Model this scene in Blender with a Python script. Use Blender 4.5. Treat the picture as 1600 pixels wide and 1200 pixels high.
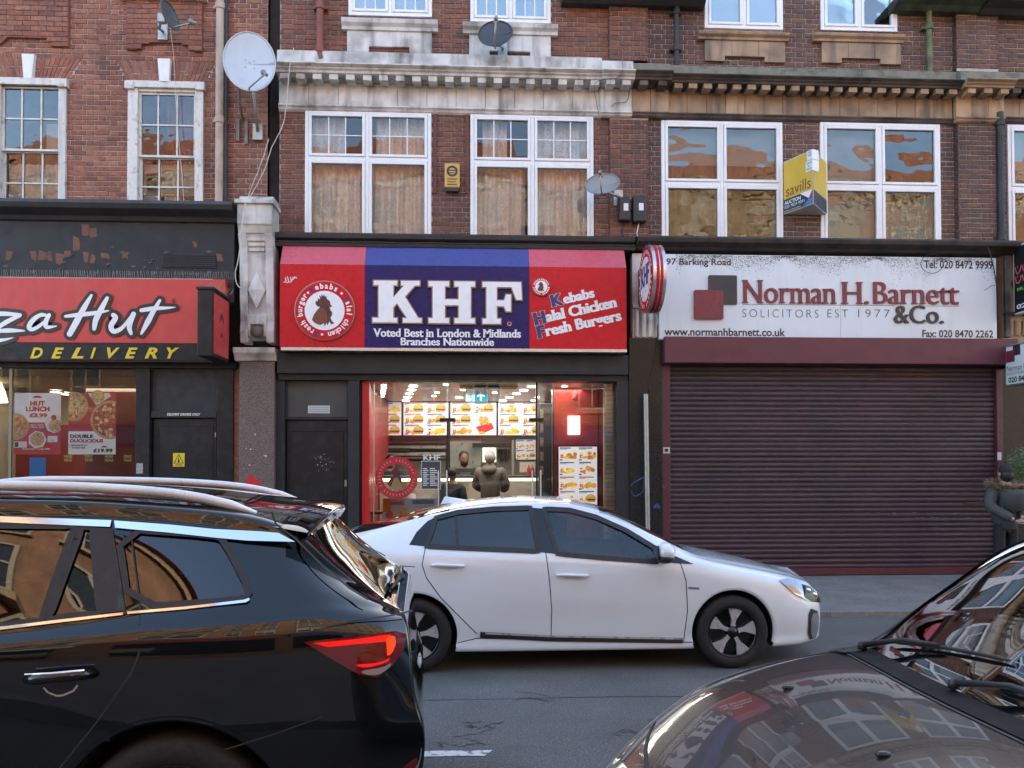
import bpy, bmesh, math, random
import numpy as np
from mathutils import Vector, Matrix
R_ = math.radians
scene = bpy.context.scene
for o_ in list(bpy.data.objects):
    bpy.data.objects.remove(o_)

# ------------------------------------------------------------------ camera
FPX, HOR = 1202.0, 730.0            # focal length and horizon row, in pixels of a 1600 x 1200 frame
YAW, PITCH, ROLL = R_(-2.83), R_(1.10), R_(-0.09)
CAMZ = 1.72
def cam_axes():
    cy, sy, cp, sp = math.cos(YAW), math.sin(YAW), math.cos(PITCH), math.sin(PITCH)
    F = np.array([-sy*cp, cy*cp, sp]); Rr = np.array([cy, sy, 0.0]); U = np.cross(Rr, F)
    c, s = math.cos(ROLL), math.sin(ROLL)
    return F, Rr*c + U*s, U*c - Rr*s
CF, CR, CU = cam_axes()
CSH = (HOR - 600.0) - FPX*math.tan(PITCH)
cam_data = bpy.data.cameras.new('camera'); cam = bpy.data.objects.new('camera', cam_data)
scene.collection.objects.link(cam); scene.camera = cam
cam_data.sensor_width = 36.0; cam_data.lens = FPX/1600.0*36.0
cam_data.shift_y = CSH/1600.0
cam_data.clip_start = 0.05; cam_data.clip_end = 2000.0
m_ = Matrix(((CR[0], CU[0], -CF[0], 0.0), (CR[1], CU[1], -CF[1], 0.0), (CR[2], CU[2], -CF[2], CAMZ), (0, 0, 0, 1)))
cam.matrix_world = m_

# ------------------------------------------------------------------ sky, sun, exposure
SUN_EL, SUN_AZ = 22.0, 14.0         # low sun behind the shop row: the street is in shade, the far side upper floors are lit
world = bpy.data.worlds.new('World'); scene.world = world; world.use_nodes = True
wn = world.node_tree.nodes; wl = world.node_tree.links
sky_n = wn.new('ShaderNodeTexSky'); sky_n.sky_type = 'NISHITA'; sky_n.sun_disc = False
sky_n.sun_elevation = R_(SUN_EL); sky_n.sun_rotation = R_(SUN_AZ)
sky_n.air_density = 1.0; sky_n.dust_density = 2.2; sky_n.ozone_density = 0.4
wn['Background'].inputs[1].default_value = 0.15
wl.new(sky_n.outputs[0], wn['Background'].inputs[0])
sun_d = bpy.data.lights.new('sun', 'SUN'); sun = bpy.data.objects.new('sun', sun_d); scene.collection.objects.link(sun)
sun_d.energy = 2.0; sun_d.angle = R_(0.6); sun_d.color = (1.0, 0.88, 0.68)
sd_ = Vector((math.sin(R_(SUN_AZ))*math.cos(R_(SUN_EL)), math.cos(R_(SUN_AZ))*math.cos(R_(SUN_EL)), math.sin(R_(SUN_EL))))
sun.rotation_euler = sd_.to_track_quat('Z', 'Y').to_euler()
scene.view_settings.view_transform = 'Standard'; scene.view_settings.look = 'None'
scene.view_settings.exposure = 2.8; scene.view_settings.gamma = 1.0; scene.view_settings.use_curve_mapping = False
scene.render.engine = 'CYCLES'
scene.cycles.use_denoising = True; scene.cycles.max_bounces = 7; scene.cycles.transparent_max_bounces = 14
scene.cycles.caustics_reflective = False; scene.cycles.caustics_refractive = False; scene.cycles.sample_clamp_indirect = 4.0

# ------------------------------------------------------------------ layout helpers
D = 11.5                            # plane of the shop row's brick walls; the walls face -Y
def P(px, py, Y=D):
    """the point of the vertical plane y = Y that the photograph shows at (px, py)"""
    r = CF + CR*(px-800.0)/FPX - CU*(py-600.0-CSH)/FPX
    t = Y/r[1]
    return float(r[0]*t), float(CAMZ + r[2]*t)
def PX(px, py=600, Y=D): return P(px, py, Y)[0]
def PZ(py, px=800, Y=D): return P(px, py, Y)[1]
def RC(l, t, r, b, Y=D):
    mx, my = (l+r)/2, (t+b)/2
    return PX(l, my, Y), PX(r, my, Y), PZ(b, mx, Y), PZ(t, mx, Y)

# ------------------------------------------------------------------ objects
COL = scene.collection
def props(o, label=None, cat=None, group=None, kind=None):
    if label: o['label'] = label
    if cat: o['category'] = cat
    if group: o['group'] = group
    if kind: o['kind'] = kind
    return o
LOCAL = set()
def thing(name, label, cat, loc=(0, 0, 0), group=None, rz=0.0, local=False):
    """an Empty at the thing's base; local=True when its parts are given in its own coordinates"""
    o = bpy.data.objects.new(name, None); COL.objects.link(o)
    o.empty_display_size = 0.1
    o.location = loc; o.rotation_euler = (0, 0, rz)
    if local: LOCAL.add(o)
    return props(o, label, cat, group)
def link(name, me, parent=None):
    o = bpy.data.objects.new(name, me); COL.objects.link(o)
    if parent is not None:
        o.parent = parent
        if parent.type == 'EMPTY' and parent not in LOCAL:
            o.matrix_parent_inverse = Matrix.LocRotScale(parent.location, parent.rotation_euler, None).inverted()
    return o
class MB:
    """collects simple solids and links them as one mesh object; coordinates are the parent's own"""
    def __init__(s): s.v = []; s.f = []; s.c = []; s.col = None
    def add(s, vs, fs):
        n = len(s.v); s.v.extend([tuple(map(float, q)) for q in vs]); s.f.extend([tuple(n+i for i in f) for f in fs])
        s.c.extend([s.col]*len(fs)); return s
    def box(s, x0, x1, y0, y1, z0, z1):
        if x0 > x1: x0, x1 = x1, x0
        if y0 > y1: y0, y1 = y1, y0
        if z0 > z1: z0, z1 = z1, z0
        return s.add([(x0,y0,z0),(x1,y0,z0),(x1,y1,z0),(x0,y1,z0),(x0,y0,z1),(x1,y0,z1),(x1,y1,z1),(x0,y1,z1)],
                     [(0,1,5,4),(1,2,6,5),(2,3,7,6),(3,0,4,7),(4,5,6,7),(3,2,1,0)])
    def quad(s, a, b, c, d): return s.add([a, b, c, d], [(0, 1, 2, 3)])
    def prism(s, poly, y0, y1):
        """polygon in (x, z), counter-clockwise as seen from -Y, from front y0 to back y1"""
        n = len(poly); area = sum(poly[i][0]*poly[(i+1) % n][1]-poly[(i+1) % n][0]*poly[i][1] for i in range(n))
        if area < 0: poly = poly[::-1]
        vs = [(x, y0, z) for x, z in poly]+[(x, y1, z) for x, z in poly]
        fs = [tuple(range(n)), tuple(range(2*n-1, n-1, -1))]+[(i, n+i, n+(i+1) % n, (i+1) % n) for i in range(n)]
        return s.add(vs, fs)
    def mould(s, prof, x0, x1):
        """profile in (y, z) run along x"""
        n = len(prof)
        area = sum(prof[i][0]*prof[(i+1) % n][1]-prof[(i+1) % n][0]*prof[i][1] for i in range(n))
        if area < 0: prof = prof[::-1]
        vs = [(x0, y, z) for y, z in prof]+[(x1, y, z) for y, z in prof]
        fs = [tuple(range(n-1, -1, -1)), tuple(range(n, 2*n))]+[(i, (i+1) % n, n+(i+1) % n, n+i) for i in range(n)]
        return s.add(vs, fs)
    def tube(s, pts, r, n=8, cap=True):
        pts = [Vector(p) for p in pts]; k = len(pts)
        rs = r if isinstance(r, (list, tuple)) else [r]*k
        t0 = (pts[1]-pts[0]).normalized(); up = Vector((0, 0, 1)) if abs(t0.z) < .9 else Vector((1, 0, 0))
        nrm = (up - t0*up.dot(t0)).normalized(); vs = []; fs = []
        for i, p in enumerate(pts):
            t = (pts[min(i+1, k-1)]-pts[max(i-1, 0)]).normalized()
            nrm = (nrm - t*nrm.dot(t)).normalized(); b = t.cross(nrm)
            for j in range(n):
                a = 2*math.pi*j/n; vs.append(p+(nrm*math.cos(a)+b*math.sin(a))*rs[i])
        for i in range(k-1):
            for j in range(n):
                fs.append((i*n+j, i*n+(j+1) % n, (i+1)*n+(j+1) % n, (i+1)*n+j))
        if cap: fs.append(tuple(range(n-1, -1, -1))); fs.append(tuple((k-1)*n+j for j in range(n)))
        return s.add(vs, fs)
    def lathe(s, prof, n=32, org=(0, 0, 0), ax=(0, 0, 1), cap=True):
        """profile (radius, height) turned about the axis ax through org"""
        ax = Vector(ax).normalized(); u = ax.orthogonal().normalized(); w = ax.cross(u); org = Vector(org)
        k = len(prof); vs = []; fs = []
        for r, h in prof:
            for j in range(n):
                a = 2*math.pi*j/n; vs.append(org+ax*h+(u*math.cos(a)+w*math.sin(a))*r)
        for i in range(k-1):
            for j in range(n):
                fs.append((i*n+j, i*n+(j+1) % n, (i+1)*n+(j+1) % n, (i+1)*n+j))
        if cap:
            fs.append(tuple(range(n-1, -1, -1))); fs.append(tuple((k-1)*n+j for j in range(n)))
        return s.add(vs, fs)
    def sphere(s, c, rx, ry, rz, nu=14, nv=9):
        prof = [(max(1e-4, math.sin(math.pi*i/nv)), -math.cos(math.pi*i/nv)) for i in range(nv+1)]
        n0 = len(s.v); s.lathe(prof, nu, cap=False)
        for i in range(n0, len(s.v)):
            v = s.v[i]; s.v[i] = (c[0]+v[0]*rx, c[1]+v[1]*ry, c[2]+v[2]*rz)
        return s
    def grid(s, pts):
        """pts[i][j]"""
        a, b = len(pts), len(pts[0])
        return s.add([p for row in pts for p in row], [(i*b+j, (i+1)*b+j, (i+1)*b+j+1, i*b+j+1) for i in range(a-1) for j in range(b-1)])
    def mesh(s, name, mat=None, smooth=False):
        me = bpy.data.meshes.new(name); me.from_pydata(s.v, [], s.f)
        if any(c is not None for c in s.c):
            at = me.color_attributes.new('Col', 'FLOAT_COLOR', 'CORNER')
            flat = []
            for f, c in zip(s.f, s.c):
                c = c or (1, 1, 1); flat.extend([c[0], c[1], c[2], 1.0]*len(f))
            at.data.foreach_set('color', flat)
        if mat: me.materials.append(mat)
        if smooth: me.polygons.foreach_set('use_smooth', [True]*len(me.polygons))
        me.update(); return me
    def build(s, name, mat, parent=None, smooth=False, bevel=0.0, seg=2):
        o = link(name, s.mesh(name, mat, bool(smooth)), parent)
        if bevel:
            b = o.modifiers.new('edge', 'BEVEL'); b.width = bevel; b.segments = seg; b.limit_method = 'ANGLE'; b.angle_limit = R_(35)
        if smooth and smooth != 'all':
            a = R_(40)
            try:
                o.data.set_sharp_from_angle(angle=a)
            except Exception: pass
        return o
def box(name, mat, parent, x0, x1, y0, y1, z0, z1, bevel=0.0):
    return MB().box(x0, x1, y0, y1, z0, z1).build(name, mat, parent, bevel=bevel)

# ------------------------------------------------------------------ materials
MATS = {}
def nd(nt, t, **kw):
    n = nt.nodes.new(t)
    for k, v in kw.items():
        if k.startswith('i_'):
            n.inputs[int(k[2:]) if k[2:].isdigit() else k[2:]].default_value = v
        else: setattr(n, k, v)
    return n
def M(name, col=(.5, .5, .5), rough=.6, metal=0.0, var=.12, scale=6.0, col2=None, mixscale=3.0, mixlo=.45, mixhi=.65,
      streak=0.0, streakcol=(.03, .03, .03), bump=0.0, bumpscale=60.0, coat=0.0, spec=.5, emit=None, emits=0.0, attr=None, rvar=.1, alpha=1.0, rnd=0.0):
    if name in MATS: return MATS[name]
    m = bpy.data.materials.new(name); m.use_nodes = True; nt = m.node_tree; L = nt.links; b = nt.nodes['Principled BSDF']
    b.inputs['Roughness'].default_value = rough; b.inputs['Metallic'].default_value = metal
    b.inputs['Specular IOR Level'].default_value = spec
    if coat: b.inputs['Coat Weight'].default_value = coat; b.inputs['Coat Roughness'].default_value = .02
    geo = nd(nt, 'ShaderNodeNewGeometry')
    if attr:
        base = nd(nt, 'ShaderNodeVertexColor', layer_name=attr).outputs[0]
    else:
        rgb = nd(nt, 'ShaderNodeRGB'); rgb.outputs[0].default_value = (*col, 1); base = rgb.outputs[0]
    def noise(sc, det=4.0, stretch=None):
        n = nd(nt, 'ShaderNodeTexNoise', i_Scale=sc, i_Detail=det)
        if stretch:
            mp = nd(nt, 'ShaderNodeMapping'); mp.inputs['Scale'].default_value = stretch; L.new(geo.outputs['Position'], mp.inputs[0]); L.new(mp.outputs[0], n.inputs['Vector'])
        else: L.new(geo.outputs['Position'], n.inputs['Vector'])
        return n.outputs[0]
    def mrange(v, a, b2, c, d2):
        n = nd(nt, 'ShaderNodeMapRange'); L.new(v, n.inputs[0])
        for i, q in zip((1, 2, 3, 4), (a, b2, c, d2)): n.inputs[i].default_value = q
        return n.outputs[0]
    def mix(f, a, c, bt='MIX'):
        n = nd(nt, 'ShaderNodeMix', data_type='RGBA', blend_type=bt)
        if isinstance(f, float): n.inputs[0].default_value = f
        else: L.new(f, n.inputs[0])
        L.new(a, n.inputs[6])
        if isinstance(c, tuple): n.inputs[7].default_value = (*c, 1)
        else: L.new(c, n.inputs[7])
        return n.outputs[2]
    if col2: base = mix(mrange(noise(mixscale, 6), mixlo, mixhi, 0, 1), base, col2)
    if streak:
        s = mrange(noise(2.2, 5, (3.2, 3.2, .35)), .5, .75, 0, streak); base = mix(s, base, streakcol)
    if var:
        hs = nd(nt, 'ShaderNodeHueSaturation'); L.new(base, hs.inputs['Color'])
        L.new(mrange(noise(scale, 6), .25, .75, 1-var, 1+var), hs.inputs['Value']); base = hs.outputs[0]
    if rnd:
        oi = nd(nt, 'ShaderNodeObjectInfo'); ad = nd(nt, 'ShaderNodeMath', operation='ADD'); L.new(oi.outputs['Random'], ad.inputs[0]); L.new(geo.outputs['Random Per Island'], ad.inputs[1])
        fr = nd(nt, 'ShaderNodeMath', operation='FRACT'); L.new(ad.outputs[0], fr.inputs[0])
        hs = nd(nt, 'ShaderNodeHueSaturation'); L.new(base, hs.inputs['Color']); L.new(mrange(fr.outputs[0], 0, 1, 1-rnd, 1+rnd), hs.inputs['Value']); base = hs.outputs[0]
    L.new(base, b.inputs['Base Color'])
    if rvar and rough > .08: L.new(mrange(noise(scale*1.7, 4), .3, .7, max(.02, rough-rvar), min(1, rough+rvar)), b.inputs['Roughness'])
    if bump:
        bp = nd(nt, 'ShaderNodeBump', i_Strength=min(1, bump), i_Distance=.01); L.new(noise(bumpscale, 5), bp.inputs['Height']); L.new(bp.outputs[0], b.inputs['Normal'])
    if emits:
        b.inputs['Emission Strength'].default_value = emits
        if emit: b.inputs['Emission Color'].default_value = (*emit, 1)
        else: L.new(base, b.inputs['Emission Color'])
    MATS[name] = m; return m
def brick_mat(name, tones, soot=.35, sootscale=.9):
    m = bpy.data.materials.new(name); m.use_nodes = True; nt = m.node_tree; L = nt.links; b = nt.nodes['Principled BSDF']
    b.inputs['Roughness'].default_value = .85
    geo = nd(nt, 'ShaderNodeNewGeometry'); oi = nd(nt, 'ShaderNodeObjectInfo')
    ad = nd(nt, 'ShaderNodeMath', operation='ADD'); L.new(oi.outputs['Random'], ad.inputs[0]); L.new(geo.outputs['Random Per Island'], ad.inputs[1])
    fr = nd(nt, 'ShaderNodeMath', operation='FRACT'); L.new(ad.outputs[0], fr.inputs[0])
    rp = nd(nt, 'ShaderNodeValToRGB'); L.new(fr.outputs[0], rp.inputs[0]); e = rp.color_ramp.elements
    e[0].position = 0; e[0].color = (*tones[0], 1); e[1].position = 1; e[1].color = (*tones[-1], 1)
    for i, t in enumerate(tones[1:-1]):
        q = e.new((i+1)/(len(tones)-1)); q.color = (*t, 1)
    n1 = nd(nt, 'ShaderNodeTexNoise', i_Scale=22.0, i_Detail=6.0); L.new(geo.outputs['Position'], n1.inputs['Vector'])
    n2 = nd(nt, 'ShaderNodeTexNoise', i_Scale=sootscale, i_Detail=5.0); L.new(geo.outputs['Position'], n2.inputs['Vector'])
    mr = nd(nt, 'ShaderNodeMapRange'); L.new(n1.outputs[0], mr.inputs[0])
    for i, q in zip((1, 2, 3, 4), (.3, .7, .72, 1.25)): mr.inputs[i].default_value = q
    hs = nd(nt, 'ShaderNodeHueSaturation'); L.new(rp.outputs[0], hs.inputs['Color']); L.new(mr.outputs[0], hs.inputs['Value'])
    mr2 = nd(nt, 'ShaderNodeMapRange'); L.new(n2.outputs[0], mr2.inputs[0])
    for i, q in zip((1, 2, 3, 4), (.45, .72, 0, soot)): mr2.inputs[i].default_value = q
    mx = nd(nt, 'ShaderNodeMix', data_type='RGBA'); L.new(mr2.outputs[0], mx.inputs[0]); L.new(hs.outputs[0], mx.inputs[6]); mx.inputs[7].default_value = (.035, .03, .03, 1)
    L.new(mx.outputs[2], b.inputs['Base Color'])
    bp = nd(nt, 'ShaderNodeBump', i_Strength=.5, i_Distance=.006); L.new(n1.outputs[0], bp.inputs['Height']); L.new(bp.outputs[0], b.inputs['Normal'])
    return m
def glass_mat(name, tint=(.85, .9, .9), ior=1.6, wave=0.0, wscale=1.2, rough=0.0, stretch=(1, 1, 1), boost=0.0):
    """thin pane: Fresnel reflection over a tinted see-through sheet, optionally with wavy glass"""
    m = bpy.data.materials.new(name); m.use_nodes = True; nt = m.node_tree; L = nt.links
    nt.nodes.remove(nt.nodes['Principled BSDF']); out = nt.nodes['Material Output']
    tr = nd(nt, 'ShaderNodeBsdfTransparent'); tr.inputs[0].default_value = (*tint, 1)
    gl = nd(nt, 'ShaderNodeBsdfGlossy'); gl.inputs['Roughness'].default_value = rough; gl.inputs[0].default_value = (1, 1, 1, 1)
    fr = nd(nt, 'ShaderNodeFresnel'); fr.inputs[0].default_value = ior
    mx = nd(nt, 'ShaderNodeMixShader')
    if boost:
        a = nd(nt, 'ShaderNodeMath', operation='ADD', use_clamp=True); L.new(fr.outputs[0], a.inputs[0]); a.inputs[1].default_value = boost; L.new(a.outputs[0], mx.inputs[0])
    else: L.new(fr.outputs[0], mx.inputs[0])
    L.new(tr.outputs[0], mx.inputs[1]); L.new(gl.outputs[0], mx.inputs[2]); L.new(mx.outputs[0], out.inputs[0])
    if wave:
        geo = nd(nt, 'ShaderNodeNewGeometry'); mp = nd(nt, 'ShaderNodeMapping'); mp.inputs['Scale'].default_value = stretch
        L.new(geo.outputs['Position'], mp.inputs[0])
        n = nd(nt, 'ShaderNodeTexNoise', i_Scale=wscale, i_Detail=1.5); L.new(mp.outputs[0], n.inputs['Vector'])
        bp = nd(nt, 'ShaderNodeBump', i_Strength=1.0, i_Distance=wave); L.new(n.outputs[0], bp.inputs['Height'])
        L.new(bp.outputs[0], gl.inputs['Normal'])
    return m

# ------------------------------------------------------------------ lettering
TEXT_CACHE = {}
def text_geo(s, bold=0.0, shear=0.0, spacing=1.0, res=3):
    key = (s, bold, shear, spacing)
    if key not in TEXT_CACHE: TEXT_CACHE[key] = text_geo_(s, bold, shear, spacing, res)
    return TEXT_CACHE[key]
def text_geo_(s, bold=0.0, shear=0.0, spacing=1.0, res=3):
    cu = bpy.data.curves.new('lettering', 'FONT'); cu.body = s; cu.size = 1.0; cu.offset = bold; cu.shear = shear
    cu.space_character = spacing; cu.resolution_u = res; cu.fill_mode = 'BOTH' if False else 'FRONT'
    o = bpy.data.objects.new('lettering', cu)
    me = bpy.data.meshes.new_from_object(o)
    vs = [tuple(v.co[:2]) for v in me.vertices]; fs = [tuple(p.vertices) for p in me.polygons]
    bpy.data.objects.remove(o); bpy.data.curves.remove(cu); bpy.data.meshes.remove(me)
    return vs, fs
def serif_geo(s, weight=.07, serif=.05, bold=0.0, spacing=1.0, sth=.05):
    """thick uprights, thin cross strokes and feet on the stems"""
    vs, fs = text_geo(s, bold, 0, spacing)
    layers = []
    k = 4
    for i in range(k):
        d = weight*(i/(k-1)-.5); layers.append([(x+d, y) for x, y in vs])
    V = [(x, y, .0004*i) for i, lay in enumerate(layers) for x, y in lay]; Fq = [tuple(i*len(vs)+a for a in f) for i in range(k) for f in fs]
    cnt = {}
    for f in fs:
        for a, b in zip(f, f[1:]+f[:1]): cnt[tuple(sorted((a, b)))] = cnt.get(tuple(sorted((a, b))), 0)+1
    rows = {}
    for (a, b), c in cnt.items():
        if c == 1 and abs(vs[a][1]-vs[b][1]) < .004 and .03 < abs(vs[a][0]-vs[b][0]) < .16:
            y = (vs[a][1]+vs[b][1])/2
            up = sum(1 for f in fs if a in f and b in f for q in f if vs[q][1] < y-.01)
            x0, x1 = sorted((vs[a][0], vs[b][0]))
            y0, y1 = (y-sth, y) if up else (y, y+sth)
            n = len(V); V += [(x0-weight/2-serif, y0, .002), (x1+weight/2+serif, y0, .002), (x1+weight/2+serif, y1, .002), (x0-weight/2-serif, y1, .002)]
            Fq.append((n, n+1, n+2, n+3))
    return V, Fq
def lay_text(name, geo, box4, Y, mat, parent, raised=0.0):
    """fit a string into the rectangle (x0, x1, z0, z1) of the plane y = Y"""
    vs, fs = geo; x0, x1, z0, z1 = box4
    xs = [v[0] for v in vs]; ys = [v[1] for v in vs]; a, b, c, d = min(xs), max(xs), min(ys), max(ys)
    sx, sz = (x1-x0)/(b-a), (z1-z0)/(d-c)
    mb = MB(); mb.add([(x0+(v[0]-a)*sx, Y-(v[2] if len(v) > 2 else 0), z0+(v[1]-c)*sz) for v in vs], fs)
    o = mb.build(name, mat, parent)
    if raised:
        so = o.modifiers.new('raised', 'SOLIDIFY'); so.thickness = raised; so.offset = -1.0
    return o
def lay_text_px(name, s, l, t, r, b, Y, mat, parent, bold=0.0, raised=0.0, serif=None, shear=0.0, spacing=1.0):
    g = serif_geo(s, **serif) if serif is not None else text_geo(s, bold, shear, spacing)
    return lay_text(name, g, RC(l, t, r, b, Y), Y, mat, parent, raised)
def stroke_geo(pts, ws, n=6):
    """a brush stroke: smooth path in a plane with a width at each point -> (vertices, faces)"""
    pts = np.array(pts, float); k = len(pts); tt = np.linspace(0, k-1, (k-1)*n+1); out = []; wd = []
    for t in tt:
        i = min(int(t), k-2); u = t-i
        p0, p1, p2, p3 = pts[max(i-1, 0)], pts[i], pts[i+1], pts[min(i+2, k-1)]
        out.append(.5*((2*p1)+(-p0+p2)*u+(2*p0-5*p1+4*p2-p3)*u*u+(-p0+3*p1-3*p2+p3)*u**3)); wd.append(ws[i]*(1-u)+ws[i+1]*u)
    out = np.array(out); tg = np.gradient(out, axis=0); tg /= np.linalg.norm(tg, axis=1)[:, None]+1e-9
    nr = np.stack([-tg[:, 1], tg[:, 0]], 1); wd = np.array(wd)[:, None]/2
    A, B = out+nr*wd, out-nr*wd; m = len(out)
    vs = [tuple(p) for p in A]+[tuple(p) for p in B]; fs = [(i, i+1, m+i+1, m+i) for i in range(m-1)]
    first = True
    for c, w in ((out[0], wd[0, 0]), (out[-1], wd[-1, 0])):
        t_ = tg[0]*-1 if first else tg[-1]; n_ = np.array([-t_[1], t_[0]]); first = False
        b0 = len(vs); vs += [tuple(c+w*(n_*math.cos(a*math.pi/8)+t_*math.sin(a*math.pi/8))) for a in range(9)]; fs.append(tuple(range(b0, b0+9)))
    return vs, fs

# ------------------------------------------------------------------ palette
mortar_l = M('pale_mortar', (.56, .48, .43), .9, var=.2, scale=12, bump=.3)
mortar_d = M('grey_mortar', (.38, .31, .28), .9, var=.25, scale=9, bump=.3)
mortar_b = M('cream_mortar', (.47, .40, .37), .9, var=.25, scale=9, bump=.3)
brick_red = brick_mat('red_brick', [(0.276, 0.100, 0.064), (0.331, 0.142, 0.087), (0.230, 0.083, 0.058), (0.304, 0.118, 0.070), (0.184, 0.083, 0.064), (0.350, 0.165, 0.104), (0.267, 0.094, 0.058)], .45)
brick_mid = brick_mat('brown_red_brick', [(0.190, 0.077, 0.050), (0.237, 0.094, 0.060), (0.155, 0.071, 0.052), (0.216, 0.088, 0.055), (0.123, 0.065, 0.050), (0.258, 0.106, 0.065)], .55)
brick_dark = brick_mat('purple_brown_brick', [(0.129, 0.071, 0.055), (0.160, 0.080, 0.058), (0.103, 0.065, 0.055), (0.144, 0.071, 0.050), (0.087, 0.065, 0.058), (0.180, 0.088, 0.060)], .5)
stone_w = M('painted_white_stone', (.63, .62, .575), .75, var=.15, scale=4, col2=(.27, .25, .22), mixscale=2.6, mixlo=.48, mixhi=.75, streak=.7, streakcol=(.06, .055, .05), bump=.25, bumpscale=25, rnd=.05)
stone_t = M('tan_terracotta', (.36, .25, .155), .7, var=.22, scale=3, col2=(.15, .10, .075), mixscale=2.4, mixlo=.5, mixhi=.8, streak=.75, bump=.25, bumpscale=25, rnd=.14)
stone_sooty = M('sooty_terracotta', (.12, .095, .08), .8, var=.3, scale=4, col2=(.04, .038, .036), mixscale=2.6, streak=.6, bump=.4, bumpscale=30, rnd=.3)
stone_moss = M('mossy_blocking_stone', (.22, .21, .16), .9, var=.3, scale=5, col2=(.07, .075, .05), mixscale=5, streak=.4, bump=.5, bumpscale=40)
upvc = M('white_plastic_frame', (.80, .82, .82), .35, var=.04, streak=.12, streakcol=(.3, .28, .24))
paint_old = M('flaking_white_paint', (.70, .69, .64), .6, var=.12, scale=9, col2=(.38, .34, .28), mixscale=9, mixlo=.56, mixhi=.7, streak=.4, streakcol=(.2, .17, .14), bump=.4, bumpscale=50)
key_white = M('white_keystone_paint', (.82, .83, .82), .6, var=.06, streak=.15)
black_paint = M('black_shop_paint', (.011, .012, .014), .45, spec=.3, var=.25, scale=5, col2=(.02, .021, .023), mixscale=7, bump=.1)
slate_paint = M('slate_shop_paint', (.026, .029, .033), .5, spec=.3, var=.2, scale=4, streak=.3, streakcol=(.02, .02, .02))
lead_grey = M('lead_flashing', (.04, .043, .046), .55, var=.25, scale=6, streak=.4, bump=.3, bumpscale=18)
wood_brown = M('brown_batten', (.13, .045, .03), .7, var=.2)
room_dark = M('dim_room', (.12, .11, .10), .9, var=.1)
glass_wavy = glass_mat('wavy_window_glass', (.94, .95, .95), 1.40, .004, 2.4, stretch=(1.0, 1, .7))
glass_rip = glass_mat('rippled_window_glass', (.72, .76, .76), 1.40, .016, 1.5, stretch=(1.0, 1, 1.5), boost=.02)
glass_old = glass_mat('old_sash_glass', (.88, .9, .9), 1.45, .006, 3.0)
glass_sky = glass_mat('upper_window_glass', (.7, .75, .78), 1.6, .006, 1.5, boost=.10)
net_mat = M('net_curtain', (.82, .80, .74), .9, var=.10, scale=9, col2=(.66, .63, .57), mixscale=30, mixlo=.45, mixhi=.65)
blind_mat = M('grey_roller_blind', (.72, .72, .69), .8, var=.06)
copper_sheen = M('copper_reflection_cloth', (.42, .20, .10), .75, var=.3, scale=3)  # added cloth, its copper colour stands in for reflected sunlit brick

rng = random.Random(7)
def rect_minus(x0, x1, z0, z1, holes):
    xs = sorted({x0, x1, *[min(max(h[i], x0), x1) for h in holes for i in (0, 1)]}); zs = sorted({z0, z1, *[min(max(h[i], z0), z1) for h in holes for i in (2, 3)]})
    for a, b in zip(xs, xs[1:]):
        for c, d in zip(zs, zs[1:]):
            mx, mz = (a+b)/2, (c+d)/2
            if b-a > 1e-5 and d-c > 1e-5 and not any(h[0] < mx < h[1] and h[2] < mz < h[3] for h in holes): yield a, b, c, d
BRICK_MESH = {}
def brick_mesh(w, mat, key):
    k = (key, round(w, 3))
    if k not in BRICK_MESH:
        mb = MB(); h, dp, e = .065, .012, .003
        vs = [(-w/2, 0, -h/2), (w/2, 0, -h/2), (w/2, 0, h/2), (-w/2, 0, h/2)]
        fr = [(-w/2+e, -dp, -h/2+e), (w/2-e, -dp, -h/2+e), (w/2-e, -dp, h/2-e), (-w/2+e, -dp, h/2-e)]
        mb.add(vs+fr, [(4, 5, 6, 7), (0, 1, 5, 4), (1, 2, 6, 5), (2, 3, 7, 6), (3, 0, 4, 7)])
        BRICK_MESH[k] = mb.mesh('brick', mat)
    return BRICK_MESH[k]
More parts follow.
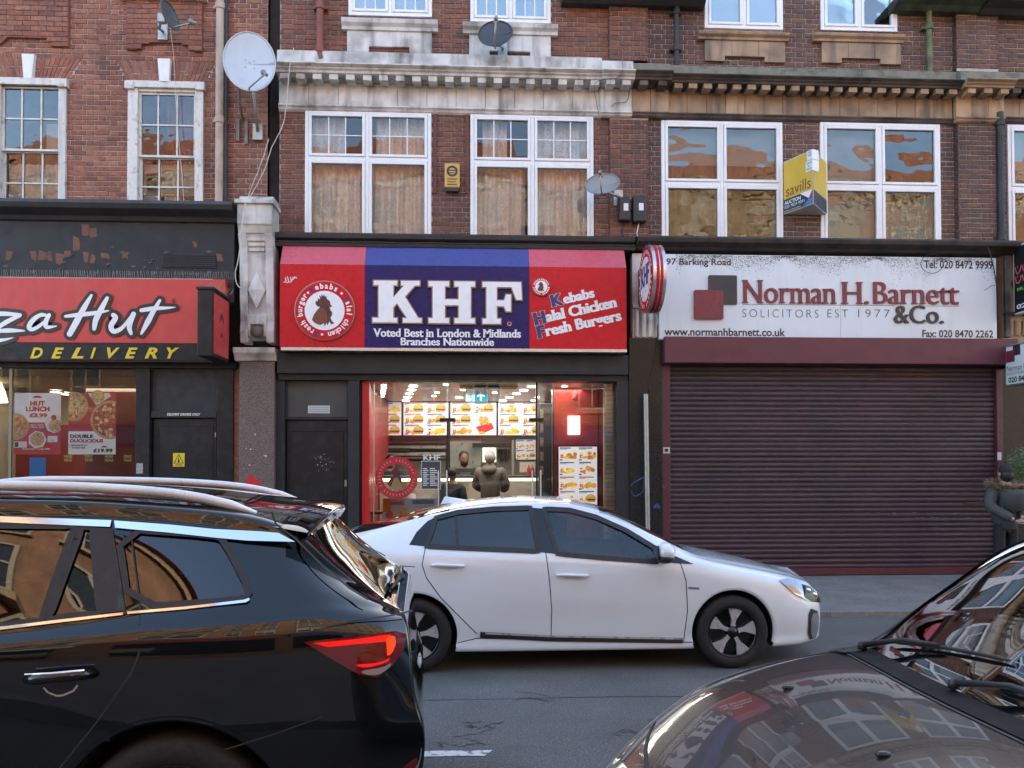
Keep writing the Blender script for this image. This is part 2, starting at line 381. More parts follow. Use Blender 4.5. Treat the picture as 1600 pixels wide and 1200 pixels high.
def brick_wall(parent, name, mat, mortar, panels, singles=300):
    """panels: (x0, x1, z0, z1, y, holes); every brick is real; those that show largest are objects of their own"""
    back = MB(); lst = []; sides = MB()
    for (x0, x1, z0, z1, y, holes) in panels:
        for a, b, c, d in rect_minus(x0, x1, z0, z1, [h for h in holes if h[3]-h[2] > .3]):
            back.quad((a, y, c), (b, y, c), (b, y, d), (a, y, d))
        if y < D-.001:
            for k in range(int(z0/.075)+1, int(z1/.075)):
                for xx, sg in ((x0, 1), (x1, -1)): sides.box(xx-.003*sg, xx+.02*sg, y-.012, y+.1, k*.075+.004, k*.075+.071)
        n0, n1 = int(math.floor(z0/.075)), int(math.ceil(z1/.075))
        for k in range(n0, n1):
            zc = (k+.5)*.075
            if zc-.035 < z0 or zc+.035 > z1: continue
            free = [(x0, x1)]
            for h in holes:
                if h[2] < zc < h[3]:
                    free = [q for a, b in free for q in ((a, min(b, h[0])), (max(a, h[1]), b)) if q[1]-q[0] > .02]
            off = 0 if k % 2 else .168
            for a, b in free:
                i = math.floor((a-off)/.3375)-1; x = off+i*.3375; st = True
                while x < b:
                    w = .225 if st else .1125
                    l, r = max(x, a), min(x+w, b)
                    if r-l > .018: lst.append(((l+r)/2, zc, r-l-.010, y, abs((r-l)-w) < 1e-4))
                    x += w; st = not st
    wall = back.build(name, mortar, parent)
    if sides.v: props(sides.build('brick_returns', mat, wall), kind='stuff')
    full = sorted([b for b in lst if b[4]], key=lambda b: (b[0]-PX(800))**2+(b[1]-CAMZ)**2)
    vis = [b for b in full if b[1] < PZ(-4)][:singles]; vs_ = set(vis)
    for b in vis:
        o = link('brick', brick_mesh(b[2], mat, name+mat.name), wall); o.location = (b[0], b[3]+rng.uniform(-.002, .003), b[1]+rng.uniform(-.002, .002))
        o.rotation_euler = (0, rng.uniform(-.006, .006), 0)
    rest = MB()
    for b in lst:
        if b in vs_: continue
        w, e, j, dz = b[2]/2, .003, rng.uniform(-.002, .003), rng.uniform(-.002, .002)
        y0, y1 = b[3]+j, b[3]-.012+j; z0, z1 = b[1]-.0325+dz, b[1]+.0325+dz
        rest.add([(b[0]-w, y0, z0), (b[0]+w, y0, z0), (b[0]+w, y0, z1), (b[0]-w, y0, z1), (b[0]-w+e, y1, z0+e), (b[0]+w-e, y1, z0+e), (b[0]+w-e, y1, z1-e), (b[0]-w+e, y1, z1-e)],
                 [(4, 5, 6, 7), (0, 1, 5, 4), (1, 2, 6, 5), (2, 3, 7, 6), (3, 0, 4, 7)])
    props(rest.build('brickwork', mat, wall), kind='stuff')
    return wall
def frame_rect(mb, x0, x1, z0, z1, w, y0, y1):
    mb.box(x0, x0+w, y0, y1, z0, z1); mb.box(x1-w, x1, y0, y1, z0, z1); mb.box(x0+w, x1-w, y0, y1, z1-w, z1); mb.box(x0+w, x1-w, y0, y1, z0, z0+w)
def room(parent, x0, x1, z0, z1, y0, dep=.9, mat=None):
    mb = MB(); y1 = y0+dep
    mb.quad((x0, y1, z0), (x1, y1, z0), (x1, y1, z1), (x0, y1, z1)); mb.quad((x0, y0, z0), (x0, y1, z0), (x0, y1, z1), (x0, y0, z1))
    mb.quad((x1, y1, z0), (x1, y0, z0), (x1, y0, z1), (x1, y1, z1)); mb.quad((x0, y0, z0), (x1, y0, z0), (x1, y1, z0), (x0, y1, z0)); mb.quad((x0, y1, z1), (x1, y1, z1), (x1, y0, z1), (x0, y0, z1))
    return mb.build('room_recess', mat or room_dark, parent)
def curtain(parent, x0, x1, z0, z1, y, mat, folds=9, amp=.02, name='curtain', seed=1):
    r = random.Random(seed); ph = [r.uniform(0, 6.3) for _ in range(3)]; n = max(24, folds*6); rows = []
    for j in range(7):
        z = z0+(z1-z0)*j/6
        rows.append([(x0+(x1-x0)*i/n, y+amp*(math.sin(2*math.pi*folds*i/n+ph[0]+.25*math.sin(j*.8))+.6*math.sin(2*math.pi*folds*.37*i/n+ph[1])), z) for i in range(n+1)])
    return MB().grid(rows).build(name, mat, parent, smooth='all')
def upvc_window(parent, l, t, r, b, mull, trans, bars=False, glass=glass_wavy, dress=(), name='window', fw=.055, y=D, casement=True):
    """white plastic casement window: frame, sashes, panes, glazing bars"""
    x0, x1, z0, z1 = RC(l, t, r, b); xm = PX(mull, (t+b)/2); zt = PZ(trans, (l+r)/2) if trans else None
    mb = MB(); frame_rect(mb, x0, x1, z0, z1, fw, y-.035, y+.07)
    mb.box(xm-.028, xm+.028, y-.033, y+.068, z0+fw, z1-fw)
    if zt:
        mb.box(x0+fw, xm-.028, y-.033, y+.068, zt-.03, zt+.03); mb.box(xm+.028, x1-fw, y-.033, y+.068, zt-.03, zt+.03)
    w = mb.build(name, upvc, parent, bevel=.006)
    cells = [(x0+fw, xm-.028), (xm+.028, x1-fw)]; lev = [(z0+fw, zt-.03), (zt+.03, z1-fw)] if zt else [(z0+fw, z1-fw)]
    for ci, (a, c) in enumerate(cells):
        for li, (d, e) in enumerate(lev):
            s = MB(); frame_rect(s, a+.003, c-.003, d+.003, e-.003, .042, y-.047, y+.03); s.build('sash', upvc, w, bevel=.008)
            box('pane', glass, w, a+.043, c-.043, y-.012, y-.006, d+.043, e-.043)
            if bars and li == len(lev)-1:
                for q in (1, 2):
                    xx = a+.043+(c-a-.086)*q/3; box('glazing_bar', upvc, w, xx-.008, xx+.008, y-.022, y-.0125, d+.045, e-.045)
                zz = (d+e)/2; box('glazing_bar', upvc, w, a+.045, c-.045, y-.021, y-.0127, zz-.007, zz+.007)
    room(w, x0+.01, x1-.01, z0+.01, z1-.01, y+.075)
    for kind, fa, fb, fc, fd in dress:
        xa, xb = x0+(x1-x0)*fa, x0+(x1-x0)*fb; za, zb = z0+(z1-z0)*fc, z0+(z1-z0)*fd
        if kind == 'net': curtain(w, xa, xb, za, zb, y+.15, net_mat, max(4, int((xb-xa)*8)), .035, seed=int(l+fa*50))
        elif kind == 'blind': box('roller_blind', blind_mat, w, xa, xb, y+.10, y+.104, za, zb)
        elif kind == 'brown': curtain(w, xa, xb, za, zb, y+.14, copper_sheen, 7, .035, seed=int(l))  # folded cloth put in for the copper reflection in the pane
        elif kind == 'dark': pass
    return w
def hole(l, t, r, b, pad=.0):
    x0, x1, z0, z1 = RC(l, t, r, b); return (x0-pad, x1+pad, z0-pad, z1+pad)
def apron(parent, l, t, r, b, nl, nr, nt_, mat, blocks=1, y=D):
    """stone panel below a sill, its lower edge cut up in the middle"""
    x0, x1, z0, z1 = RC(l, t, r, b); a, c = PX(nl, b), PX(nr, b); zn = PZ(nt_, (l+r)/2)
    ap = MB().prism([(x0, z0), (a, z0), (a, zn), (c, zn), (c, z0), (x1, z0), (x1, z1), (x0, z1)], y-.055, y+.02).build('apron_panel', mat, parent, bevel=.006)
    for k in range(1, blocks):
        x = x0+(x1-x0)*k/blocks; box('joint', stone_sooty, ap, x-.004, x+.004, y-.0565, y-.054, zn+.01 if a < x < c else z0+.01, z1-.01)
    return ap
def sill(parent, l, t, r, b, mat, y=D):
    x0, x1, z0, z1 = RC(l, t, r, b, y-.12); h = z1-z0
    return MB().mould([(y+.05, z0), (y-.08, z0), (y-.085, z0+h*.3), (y-.125, z0+h*.55), (y-.135, z1-.02), (y-.12, z1-.005), (y+.05, z1+.015)], x0, x1).build('window_sill', mat, parent, bevel=.004)
def cornice(parent, l, r, py_block, py_top, py_dent, py_fr, py_bed, py_bot, mat, matblock, matdent, matfr, blk=.42, proud=0.0, dent_px=24.5, dents=True, wall=True, ends=None):
    """blocking course, moulded cornice with dentils, frieze of blocks and bed mould"""
    mx = (l+r)/2; x0, x1 = PX(l, py_top), PX(r, py_top); y = D-proud
    zb, zt, zd, zf, zm, z0 = [PZ(q, mx, y-p_) for q, p_ in ((py_block, .1), (py_top, .36), (py_dent, .265), (py_fr, .24), (py_bed, .07), (py_bot, .05))]
    bx0, bx1 = (x0, x1)
    if zb > zt: MB().mould([(y+.02, zt), (y-.20, zt+.004), (y-.16, zb-.02), (y-.08, zb), (y+.02, zb)], bx0, bx1).build('blocking_course', matblock, parent, bevel=.01)
    h = zt-zd
    c = MB().mould([(y+.01, zt), (y-.36, zt), (y-.365, zt-h*.16), (y-.34, zt-h*.3), (y-.31, zt-h*.42), (y-.305, zt-h*.55), (y-.275, zt-h*.72), (y-.265, zd), (y-.10, zd), (y-.06, zd-.03), (y+.01, zd-.03)], x0-.0, x1).build('cornice', mat, parent, bevel=.004)
    if dents:
        n = max(1, round((x1-x0)/(dent_px/104.0))); st = (x1-x0)/n; hd = zd-zf
        dm = MB().box(-.062, .062, y-.245, y-.05, zd-hd*.80, zd-.002).mesh('dentil', matdent)
        for i in range(n):
            o = link('dentil', dm, c); o.location = (x0+st*(i+.5)+rng.uniform(-.004, .004), rng.uniform(-.006, .006), 0)
    n = max(1, round((x1-x0)/blk)); st = (x1-x0)/n
    fr = MB().box(x0, x1, y-.015, y+.02, zm, zd-.03).build('frieze', matfr, parent)
    for i in range(n):
        a = x0+st*i+.003; b_ = x0+st*(i+1)-.003
        MB().box(a, b_, y-.045+rng.uniform(-.004, .004), y-.014, zm+.003, zd-.035).build('frieze_block', matfr, fr, bevel=.004)
    h = zm-z0
    MB().mould([(y+.02, zm), (y-.075, zm), (y-.085, zm-h*.25), (y-.06, zm-h*.5), (y-.05, zm-h*.75), (y-.02, z0), (y+.02, z0)], x0, x1).build('bed_mould', mat, parent, bevel=.003)
    return c

ZTOP = 10.3
# ------------------------------------------------------------------ ground
asphalt = M('asphalt', (.118, .114, .107), .9, var=.18, scale=1.3, col2=(.205, .20, .19), mixscale=70, mixlo=.52, mixhi=.66, spec=.25, bump=1.0, bumpscale=110)
pave_m = M('worn_pavement', (.21, .198, .18), .85, var=.2, scale=2, col2=(.155, .146, .133), mixscale=40, mixlo=.45, mixhi=.6, bump=.6, bumpscale=110)
kerb_m = M('granite_kerb', (.19, .18, .165), .8, var=.2, scale=14, bump=.3, rnd=.1)
line_m = M('worn_road_paint', (.62, .61, .56), .7, var=.15, scale=20, col2=(.16, .16, .155), mixscale=16, mixlo=.52, mixhi=.6)
g = MB().quad((-400, -400, -.02), (400, -400, -.02), (400, 400, -.02), (-400, 400, -.02)).build('ground', asphalt); props(g, kind='structure')
road = MB().quad((-120, .9, 0), (120, .9, 0), (120, 8.62, 0), (-120, 8.62, 0)).build('road', asphalt); props(road, kind='structure')
PAVZ = .075
pv = MB().add([(-120, 8.74, .06), (120, 8.74, .06), (120, D+.3, PAVZ), (-120, D+.3, PAVZ)], [(0, 1, 2, 3)]).build('pavement', pave_m); props(pv, kind='structure')
pv2 = MB().box(-120, 120, -6.0, .78, -.01, .10).build('pavement', pave_m); props(pv2, kind='structure')
kerb = thing('kerb', None, None); props(kerb, kind='structure')
km = MB().box(-.448, .448, 8.62, 8.745, -.02, .06).mesh('kerb_stone', kerb_m)
for i in range(-9, 10):
    o = link('kerb_stone', km, kerb); o.location = (i*.902, rng.uniform(-.004, .004), rng.uniform(-.004, .003))
box('kerb_run', kerb_m, kerb, -120, -9*.902-.46, 8.622, 8.745, -.02, .058); box('kerb_run', kerb_m, kerb, 9*.902+.46, 120, 8.622, 8.745, -.02, .058)
kerb2 = box('kerb', kerb_m, None, -120, 120, .78, .9, -.02, .105); props(kerb2, kind='structure')
YL = 4.66
for x0, x1 in ((-4.2, -2.6), (-1.9, PX(757, 1172, YL)+.0), (2.9, 4.9)):
    pts = []
    n = 18
    for i in range(n+1): pts.append((x0+(x1-x0)*i/n, YL-.045+rng.uniform(-.006, .006)))
    for i in range(n, -1, -1): pts.append((x0+(x1-x0)*i/n+(.05 if i == n else 0), YL+.045+rng.uniform(-.006, .006)))
    MB().add([(x, y, .004) for x, y in pts], [tuple(range(len(pts)))]).build('road_marking', line_m, road)
# cracks and tar seams in the road
crack_m = M('tar_seam', (.055, .055, .056), .6, var=.2)
def crack(pts, w, seed):
    r = random.Random(seed); out = []
    for (a, b) in zip(pts, pts[1:]):
        for k in range(7): out.append((a[0]+(b[0]-a[0])*k/7+r.uniform(-.018, .018), a[1]+(b[1]-a[1])*k/7+r.uniform(-.018, .018)))
    vs, fs = stroke_geo(out, [w*r.uniform(.3, 1.2) for _ in out], 2)
    MB().add([(x, y, .0035) for x, y in vs], fs[:-2]).build('crack', crack_m, road)
crack([(-1.2, 5.75), (4.0, 5.72)], .012, 1)
for k, (cx, cy) in enumerate([(-.15, 4.95), (.05, 5.1), (.95, 5.0), (1.15, 4.9), (.5, 5.62), (-.2, 4.75), (1.3, 5.2), (.3, 5.7)]):
    r = random.Random(k+20); p = [(cx, cy)]
    for _ in range(4): p.append((p[-1][0]+r.uniform(-.16, .2), p[-1][1]+r.uniform(-.13, .13)))
    crack(p, .009, k)

# ------------------------------------------------------------------ left building (over the pizza shop)
XL = -14.0
BL = thing('brick_building', 'red brick building with white keystones above the pizza delivery shop', 'building', (PX(150), D, 0))
zl0 = PZ(335, 180)
w1 = (-13, 125, 105, 330); w2 = (201, 130, 319, 332)
xe = PX(418, 200); xk = PX(437, 200)
hl = [hole(*w1), hole(*w2)]
# flat arches and keystones replace bricks
def arch_hole(l, r, t, b): x0, x1, z0, z1 = RC(l, t, r, b); return (x0, x1, z0, z1)
a1 = (-36, 90, 128, 125); a2 = (182, 96, 337, 130)
hl2 = hl+[arch_hole(l+(l2-l)*(i+.5)/5, r+(r2-r)*(i+.5)/5, t+(b-t)*i/5, t+(b-t)*(i+1)/5) for l, r, l2, r2, t, b in ((-36, 128, -13, 105, 90, 125), (182, 337, 201, 319, 96, 130)) for i in range(5)]
xw0 = -7.6
brick_wall(BL, 'brick_wall', brick_red, mortar_l, [(xw0, xe, zl0, ZTOP, D, hl2)])
box('wall_core', room_dark, BL, XL, xk, D+1.25, D+8, 3.2, ZTOP)
box('party_wall', M('dark_brick_return', (.05, .042, .04), .9, var=.3, bump=.4), BL, xe-.01, xk+.02, D+.16, D+.5, 3.4, ZTOP)  # darker brick colour in the recessed strip between the buildings
def voussoirs(l, r, t, b, wl_, wr_, kl, kr):
    """fan of rubbed bricks either side of the keystone"""
    zt, zb = PZ(t, (l+r)/2), PZ(b, (l+r)/2); ar = MB().prism([(PX(wl_, b), zb), (PX(wr_, b), zb), (PX(r, t), zt), (PX(l, t), zt)], D-.003, D+.03).build('flat_arch', mortar_l, BL)
    for (ta, tb, ba, bb, n) in ((l, kl, wl_, kl+2, 9), (kr, r, kr-2, wr_, 9)):
        for i in range(n):
            f0, f1 = i/n, (i+1)/n; g_ = .006
            xa, xb = PX(ta, t)*(1-f0)+PX(tb, t)*f0+g_, PX(ta, t)*(1-f1)+PX(tb, t)*f1-g_
            xc, xd = PX(ba, b)*(1-f0)+PX(bb, b)*f0+g_*.6, PX(ba, b)*(1-f1)+PX(bb, b)*f1-g_*.6
            m = rng.choice((.42, .58)); sp = [(0, 1)] if i % 3 == 1 else [(0, m-.015), (m+.015, 1)]
            for u0, u1 in sp:
                q = lambda x_, y_, u: x_+(y_-x_)*u
                MB().prism([(q(xc, xa, u0), q(zb, zt, u0)+.004), (q(xd, xb, u0), q(zb, zt, u0)+.004), (q(xd, xb, u1), q(zb, zt, u1)-.004), (q(xc, xa, u1), q(zb, zt, u1)-.004)], D-.014+rng.uniform(-.002, .002), D).build('brick', brick_red, ar)
voussoirs(-36, 128, 90, 125, -13, 105, 37, 57); voussoirs(182, 337, 96, 131, 201, 319, 249, 269)
for (l, r, l2, r2, t, b) in ((38, 58, 41, 54, 88, 126), (249, 269, 252, 267, 95, 132)):
    MB().prism([(PX(l2, b), PZ(b, l)), (PX(r2, b), PZ(b, l)), (PX(r, t), PZ(t, l)), (PX(l, t), PZ(t, l))], D-.075, D+.01).build('keystone', key_white, BL, bevel=.006)
# brick aprons of the floor above
for (l, r, t, b, nl, nr, nt_) in ((-60, 110, -30, 73, 15, 82, 61), (200, 318, -30, 81, 228, 292, 69)):
    x0, x1, z0, z1 = RC(l, t, r, b); a, c = PX(nl, b), PX(nr, b); zn = PZ(nt_, (l+r)/2)
    pan = MB().prism([(x0, z0), (a-.12, z0), (a, zn), (c, zn), (c+.12 if nl > 200 else c, z0), (x1, z0), (x1, z1), (x0, z1)], D-.05, D+.005).build('brick_apron', brick_red, BL)
    for k in range(int(z0/.075)+1, int(z1/.075)):
        zc = (k+.5)*.075; x = x0+(0 if k % 2 else -.11)
        while x < x1:
            l_, r_ = max(x, x0+.003), min(x+.225, x1-.003)
            if zc-.03 < zn and zc+.03 > z0:
                if l_ > a-.13 and r_ < c+.13: l_ = r_
            if r_-l_ > .04 and zc-.035 > z0: MB().box(l_+.005, r_-.005, D-.058+rng.uniform(-.002, .002), D-.049, zc-.032, zc+.032).build('brick', brick_red, pan)
            x += .225
def sash_window(l, t, r, b, sl, sr, rows, meet, dress):
    """old timber box sash: architrave, two sashes of six panes"""
    x0, x1, z0, z1 = RC(l, t, r, b); mb = MB(); fw = x0-PX(sl, (t+b)/2); fw = PX(sl, (t+b)/2)-x0; cx = (l+r)/2
    zh = PZ(rows[0]-8, cx); s0, s1 = PX(sl, 230), PX(sr, 230)
    mb.box(x0, s0, D-.05, D+.06, z0, z1-.10); mb.box(s1, x1, D-.05, D+.06, z0, z1-.10); mb.box(s0, s1, D-.03, D+.06, zh, z1-.10)
    mb.box(x0-.02, x1+.02, D-.075, D+.05, z1-.10, z1)
    mb.box(x0-.03, x0+.10, D-.095, D+.05, z1-.13, z1-.02); mb.box(x1-.10, x1+.03, D-.095, D+.05, z1-.13, z1-.02)
    w = mb.build('window', paint_old, BL, bevel=.008)
    zm = PZ(meet, cx)
    for (za, zb, yy, nm) in ((zm, zh, D+.0, 'upper_sash'), (z0-.03, zm+.02, D+.045, 'lower_sash')):
        s = MB(); frame_rect(s, s0, s1, za, zb, .034, yy, yy+.04)
        for q in (1, 2):
            xx = s0+(s1-s0)*q/3; s.box(xx-.012, xx+.012, yy+.002, yy+.038, za+.034, zb-.034)
        zz = (za+zb)/2; s.box(s0+.034, s1-.034, yy+.004, yy+.036, zz-.012, zz+.012)
        so = s.build('sash', paint_old, w, bevel=.003)
        for q in range(3):
            for k in range(2):
                xa, xb = s0+(s1-s0)*q/3, s0+(s1-s0)*(q+1)/3; zc, zd = za+(zb-za)*k/2, za+(zb-za)*(k+1)/2
                o = box('pane', glass_old, w, xa+.012, xb-.012, yy+.018, yy+.022, zc+.012, zd-.012)
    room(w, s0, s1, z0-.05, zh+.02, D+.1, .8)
    for kind, fa, fb, fc, fd in dress:
        xa, xb = s0+(s1-s0)*fa, s0+(s1-s0)*fb; za, zb = z0+(zh-z0)*fc, z0+(zh-z0)*fd
        if kind == 'net': curtain(w, xa, xb, za, zb, D+.2, net_mat, 6, .02, seed=int(l+99))
        elif kind == 'red': curtain(w, xa, xb, za, zb, D+.22, M('dark_red_curtain', (.22, .06, .045), .8, var=.2), 5, .03, seed=3)
        elif kind == 'paper': box('paper', M('pale_paper', (.55, .57, .55), .8, var=.2, scale=12, col2=(.30, .33, .32), mixscale=14), w, xa, xb, D+.12, D+.124, za, zb)
        elif kind == 'card': box('paper', M('dark_card', (.06, .055, .05), .8, var=.3, scale=30, col2=(.4, .4, .38), mixscale=30, mixlo=.6, mixhi=.64), w, xa, xb, D+.115, D+.119, za, zb)
        elif kind == 'cream': box('roller_blind', M('cream_blind', (.58, .55, .46), .8, var=.1), w, xa, xb, D+.16, D+.164, za, zb)
sash_window(-13, 125, 105, 332, 3, 94, (143,), 236, [('net', 0, 1, 0, .42), ('paper', .0, .3, .0, .16), ('paper', .36, .63, .02, .19), ('paper', .69, .98, .0, .2), ('cream', .66, 1, .5, .74)])
sash_window(201, 130, 319, 334, 217, 306, (153,), 246, [('red', .36, 1, .46, 1), ('cream', .0, .98, .18, .44), ('card', .08, .3, .22, .36), ('paper', .0, .32, .0, .17), ('net', .36, .66, .0, .2), ('card', .7, .95, 0, .14)])
x0, x1, z0, z1 = RC(188, -6, 326, 4)
box('window_sill', paint_old, BL, x0, x1, D-.12, D+.02, z0, z1+.05, .005)

# ------------------------------------------------------------------ middle building (over the chicken shop)
BK = thing('brick_building', 'brown brick building with white stone cornice above the chicken shop', 'building', (PX(700), D, 0))
x_mid = PX(985, 200)
k1 = (477, 174, 674, 376); k2 = (735, 180, 927, 380); ku1 = (545, -70, 675, 27); ku2 = (735, -62, 860, 37)
zk0 = PZ(377, 700)
kh = [hole(*q) for q in (k1, k2, ku1, ku2)]
pk0, pk1 = PX(952, 300), PX(1012, 300)
brick_wall(BK, 'brick_wall', brick_mid, mortar_d, [(xk, pk0, zk0, ZTOP, D, kh)])
box('wall_core', room_dark, BK, xk+.01, x_mid, D+1.25, D+8, 3.2, ZTOP)
upvc_window(BK, *k1, 574, 250, True, glass_wavy, [('net', .02, .98, .01, .63), ('net', .02, .30, .6, .99), ('net', .55, .98, .63, .99)])
upvc_window(BK, *k2, 832, 256, True, glass_wavy, [('net', .02, .45, .01, .63), ('net', .5, .98, .01, .99), ('net', .1, .3, .63, .99)])
upvc_window(BK, *ku1, 610, None, True, glass_sky, [('net', .0, .3, 0, .98), ('net', .5, .8, 0, .98)])
upvc_window(BK, *ku2, 798, None, True, glass_sky, [('net', .1, .35, 0, .98), ('net', .7, 1, 0, .98)])
sill(BK, 533, 28, 684, 45, stone_w); sill(BK, 723, 35, 872, 51, stone_w)
apron(BK, 543, 45, 675, 85, 577, 640, 76, stone_w); apron(BK, 733, 51, 860, 92, 765, 828, 83, stone_w)
cornice(BK, 437, 938, 85, 101, 118, 130, 167, 178, stone_w, stone_w, stone_w, stone_w)
cornice(BK, 936, 985, 96, 107, 123, 134, 174, 182, stone_w, stone_w, stone_w, stone_w, proud=.06)
for px in (680, 730):
    x0, x1, z0, z1 = RC(px-2.5, 178, px+2.5, 303); box('batten', wood_brown, BK, x0, x1, D-.03, D+.01, z0, z1)
# the pilaster between the two brown buildings
brick_pil = thing('brick_pilaster', 'brick pilaster between the chicken shop windows and the solicitors windows', 'pilaster', (PX(982), D, 0))
brick_wall(brick_pil, 'pilaster_face', brick_mid, mortar_d, [(pk0, pk1, zk0, PZ(186, 980), D-.06, []), (pk0, pk1, PZ(98, 980), ZTOP, D-.06, [])], 200)

# ------------------------------------------------------------------ right building (over the solicitors)
BB = thing('brick_building', 'dark brick building with tan stone frieze above the solicitors', 'building', (PX(1250), D, 0))
b1 = (1033, 191, 1222, 381); b2 = (1281, 194, 1468, 384); bu1 = (1100, -45, 1222, 47); bu2 = (1281, -45, 1400, 50)
bh = [hole(*q) for q in (b1, b2, bu1, bu2)]
q0, q1 = PX(1492, 300), PX(1557, 300); zb0 = PZ(386, 1250)
brick_wall(BB, 'brick_wall', brick_dark, mortar_b, [(pk1, q0, zb0, ZTOP, D, bh)])
pil2 = thing('brick_pilaster', 'brick pilaster beside the black downpipe right of the solicitors windows', 'pilaster', (PX(1524), D, 0))
brick_wall(pil2, 'pilaster_face', brick_dark, mortar_b, [(q0, q1, zb0, PZ(190, 1524), D-.08, []), (q0, q1, PZ(116, 1524), PZ(18, 1524), D-.08, [])], 200)
box('wall_core', room_dark, BB, x_mid, q1, D+1.25, D+8, 3.2, ZTOP)
upvc_window(BB, *b1, 1127, 289, False, glass_rip, [('blind', .02, .98, .66, .99), ('brown', .02, .98, .01, .68)])
upvc_window(BB, *b2, 1374, 293, False, glass_rip, [('blind', .02, .5, .03, .97), ('net', .5, .98, .02, .5)])
upvc_window(BB, *bu1, 1162, None, False, glass_sky, [('blind', 0, 1, 0, 1)]); upvc_window(BB, *bu2, 1341, None, False, glass_sky, [('blind', 0, 1, 0, 1)])
sill(BB, 1092, 48, 1234, 60, stone_t); sill(BB, 1273, 51, 1414, 63, stone_t)
apron(BB, 1100, 60, 1225, 99, 1131, 1193, 91, stone_t, 3); apron(BB, 1282, 63, 1405, 102, 1313, 1373, 94, stone_t, 3)
cornice(BB, 985, 1042, 100, 108, 124, 135, 174, 182, stone_sooty, stone_moss, stone_sooty, stone_t, proud=.06, blk=.28)
cornice(BB, 1042, 1485, 108, 118, 133, 144, 180, 189, stone_sooty, stone_moss, stone_t, stone_t, blk=.30, dent_px=23.5)
cornice(BB, 1485, 1560, 112, 121, 136, 147, 182, 191, stone_t, stone_moss, stone_t, stone_t, proud=.08, blk=.30)
BF = thing('brick_building', 'edge of the next brick building at the far right of the row', 'building', (PX(1590), D, 0))
f1 = (1573, 198, 1760, 388)
brick_wall(BF, 'brick_wall', brick_dark, mortar_b, [(q1, PX(1760), zb0, ZTOP, D, [hole(*f1)])], 60)
upvc_window(BF, *f1, 1665, 297, False, glass_rip, [('blind', .02, .98, .3, .98)])
cornice(BF, 1560, 1760, 116, 124, 138, 149, 184, 193, stone_sooty, stone_moss, stone_sooty, stone_t, blk=.30)
box('wall_core', room_dark, BF, q1, q1+9, D+1.25, D+8, 0, ZTOP)

# eaves, gutters and roofs
tile_m = M('brown_roof_tile', (.16, .075, .05), .8, var=.3, scale=3, rnd=.2)
gutter_g = M('green_stained_gutter', (.055, .085, .045), .6, var=.4, scale=5, col2=(.02, .025, .02), mixscale=4, bump=.3)
gutter_b = M('dark_gutter', (.03, .03, .03), .6, var=.3, bump=.2)
for B_, x0, x1 in ((BL, XL, xk), (BK, xk, x_mid), (BB, x_mid, q1), (BF, q1, q1+9)):
    MB().add([(x0, D-.35, ZTOP-.1), (x1, D-.35, ZTOP-.1), (x1, D+4.2, 12.6), (x0, D+4.2, 12.6), (x0, D+8.6, ZTOP-.1), (x1, D+8.6, ZTOP-.1)], [(0, 1, 3-0, 3) if False else (0, 1, 2, 3), (3, 2, 5, 4), (0, 3, 4), (1, 5, 2), (0, 4, 5, 1)]).build('roof', tile_m, B_)

# ------------------------------------------------------------------ the terrace across the road, behind the viewer: it shows in glass and paintwork
YO = -6.0
opp_brick = M('sunlit_stock_brick', (.225, .120, .068), .85, var=.25, scale=4, col2=(.16, .082, .048), mixscale=1.4, streak=.2)
opp_brick2 = M('pale_stock_brick', (.22, .17, .11), .85, var=.25, scale=4, col2=(.16, .115, .075), mixscale=1.4, streak=.2)
opp_stone = M('buff_dressing_stone', (.27, .20, .13), .8, var=.15); opp_tile = M('orange_clay_tile', (.27, .11, .06), .8, var=.3, scale=2.5, col2=(.20, .08, .05), mixscale=3)
opp_glass = M('dark_reflecting_window', (.02, .025, .03), .05, var=0)
lab = ['orange brick terrace house across the road opposite the chicken shop', 'tall brick terrace house across the road opposite the solicitors', 'orange brick terrace house across the road opposite the pizza shop', 'buff brick house across the road next to the solicitors side', 'orange brick corner house across the road at the other end', 'orange brick house across the road beyond the buff end house']
